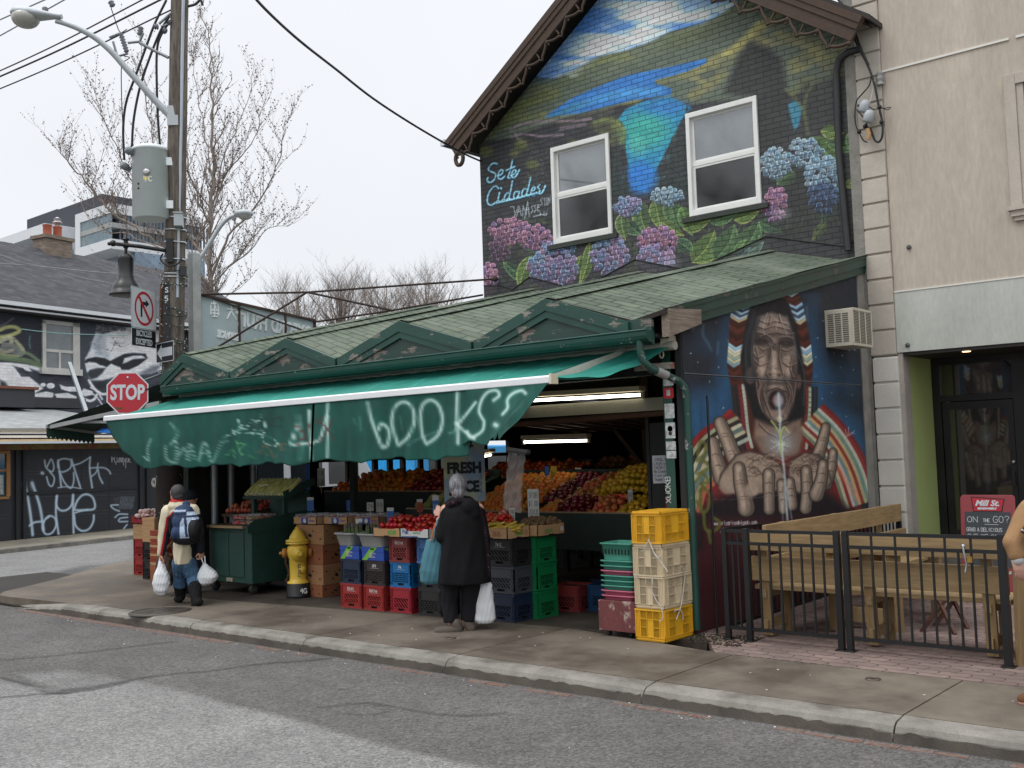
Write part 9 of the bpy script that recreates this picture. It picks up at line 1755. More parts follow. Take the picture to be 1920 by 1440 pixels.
# ================================================================ PATIO
BKM=mat("black_fence_paint",H('17181b'),.4,.1,var=.12,bump=.03)
FN=thing("patio_fence","black steel picket fence along the front of the patio","fence",(-3.6,8.57,0));yF=8.57
for x_,w_ in((-4.80,.045),(-4.585,.05),(-3.74,.05),(-3.665,.05),(-2.43,.055)):b_=MB();b_.box((x_-w_/2,yF-w_/2,0),(x_+w_/2,yF+w_/2,1.0));b_.box((x_-w_*.9,yF-w_*.9,0),(x_+w_*.9,yF+w_*.9,.012));mk("post",b_,BKM,FN,bevel=.003)
b_=MB()
for x0,x1 in((-4.778,-4.61),(-4.56,-3.765),(-3.64,-2.458)):
 for z_ in(.975,.865,.11):b_.box((x0,yF-.014,z_-.014),(x1,yF+.014,z_+.014))
mk("rails",b_,BKM,FN)
for x0,x1,n_ in((-4.778,-4.61,2),(-4.56,-3.765,7),(-3.64,-2.458,11)):
 for i in range(n_):x_=x0+(x1-x0)*(i+1)/(n_+1);b_=MB();b_.box((x_-.008,yF-.008,.124),(x_+.008,yF+.008,.961 if i%2 else.851));mk("picket",b_,BKM,FN)
b_=MB();c_=FY(1806,1024,8.55);b_.tube([(c_[0],c_[1]-.01,c_[2]),(c_[0]+.01,c_[1]-.02,c_[2]-.06),(c_[0]+.02,c_[1]-.01,c_[2]-.13),(c_[0]+.01,c_[1]-.02,c_[2]-.2)],.009,5);b_.sph(c_,.018,8,6);chn=mk("chain",b_,mat("steel",H('b0b0b0')),FN);b_=MB();b_.cb((c_[0]+.05,c_[1]-.02,c_[2]-.1),(.035,.02,.045));mk("padlock",b_,mat("brass",H('a8843a'),.4,.6),chn)
FS=thing("patio_fence","black steel picket fence running back along the mural wall","fence",(-4.85,10.5,0));yE=float(FX(1683,957,-4.86)[1]);zE=float(FX(1683,957,-4.86)[2])
b_=MB();n_=int((yE-8.6)/.115);zt2=1.0
b_.bar((-4.82,8.6,.985),(-4.86,yE,zE),.028,.028);b_.bar((-4.82,8.6,.86),(-4.86,yE,zE-.11),.028,.028);b_.bar((-4.82,8.6,.11),(-4.86,yE,.14),.028,.028);mk("rails",b_,BKM,FS)
for i in range(n_):f=(i+.5)/n_;b_=MB();b_.box((-4.84-.02*f-.008,8.6+(yE-8.6)*f-.008,.12),(-4.84-.02*f+.008,8.6+(yE-8.6)*f+.008,.97+(zE-.985)*f));mk("picket",b_,BKM,FS)
b_=MB();b_.box((-4.885,yE,0),(-4.835,yE+.05,zE+.03));mk("post",b_,BKM,FS)
WD=wood("new_pine",H('a58c64'),H('8a7250'),.65,(1.5,14,14));WDY=wood("new_pine_along",H('a58c64'),H('8a7250'),.65,(14,1.5,14));WDZ=wood("new_pine_up",H('9c825a'),H('826a48'),.65,(14,14,1.5))
BN=thing("timber_bench","long new timber bench with its back to the street fence","bench",(-3.6,8.95,0));bx0,bx1=-4.66,-2.46
for z0,z1,yy in((.79,.97,8.72),(.51,.73,8.79)):b_=MB();b_.box((bx0,yy,z0),(bx1,yy+.04,z1),0,None);mk("back_plank",b_,WD,BN,bevel=.004)
for k_ in range(3):b_=MB();b_.box((bx0,8.84+k_*.15,.43),(bx1,8.98+k_*.15,.468));mk("seat_plank",b_,WD,BN,bevel=.004)
for x_ in(-4.55,-3.58,-2.62):b_=MB();b_.bar((x_,8.86,.02),(x_,8.80,.93),.09,.04);mk("leg",b_,WDZ,BN);b_=MB();b_.box((x_-.045,9.2,0),(x_+.045,9.24,.43));mk("leg",b_,WDZ,BN);b_=MB();b_.box((x_-.02,8.8,.36),(x_+.02,9.2,.43));b_.box((x_-.02,8.8,.08),(x_+.02,9.2,.16));mk("cross_rail",b_,WDY,BN)
b_=MB();b_.prism([(8.64,0),(9.32,0),(9.32,.50),(8.86,.52),(8.80,.98),(8.72,.98)],-2.40,-2.36,Mx);mk("end_panel",b_,WDZ,BN,bevel=.003);b_=MB();b_.box((-2.42,8.86,.50),(-1.6,9.34,.54));mk("armrest",b_,WD,BN)
B2=thing("timber_bench","timber bench slanting back along the mural wall side of the patio","bench",(-4.45,10.4,0))
y0_,y1_=8.95,float(FX(1685,975,-4.62)[1])
for z0,z1,xx in((.80,1.0,-4.62),(.52,.72,-4.58)):b_=MB();b_.box((xx,y0_,z0),(xx+.04,y1_,z1));mk("back_plank",b_,WDY,B2,bevel=.004)
for k_ in range(3):b_=MB();b_.box((-4.53+k_*.15,y0_+.3,.43),(-4.39+k_*.15,y1_-.1,.468));mk("seat_plank",b_,WDY,B2,bevel=.004)
for y_ in(9.4,10.6,11.8):b_=MB();b_.box((-4.66,y_-.045,0),(-4.625,y_+.045,1.0));mk("leg",b_,WDZ,B2);b_=MB();b_.box((-4.14,y_-.045,0),(-4.1,y_+.045,.43));mk("leg",b_,WDZ,B2)
TBL=thing("patio_table","timber patio table with thick square legs behind the front bench","table",(-3.95,10,0));b_=MB()
for k_ in range(5):b_.box((-4.35+k_*.16,9.55,.70),(-4.2+k_*.16,10.9,.735))
mk("table_top",b_,WDY,TBL,bevel=.003)
for x_ in(-4.25,-3.68):
 for y_ in(9.65,10.75):b_=MB();b_.box((x_-.05,y_-.05,0),(x_+.05,y_+.05,.70));mk("leg",b_,WDZ,TBL)
b_=MB();b_.box((-4.2,9.63,.06),(-3.73,9.67,.2));mk("stretcher",b_,WD,TBL)
CHR=thing("folding_stool","small dark wooden folding stool with crossed legs on the patio","stool",(-3.3,9.9,0));DW=wood("dark_stool_wood",H('5a3526'),H('3a2018'),.6)
for p,q in(((-3.5,9.75,0),(-3.2,10.0,.46)),((-3.2,9.75,0),(-3.5,10.0,.46)),((-3.5,10.1,0),(-3.2,10.35,.46)),((-3.2,10.1,0),(-3.5,10.35,.46))):b_=MB();b_.bar(p,q,.03,.03);mk("leg",b_,DW,CHR)
b_=MB();b_.box((-3.53,9.97,.46),(-3.17,10.38,.485));mk("seat",b_,DW,CHR)
# chalkboard sign
yS=11.7;q0=FY(1793,928,yS);q1_=FY(1897,928,yS);SB=thing("chalkboard_sign","red framed pavement chalkboard advertising soup to go beside the dark door","sign",((q0[0]+q1_[0])/2,yS,0));cx_=(q0[0]+q1_[0])/2;wS=q1_[0]-q0[0];zT=float(q0[2]);Ms2=plane((cx_,yS,0),(1,-.03,0),(0,.09,1))
b_=MB();b_.prism([(p[0],p[1]+zT/2+.03)for p in rrect(wS,zT-.06,.04)],-.02,0,Ms2);mk("frame",b_,mat("sign_frame_red",H('8c3c42'),.5,var=.08,bump=0),SB,bevel=.004)
b_=MB();b_.prism([(-wS*.42,.38),(wS*.42,.38),(wS*.42,zT-.18),(-wS*.42,zT-.18)],0,.002,Ms2);mk("board",b_,mat("chalk_board",H('3c4347'),.8,var=.15,sc=6),SB)
b_=MB();e_=[(-wS*.28,zT-.03),(wS*.30,zT-.05),(wS*.25,zT-.17),(-wS*.24,zT-.17)];b_.prism([(x*1.08,(y-zT+.105)*1.16+zT-.105)for x,y in e_],0,.001,Ms2,0);b_.prism(e_,.001,.002,Ms2,1);mk("emblem",b_,[KS,mat("emblem_red",H('a82330'),.5)],SB)
CHK=mat("chalk_white",H('b9bcbc'),.9,bump=0);text("lettering","Mill St.",Ms2@MT((0,zT-.09,.002)),.085,WS,SB,width=wS*.44,off=.003,shear=.3);text("lettering","BREWERY",Ms2@MT((0,zT-.145,.002)),.028,WS,SB,width=wS*.36,off=.002)
b_=MB()
for s__,y_,cw,ch_,x_ in(("ON",-.29,.045,.06,-.37),("THE",-.285,.018,.034,-.08),("GO?",-.29,.045,.068,.10),("GRAB A DELICIOUS",-.385,.0185,.038,-.39),("CUP OF SOUP",-.46,.030,.045,-.38)):strokemesh(b_,s__,Ms2@MT((wS*x_,zT+y_,.0025)),cw,ch_,.006,1.3)
strokemesh(b_,"-",Ms2@MT((-.1,zT-.33,.0025)),.28,.04,.005);mk("chalk_writing",b_,CHK,SB);text("lettering","GREAT BEER LIVES HERE",Ms2@MT((0,.33,.001)),.035,WS,SB,width=wS*.8,off=.002)
# lean pole, weeds
b_=MB();b_.tube([FX(1326,742,-5.13),FX(1345,1188,-5.05)],.012,8);tag(mk("iron_rod",b_,BKM),"thin black iron rod leaning against the mural wall","rod")
random.seed(2);b_=MB()
for i in range(70):
 x_,y_=rnu(-5.1,-4.65),rnu(8.3,8.75);a=rnu(0,6.28);l_=rnu(.012,.035);d_=Vector((cos(a)*.6,sin(a)*.6,1))*l_;s_=Vector((-sin(a),cos(a),0))*l_*.2;p_=Vector((x_,y_,.002));b_.add([p_-s_,p_+s_,p_+d_+s_*.3,p_+d_-s_*.3],[(0,1,2,3)])
mk("weeds",b_,mat("weed_green",H('46502c'),.7,var=.4,bump=0),kind='stuff',label="small weeds and leaf litter at the foot of the fence corner")
b_=MB()
for i in range(260):x_,y_=rnu(-5.15,-4.55),rnu(8.25,8.8);b_.cb((x_,y_,.004),(rnu(.006,.03),rnu(.004,.02),.006),rnu(0,3))
mk("leaf_litter",b_,mat("soil_litter",H('3a2e26'),.9),kind='stuff',label="dark soil and leaf litter by the mural wall corner")
# ================================================================ HYDRANT
HB=G(560,1119);HY=thing("fire_hydrant","worn yellow fire hydrant with a black base in front of the brown cartons","fire hydrant",tuple(HB));HYM=peel("hydrant_yellow",H('e8c248'),H('3a3020'),.66,9,(1,1,1));HK=mat("hydrant_black",H('1a1a1c'),.5,var=.2)
hz=float(ZAT(HB[0],HB[1],987));s_=hz/.92
b_=MB();b_.lathe([(.15,0),(.16,.01),(.16,.03),(.15,.04),(.148,.17),(.14,.18)],24,HB);mk("base",b_,HK,HY)
b_=MB();pf=[(.145,.18),(.145,.20),(.115,.215),(.11,.25),(.115,.50),(.135,.54),(.14,.60),(.13,.66),(.10,.68),(.10,.69),(.155,.695),(.155,.715),(.13,.72),(.155,.725),(.155,.745),(.115,.755),(.10,.80),(.065,.85),(.055,.862),(.055,.875),(.035,.88),(.03,.91),(.0,.92)];b_.lathe([(r_*s_,z_*s_)for r_,z_ in pf],28,HB);mk("barrel",b_,HYM,HY)
R3=Vector((_rt[0],_rt[1],0)).normalized();B3=Vector((-_fw[0],-_fw[1],0)).normalized();HV=Vector(HB)
for d_,r_,l_ in((R3,.055,.20),(-R3,.055,.20),((B3+R3*.35).normalized(),.085,.15)):p_=HV+Vector((0,0,.575*s_));b_=MB();b_.tube([p_+d_*.08,p_+d_*l_*.72,p_+d_*l_*.73,p_+d_*l_*.95,p_+d_*(l_*.96),p_+d_*(l_+.035)],[r_,r_,r_*1.2,r_*1.15,r_*.4,r_*.35],14);mk("nozzle_cap",b_,mat("hydrant_orange",H('a8702c'),.5,var=.3)if r_<.06 else HYM,HY)
b_=MB();p_=HV+Vector((0,0,.36*s_));b_.sph(p_+R3*.06+B3*.07,.06,10,8);mk("boss",b_,HYM,HY)
b_=MB()
for i in range(8):q=HV-R3*(.13+.02*sin(i))+B3*.05+Vector((0,0,.53-.045*i));b_.tube([q+Vector((.012*cos(a),0,.026*sin(a)))for a in np.linspace(0,6.28,9)],.005,4)
mk("chain",b_,mat("rust_chain",H('5a4028'),.8),HY)
b_=MB();strokemesh(b_,"CMG",plane(HV+B3*.151+Vector((-.02,0,.06)),R3,(0,0,1)),.04,.06,.009);mk("base_letters",b_,LTR,HY);b_=MB();
for s__,zz in(("A",.62),("S",.58),("H",.54),("E",.40),("C",.36),("O",.32),("L",.28)):strokemesh(b_,s__,plane(HV+B3*.132+R3*.03+Vector((0,0,zz*s_)),R3,(0,0,1)),.03,.036,.007)
mk("barrel_letters",b_,HK,HY)
# ================================================================ PEOPLE
FV=Vector((_fw[0],_fw[1],0)).normalized()
def chain(mb,pts,n=12,cut=0):
 P_=[Vector(p[0])for p in pts];r_=[p[1]for p in pts]
 for p,r in list(zip(P_,r_))[:len(P_)-cut]:mb.sph(p,r*.99,n,8)
 for a,b_,ra,rb in zip(P_,P_[1:],r_,r_[1:]):mb.tube([a,a.lerp(b_,.5),b_],[ra,(ra+rb)/2,rb],n)
def blob(mb,c,r,n=16):
 b0=len(mb.v);mb.sph((0,0,0),(1,1,1),n,12);c=Vector(c)
 for i in range(b0,len(mb.v)):x,y,z=mb.v[i];mb.v[i]=tuple(c+R3*(x*r[0])+FV*(y*r[1])+Vector((0,0,z*r[2])))
def torso(mb,rings,n=28):
 mb.loft([[Vector(c)+R3*(ra*(1+.05*sin(5*a+i*.4)*(i<3)+.025*sin(9*a+i))*cos(a))+FV*(rb*(1+.06*sin(7*a-i*.5)*(i<3))*sin(a))for a in np.linspace(0,2*PI,n,endpoint=False)]for i,(c,ra,rb)in enumerate(rings)])
def skin(name,mb,vox,mats,parent,sm=6,fn=None,lumps=0.,ls=9.,kind=None):
 """fuse overlapping volumes into one continuous smooth surface"""
 o=bpy.data.objects.new("t",mb.mesh("t"));COL.objects.link(o);m_=o.modifiers.new("r",'REMESH');m_.mode='VOXEL';m_.voxel_size=vox
 s_=o.modifiers.new("s",'SMOOTH');s_.iterations=sm;s_.factor=.6;me=bpy.data.meshes.new_from_object(o.evaluated_get(bpy.context.evaluated_depsgraph_get()));bpy.data.objects.remove(o)
 n_=len(me.vertices);v=np.empty(n_*3,np.float32);me.vertices.foreach_get("co",v);v=v.reshape(-1,3)
 if lumps:
  nr=np.empty(n_*3,np.float32);me.vertices.foreach_get("normal",nr);nr=nr.reshape(-1,3);w=sum(np.sin(v@np.array(k_)*ls*(1+.6*i)+i)for i,k_ in enumerate(((1,.4,.5),(-.9,1,.35),(.9,-.8,.6),(1.2,1.1,-.4))))
  v=v+nr*(w/4*lumps)[:,None];me.vertices.foreach_set("co",v.astype(np.float32).ravel())
 if fn is not None:setcol(me,fn(v))
 me.polygons.foreach_set("use_smooth",np.ones(len(me.polygons),bool));me.update();return setup(bpy.data.objects.new(name,me),mats,parent,kind=kind)
SKN=mat("skin",H('b98a74'),.5,var=.1,sc=8,sss=.1,bump=.05);SKN2=mat("skin_pale",H('c89a88'),.5,var=.1,sc=8,bump=.05)
CLO=lambda n,h,**k:mat(n,H(h),.9,var=.16,sc=6,bump=.35,bs=160,spec=.2,**k)
def hand(mb,c,down,out,side,curl=.8,s=1.):
 """palm, four unequal curled fingers and a thumb; down = finger direction, out = back of the hand, side = thumb side"""
 c=Vector(c);d=Vector(down).normalized();o_=Vector(out).normalized();sd=Vector(side).normalized()
 for k_ in range(4):q=c+sd*(.03-.02*k_)*s;chain(mb,[(q-d*.01*s,.013*s),(q+d*.045*s,.0125*s)],8)
 for k_,l_ in enumerate((.068,.078,.072,.056)):
  q=c+sd*(.031-.0205*k_)*s+d*.05*s;p1=q+(d*cos(.3)-o_*sin(.3))*l_*.42*s;p2=p1+(d*cos(curl*1.1)-o_*sin(curl*1.1))*l_*.34*s;p3=p2+(d*cos(curl*2.1)-o_*sin(curl*2.1))*l_*.28*s
  chain(mb,[(q,.0095*s),(p1,.009*s),(p2,.008*s),(p3,.007*s)],8)
 q=c+sd*.03*s;p1=q+(sd*.75+d*.55-o_*.2)*.035*s;p2=p1+(d*.9-o_*.5+sd*.1)*.032*s;chain(mb,[(q,.012*s),(p1,.011*s),(p2,.009*s)],8)
def head(mb,c,look,s=1.):
 c=Vector(c);l_=Vector(look).normalized();sd=l_.cross(Vector((0,0,1))).normalized();up=Vector((0,0,1))
 def bl(o,r):
  b0=len(mb.v);mb.sph((0,0,0),(1,1,1),16,12);cc=c+(l_*o[1]+sd*o[0]+up*o[2])*s
  for i in range(b0,len(mb.v)):x,y,z=mb.v[i];mb.v[i]=tuple(cc+(sd*x*r[0]+l_*y*r[1]+up*z*r[2])*s)
 bl((0,0,.02),(.074,.094,.095));bl((0,.035,-.035),(.058,.058,.075));bl((0,.07,-.085),(.026,.022,.02));bl((0,.098,-.012),(.012,.018,.028));bl((0,.105,-.03),(.016,.013,.010));bl((0,.086,.025),(.05,.012,.01));bl((0,.092,-.058),(.024,.008,.006));bl((.074,-.005,-.01),(.008,.018,.03));bl((-.074,-.005,-.01),(.008,.018,.03));return c,l_,sd
def eyes(c,l_,sd,s,parent):
 b_=MB()
 for q in(-1,1):b_.sph(c+sd*.03*q*s+l_*.088*s+Vector((0,0,.004*s)),.0095*s,8,6)
 mk("eyes",b_,mat("eye_dark",H('2a2320'),.2,bump=0),parent)
def person(name,label,pf,loc):return thing(name,label,"person",loc)
# --- woman in black, seen from behind
WP=Vector(G(862,1183));dw=float((np.array(WP)-CP)@_fw);kw=FPX/dw
def Wp(px,py,b=0.):a=(px-862)/kw;z=ZAT(WP.x,WP.y,py);return WP+R3*a+FV*b+Vector((0,0,z))
WO=thing("person","grey-haired person in a long black coat, back turned, with teal tote and white bag","person",tuple(WP));WOl=Vector((-.75,.65,0))
b_=MB();hc,hl,hs_=head(b_,Wp(866,914,.02),FV*.9-R3*.35);chain(b_,[(Wp(868,930),.055),(Wp(870,950),.06)]);chain(b_,[(Wp(872,965),.12),(Wp(872,1020),.12),(Wp(868,1068),.12)])
chain(b_,[(Wp(850,1085),.085),(Wp(846,1130,.01),.058),(Wp(848,1172),.042)]);chain(b_,[(Wp(884,1085),.085),(Wp(880,1130,.03),.058),(Wp(874,1170,.03),.042)]);chain(b_,[(Wp(850,1180),.035),(Wp(826,1184),.03)]);chain(b_,[(Wp(876,1180,.03),.035),(Wp(868,1183,.16),.03)])
chain(b_,[(Wp(842,955),.055),(Wp(834,1000,-.02),.042),(Wp(826,976,.2),.03)]);chain(b_,[(Wp(905,955),.055),(Wp(913,1010),.042),(Wp(908,1058,.06),.03)])
hand(b_,Wp(823,966,.24),(-.1,.3,.9),-FV,-R3+FV,.9,.95);hand(b_,Wp(908,1064,.07),(0,0,-1),R3,FV,1.3,.95);skin("body",b_,.0065,SKN2,WO,3);eyes(hc,hl,hs_,1,WO)
# hair: silver, gathered low
b_=MB();blob(b_,Wp(867,908,-.005),(.092,.108,.112));blob(b_,Wp(868,924,-.06),(.06,.055,.07));blob(b_,Wp(869,938,-.075),(.034,.03,.05))
hm,nt,b=newmat("silver_hair");t_=mapped(nt,(30,30,2));c=mixc(nt,rng_(nt,noise(nt,t_,3,4),.35,.65,0,1),H('3c3c40'),H('96969a'));nt.links.new(c,b.inputs["Base Color"]);b.inputs["Roughness"].default_value=.5;nt.links.new(bumpn(nt,noise(nt,t_,3,4),.8,.01),b.inputs["Normal"])
skin("hair",b_,.008,hm,WO,4,None,.004,60)
b_=MB();BKC=CLO("black_wool",'141416')
torso(b_,[(Wp((x0+x1)/2,py,bo),(x1-x0)/2/kw,bd)for x0,x1,py,bd,bo in((824,922,1094,.21,0),(826,922,1070,.21,0),(829,920,1040,.20,0),(833,918,1005,.19,0),(834,917,975,.18,-.01),(838,913,957,.16,-.01),(848,902,944,.11,-.01))])
blob(b_,Wp(872,946,-.01),(.16,.12,.09));chain(b_,[(Wp(846,962),.085),(Wp(836,1004,-.02),.078),(Wp(829,985,.16),.062)]);chain(b_,[(Wp(902,962),.085),(Wp(911,1010),.078),(Wp(909,1052,.05),.066)]);blob(b_,Wp(889,950,-.13),(.10,.07,.085));blob(b_,Wp(896,962,-.14),(.06,.05,.07))
co_=skin("coat",b_,.011,BKC,WO,5,None,.007,12)
b_=MB();chain(b_,[(Wp(848,1080),.11),(Wp(844,1130,.01),.082),(Wp(846,1166),.074)],12,1);chain(b_,[(Wp(886,1080),.11),(Wp(882,1130,.03),.082),(Wp(877,1166,.03),.072)],12,1);skin("trousers",b_,.009,CLO("black_trousers",'1d1d20'),WO,4,None,.008,20)
for p,q,b0,b1 in((858,822,-.02,-.03),(882,862,.02,.15)):b_=MB();chain(b_,[(Wp(p,1178,b0),.052),(Wp((p+q)/2,1180,(b0+b1)/2),.05),(Wp(q,1181,b1),.04)]);chain(b_,[(Wp(p-4,1168,b0),.055),(Wp(p,1179,b0),.05)]);skin("shoe",b_,.006,CLO("grey_suede",'625a53'),WO,4)
b_=MB();pts_=[Wp(853,944,-.10),Wp(868,937,-.13),Wp(890,944,-.12),Wp(904,958,-.09),Wp(912,975,-.07),Wp(916,1010,-.05),Wp(918,1045,-.04),Wp(918,1080,-.03)];q=catmull([(0,i)for i in range(2)])and pts_;chain(b_,[(p,.035 if i<4 else.028)for i,p in enumerate(pts_)]);chain(b_,[(Wp(846,948,.02),.035),(Wp(853,944,-.10),.035)]);skin("scarf",b_,.008,CLO("dark_scarf",'231a20',dirt=H('e07a98'),dirta=1,dth=.585),WO,3,None,.006,40)
# her teal tote and white bag are things of their own
def bag(name,lab,rings,mm,cat="bag",grp=None,handles=(),hm_=None,vox=.008,lump=.006,ls=25):
 t=thing(name,lab,cat,tuple(rings[-1][0]),0,grp);b_=MB();n_=18;rr=[]
 for c_,ra,rb in rings:rr.append([Vector(c_)+R3*(ra*math.copysign(abs(cos(a))**.75,cos(a)))+FV*(rb*math.copysign(abs(sin(a))**.75,sin(a)))for a in np.linspace(0,2*PI,n_,endpoint=False)])
 b_.loft(rr);skin("bag_body",b_,vox,mm,t,3,None,lump,ls)
 for h_,r_,m2 in handles:b_=MB();b_.tube(catmull([tuple(p)for p in h_]),r_,6);mk("handle",b_,m2 or mm,t)
 return t
TEC=CLO("teal_canvas",'4d7a86');ORC=CLO("orange_strap",'c06a3c')
bag("tote_bag","faded teal canvas tote bag with orange handles hanging from the forearm",[(Wp(822,1010,.12),.075,.03),(Wp(821,1012,.12),.10,.045),(Wp(818,1040,.12),.125,.07),(Wp(814,1070,.12),.14,.08),(Wp(812,1090,.12),.125,.07),(Wp(812,1096,.12),.10,.05)],TEC,handles=(([Wp(812,1014,.08),Wp(820,985,.10),Wp(829,976,.14),Wp(834,990,.16),Wp(836,1012,.15)],.010,ORC),([Wp(816,1014,.07),Wp(823,985,.07),Wp(828,974,.1),Wp(829,1012,.09)],.011,TEC)))
WPL=mat("white_bag_plastic",H('d8dadc'),.35,var=.05,bump=.3,bs=30);
bag("plastic_bag","tall white plastic bag hanging beside the black trousers",[(Wp(908,1068,.06),.018,.012),(Wp(908,1085,.06),.04,.03),(Wp(908,1100,.06),.09,.06),(Wp(908,1140,.06),.11,.08),(Wp(908,1164,.06),.115,.08),(Wp(909,1172,.06),.08,.06)],WPL,lump=.006,ls=34)
# --- man with the backpack, walking away to the left
MPt=Vector(G(352,1133));dm=float((np.array(MPt)-CP)@_fw);km=FPX/dm
def Mp(u,v,b=0.):px,py=230+u/4.8,860+v/4.8;return MPt+R3*((px-352)/km)+FV*b+Vector((0,0,ZAT(MPt.x,MPt.y,py)))
MA=thing("person","walking person in a cream and navy jacket with a backpack and two white bags","person",tuple(MPt));ld_=(FV*.6-R3*.8)
b_=MB();hc,hl,hs_=head(b_,Mp(500,315),ld_,.98);chain(b_,[(Mp(505,350),.055),(Mp(515,410),.06)]);chain(b_,[(Mp(535,500),.10),(Mp(545,650),.10),(Mp(555,860),.11)])
chain(b_,[(Mp(520,960),.08),(Mp(496,1070,.12),.055),(Mp(482,1200,.16),.04),(Mp(482,1262,.18),.035),(Mp(445,1275,.22),.03)]);chain(b_,[(Mp(590,960),.08),(Mp(630,1080,.05),.055),(Mp(690,1230,-.16),.04),(Mp(706,1300,-.2),.03),(Mp(690,1310,-.17),.026)])
chain(b_,[(Mp(410,460),.05),(Mp(372,650),.04),(Mp(345,850),.028)]);chain(b_,[(Mp(650,460),.05),(Mp(700,650),.04),(Mp(712,840),.028)])
hand(b_,Mp(345,868),(0,0,-1),-R3,-FV*.5+R3*.3,1.4,1.0);hand(b_,Mp(714,850),(0,0,-1),R3,-FV*.5-R3*.3,1.4,1.0);skin("body",b_,.0065,SKN,MA,3);eyes(hc,hl,hs_,1,MA)
b_=MB();blob(b_,Mp(512,300,-.01),(.088,.10,.10));blob(b_,Mp(520,335,-.03),(.07,.075,.065));blob(b_,Mp(500,335,.03),(.06,.05,.05));skin("hair",b_,.008,mat("dark_grey_hair",H('3c3a3c'),.6,var=.35,sc=14,stretch=(3,3,1),bump=.8,bs=60),MA,3,None,.005,50)
def jc(v):
 a=(v-np.array(MPt))@np.array(R3);z=v[:,2];c=np.tile(np.array([.80,.76,.66]),(len(v),1));u=(a*km+352-230)*4.8;zz=lambda vv:float(Mp(500,vv).z)
 arm=u<455;edge=372+(zz(600)-z)*0;line=np.interp(z,[zz(850),zz(650),zz(520),zz(450)],[362,405,430,520]);navy=(u>line)&(u<line+95)&(z<zz(440))&(u<500);pipe=(np.abs(u-line)<9)&(z<zz(440));c[navy]=(.10,.13,.20);c[pipe]=(.72,.10,.12);c[(u>640)&(z<zz(500))]=(.07,.08,.12);c[z>zz(385)]=(.72,.12,.14);return c
JM=attrmat("jacket_cloth",.85,bump=.3,bs=60)
b_=MB()
torso(b_,[(Mp((x0+x1)/2,v_),(x1-x0)/2/4.8/km,bd)for x0,x1,v_,bd in((478,640,942,.15),(472,648,900,.16),(468,655,800,.165),(463,662,680,.165),(452,655,560,.155),(440,640,470,.14),(455,615,425,.10))])
blob(b_,Mp(520,425),(.15,.12,.075));blob(b_,Mp(500,395),(.10,.10,.05));blob(b_,Mp(508,378,-.02),(.075,.085,.035));chain(b_,[(Mp(415,470),.085),(Mp(385,640),.075),(Mp(352,840),.052)]);chain(b_,[(Mp(640,470),.085),(Mp(690,650),.072),(Mp(708,825),.052)]);skin("jacket",b_,.009,JM,MA,4,jc,.007,22)
b_=MB();chain(b_,[(Mp(530,940),.115),(Mp(499,1060,.11),.088),(Mp(482,1160,.15),.085)],12,1);chain(b_,[(Mp(585,940),.115),(Mp(634,1075,.05),.09),(Mp(676,1170,-.09),.085)],12,1);skin("jeans",b_,.009,CLO("blue_denim",'45627e',dirt=H('7b93a8'),dirta=.4),MA,4,None,.009,28)
for p0,p1,p2,p3,bb in((Mp(482,1140,.15),Mp(480,1258,.18),Mp(484,1270,.16),Mp(440,1282,.22),0),(Mp(668,1150,-.08),Mp(706,1285,-.18),Mp(728,1275,-.2),Mp(650,1342,-.12),1)):b_=MB();chain(b_,[(p0,.085),(p1,.06)]);chain(b_,[(p2,.052),(p3,.042)]);skin("boot",b_,.007,CLO("black_boot",'1c1c1e'),MA,3,None,.005,30)
BPK=thing("backpack","navy, white and black backpack worn by the walking person","backpack",tuple(Mp(620,600,-.2)))
def bc(v):
 a=(v-np.array(MPt))@np.array(R3);u=(a*km+352-230)*4.8;z=v[:,2];zz=lambda q:float(Mp(500,q).z);vv=np.interp(-z,[-zz(380),-zz(780)],[380,780]);c=np.tile(np.array([.14,.22,.34]),(len(v),1))
 w1=(u>590)&(vv>470)&(vv<720)&(u>690-(vv-400)*.6);c[w1]=(.66,.72,.80);c[(np.abs(u-640-(vv-560)*.1)<12)&(vv<690)]=(.13,.2,.32);c[(u>672)&(vv>565)]=(.05,.05,.06);c[((u-725)**2/2500+(vv-570)**2/1600<1)&(vv>540)]=(.05,.05,.06);c[(vv>700)]=(.05,.05,.07);c[(np.abs(vv-510)<9)&(u>560)]=(.10,.16,.26);c[(vv<470)&(vv>450)&(u<640)]=(.66,.72,.8);return c
b_=MB()
for u,v_,ra,rz,bb in((600,480,.14,.10,-.17),(620,560,.19,.14,-.19),(630,650,.20,.14,-.20),(620,710,.19,.08,-.18),(715,630,.09,.13,-.27),(540,660,.07,.10,-.20)):blob(b_,Mp(u,v_,bb),(ra*.9,.11,rz))
blob(b_,Mp(610,410,-.12),(.05,.03,.05));skin("pack",b_,.008,attrmat("pack_cloth",.75,bump=.3,bs=80),BPK,3,bc,.004,30);b_=MB()
for l_ in([(540,440,-.1),(520,430,0),(505,470,.08)],[(500,740,-.12),(470,640,-.15),(460,560,-.1)]):b_.tube([Mp(*q)for q in l_],.016,6)
mk("strap",b_,CLO("black_boot",'1c1c1e'),BPK)
WPL2=mat("white_bag_plastic",H('d8dadc'))
bag("plastic_bag","white plastic carrier bag in the walking person's left hand",[(Mp(350,905),.015,.012),(Mp(350,960),.04,.04),(Mp(352,1030),.085,.07),(Mp(350,1110),.11,.08),(Mp(350,1180),.09,.07),(Mp(350,1220),.05,.04)],WPL2,lump=.007,ls=40,handles=(([Mp(325,960),Mp(340,895),Mp(352,885),Mp(385,975)],.012,None),))
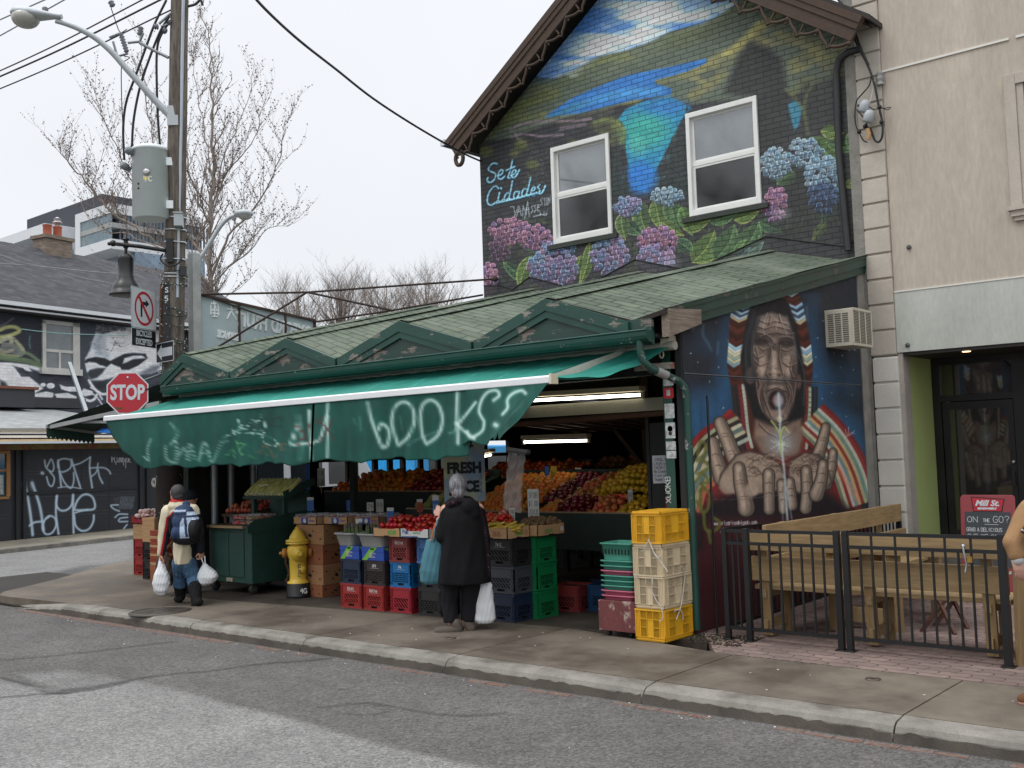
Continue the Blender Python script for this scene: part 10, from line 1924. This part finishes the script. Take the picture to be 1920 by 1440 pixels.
bag("plastic_bag","rounder white plastic bag swinging from the walking person's right hand",[(Mp(742,950),.02,.015),(Mp(750,985),.06,.05),(Mp(765,1030),.115,.08),(Mp(772,1070),.13,.09),(Mp(755,1120),.10,.08),(Mp(730,1150),.05,.04)],WPL2,lump=.007,ls=38,handles=(([Mp(748,960),Mp(744,880)],.009,None),([Mp(735,960),Mp(712,895)],.009,None)))
# --- companion in dark clothes, mostly hidden behind him
CPt=Vector(G(356,1112));dc_=float((np.array(CPt)-CP)@_fw);kc=FPX/dc_
def Cp(px,py,b=0.):return CPt+R3*((px-356)/kc)+FV*b+Vector((0,0,ZAT(CPt.x,CPt.y,py)))
CO=thing("person","person in a black coat and dark cap half hidden behind the backpack wearer","person",tuple(CPt));b_=MB();hc,hl,hs_=head(b_,Cp(362,934),FV,.95);chain(b_,[(Cp(362,945),.055),(Cp(360,965),.1),(Cp(358,1030),.12)]);chain(b_,[(Cp(352,1040),.08),(Cp(350,1075),.055),(Cp(350,1106),.04),(Cp(349,1108,.1),.03)]);chain(b_,[(Cp(366,1040),.08),(Cp(366,1075),.055),(Cp(366,1106),.04),(Cp(366,1108,.1),.03)]);chain(b_,[(Cp(343,968),.05),(Cp(338,1000),.04),(Cp(338,1030),.028)]);chain(b_,[(Cp(378,968),.05),(Cp(381,1000),.04),(Cp(380,1030),.028)]);hand(b_,Cp(338,1034),(0,0,-1),-R3,FV);hand(b_,Cp(380,1034),(0,0,-1),R3,FV);skin("body",b_,.008,SKN,CO,3);eyes(hc,hl,hs_,.95,CO)
b_=MB();blob(b_,Cp(361,929,-.005),(.095,.11,.08));skin("cap",b_,.009,CLO("navy_cap",'23262e'),CO,2);b_=MB()
torso(b_,[(Cp(360,py),w_,.15)for py,w_ in((1075,.22),(1040,.21),(1000,.19),(965,.17),(952,.1))])
chain(b_,[(Cp(345,968),.08),(Cp(339,1026),.06)]);chain(b_,[(Cp(377,968),.08),(Cp(380,1026),.06)]);skin("coat",b_,.012,BKC,CO,4,None,.007,14);b_=MB();chain(b_,[(Cp(352,1060),.09),(Cp(350,1106),.06),(Cp(350,1108,.1),.045)]);chain(b_,[(Cp(366,1060),.09),(Cp(366,1106),.06),(Cp(366,1108,.1),.045)]);skin("trousers",b_,.01,CLO("dark_brown_cloth",'2a211c'),CO,3)
bag("shoulder_bag","brown furry bag hanging between the walking person and the wooden pole",[(Cp(322,1030,-.3),.04,.04),(Cp(322,1045,-.3),.10,.07),(Cp(323,1070,-.3),.12,.08),(Cp(326,1092,-.3),.08,.06)],mat("brown_fur",H('4c3a2c'),.95,var=.5,sc=14,bump=1,bs=60),handles=(([Cp(320,1034,-.3),Cp(338,1000,-.1),Cp(345,972,0)],.012,None),))
# --- musician at the right edge of the frame
TP=Vector(G(2003,1318));dt_=float((np.array(TP)-CP)@_fw);kt=FPX/dt_
def Tp(px,py,b=0.):return TP+R3*((px-1958)/kt)+FV*b+Vector((0,0,ZAT(TP.x,TP.y,py)))
TM_=thing("person","person in a tan coat at the picture's edge, holding a small dark guitar","person",tuple(TP));b_=MB();hc,hl,hs_=head(b_,Tp(1955,893),-R3);chain(b_,[(Tp(1958,925),.055),(Tp(1960,985),.12),(Tp(1975,1080),.12)]);chain(b_,[(Tp(1965,1100),.085),(Tp(1950,1200),.058),(Tp(1912,1300),.042),(Tp(1873,1312),.034)]);chain(b_,[(Tp(1972,1100,.1),.085),(Tp(1985,1200,.1),.058),(Tp(2000,1300,.1),.042),(Tp(1985,1312,.1),.034)])
chain(b_,[(Tp(1905,950,-.05),.05),(Tp(1861,1015,-.08),.042),(Tp(1866,1040,-.1),.03)]);hand(b_,Tp(1868,1048,-.1),Vector((0,0,-1))+R3*.2,-FV,R3,.5,1.1);chain(b_,[(Tp(1975,950,.1),.05),(Tp(1960,1030,.15),.042),(Tp(1930,1010,.15),.03)]);hand(b_,Tp(1925,1008,.15),-R3,FV,(0,0,1),1.2);skin("body",b_,.0065,SKN2,TM_,3);eyes(hc,hl,hs_,1,TM_)
b_=MB();blob(b_,Tp(1960,885,.0),(.10,.09,.10));skin("hair",b_,.009,mat("dark_grey_hair",H('3c3a3c')),TM_,3);b_=MB()
torso(b_,[(Tp(1975,py),w_,.16)for py,w_ in((1110,.17),(1080,.18),(1040,.18),(980,.18),(950,.16),(935,.11))])
chain(b_,[(Tp(1905,955,-.05),.085),(Tp(1863,1012,-.08),.068),(Tp(1865,1034,-.1),.052)]);chain(b_,[(Tp(1978,955,.1),.085),(Tp(1962,1030,.15),.07),(Tp(1940,1014,.15),.055)]);skin("coat",b_,.010,CLO("tan_coat",'9c7a58'),TM_,4,None,.006,20);b_=MB();chain(b_,[(Tp(1865,1036,-.1),.045),(Tp(1866,1042,-.1),.043)]);skin("white_cuff",b_,.006,CLO("white_cotton",'c9c9c9'),TM_,1)
b_=MB();chain(b_,[(Tp(1970,1095),.11),(Tp(1952,1200),.08),(Tp(1916,1290),.06)]);chain(b_,[(Tp(1972,1110,.1),.10),(Tp(1985,1200,.1),.08),(Tp(1998,1290,.1),.065)]);skin("trousers",b_,.01,CLO("black_trousers",'1d1d20'),TM_,3)
for q in((1905,1873,0),(2002,1982,.1)):b_=MB();chain(b_,[(Tp(q[0],1300,q[2]),.045),(Tp(q[1],1309,q[2]),.036)]);skin("shoe",b_,.007,CLO("brown_shoe",'6a4a34'),TM_,2)
GU=thing("guitar","dark reddish guitar with a tuner headstock poking in at the picture's edge","guitar",tuple(Tp(1905,990,-.12)));b_=MB();b_.bar(Tp(1868,982,-.2),Tp(1893,1002,-.2),.07,.02,0,FV);b_.bar(Tp(1890,1000,-.2),Tp(1990,1050,-.22),.045,.02,0,FV);mk("neck",b_,mat("dark_guitar_wood",H('3a1c18'),.3),GU)
for u in((1866,988),(1875,1000),(1873,972),(1883,982)):b_=MB();b_.sph(Tp(u[0],u[1],-.2),.012,8,6);mk("tuning_peg",b_,mat("steel",H('b0b0b0')),GU)
b_=MB();blob(b_,Tp(2010,1068,-.22),(.2,.045,.16));skin("guitar_body",b_,.01,mat("dark_guitar_wood",H('3a1c18')),GU,2)
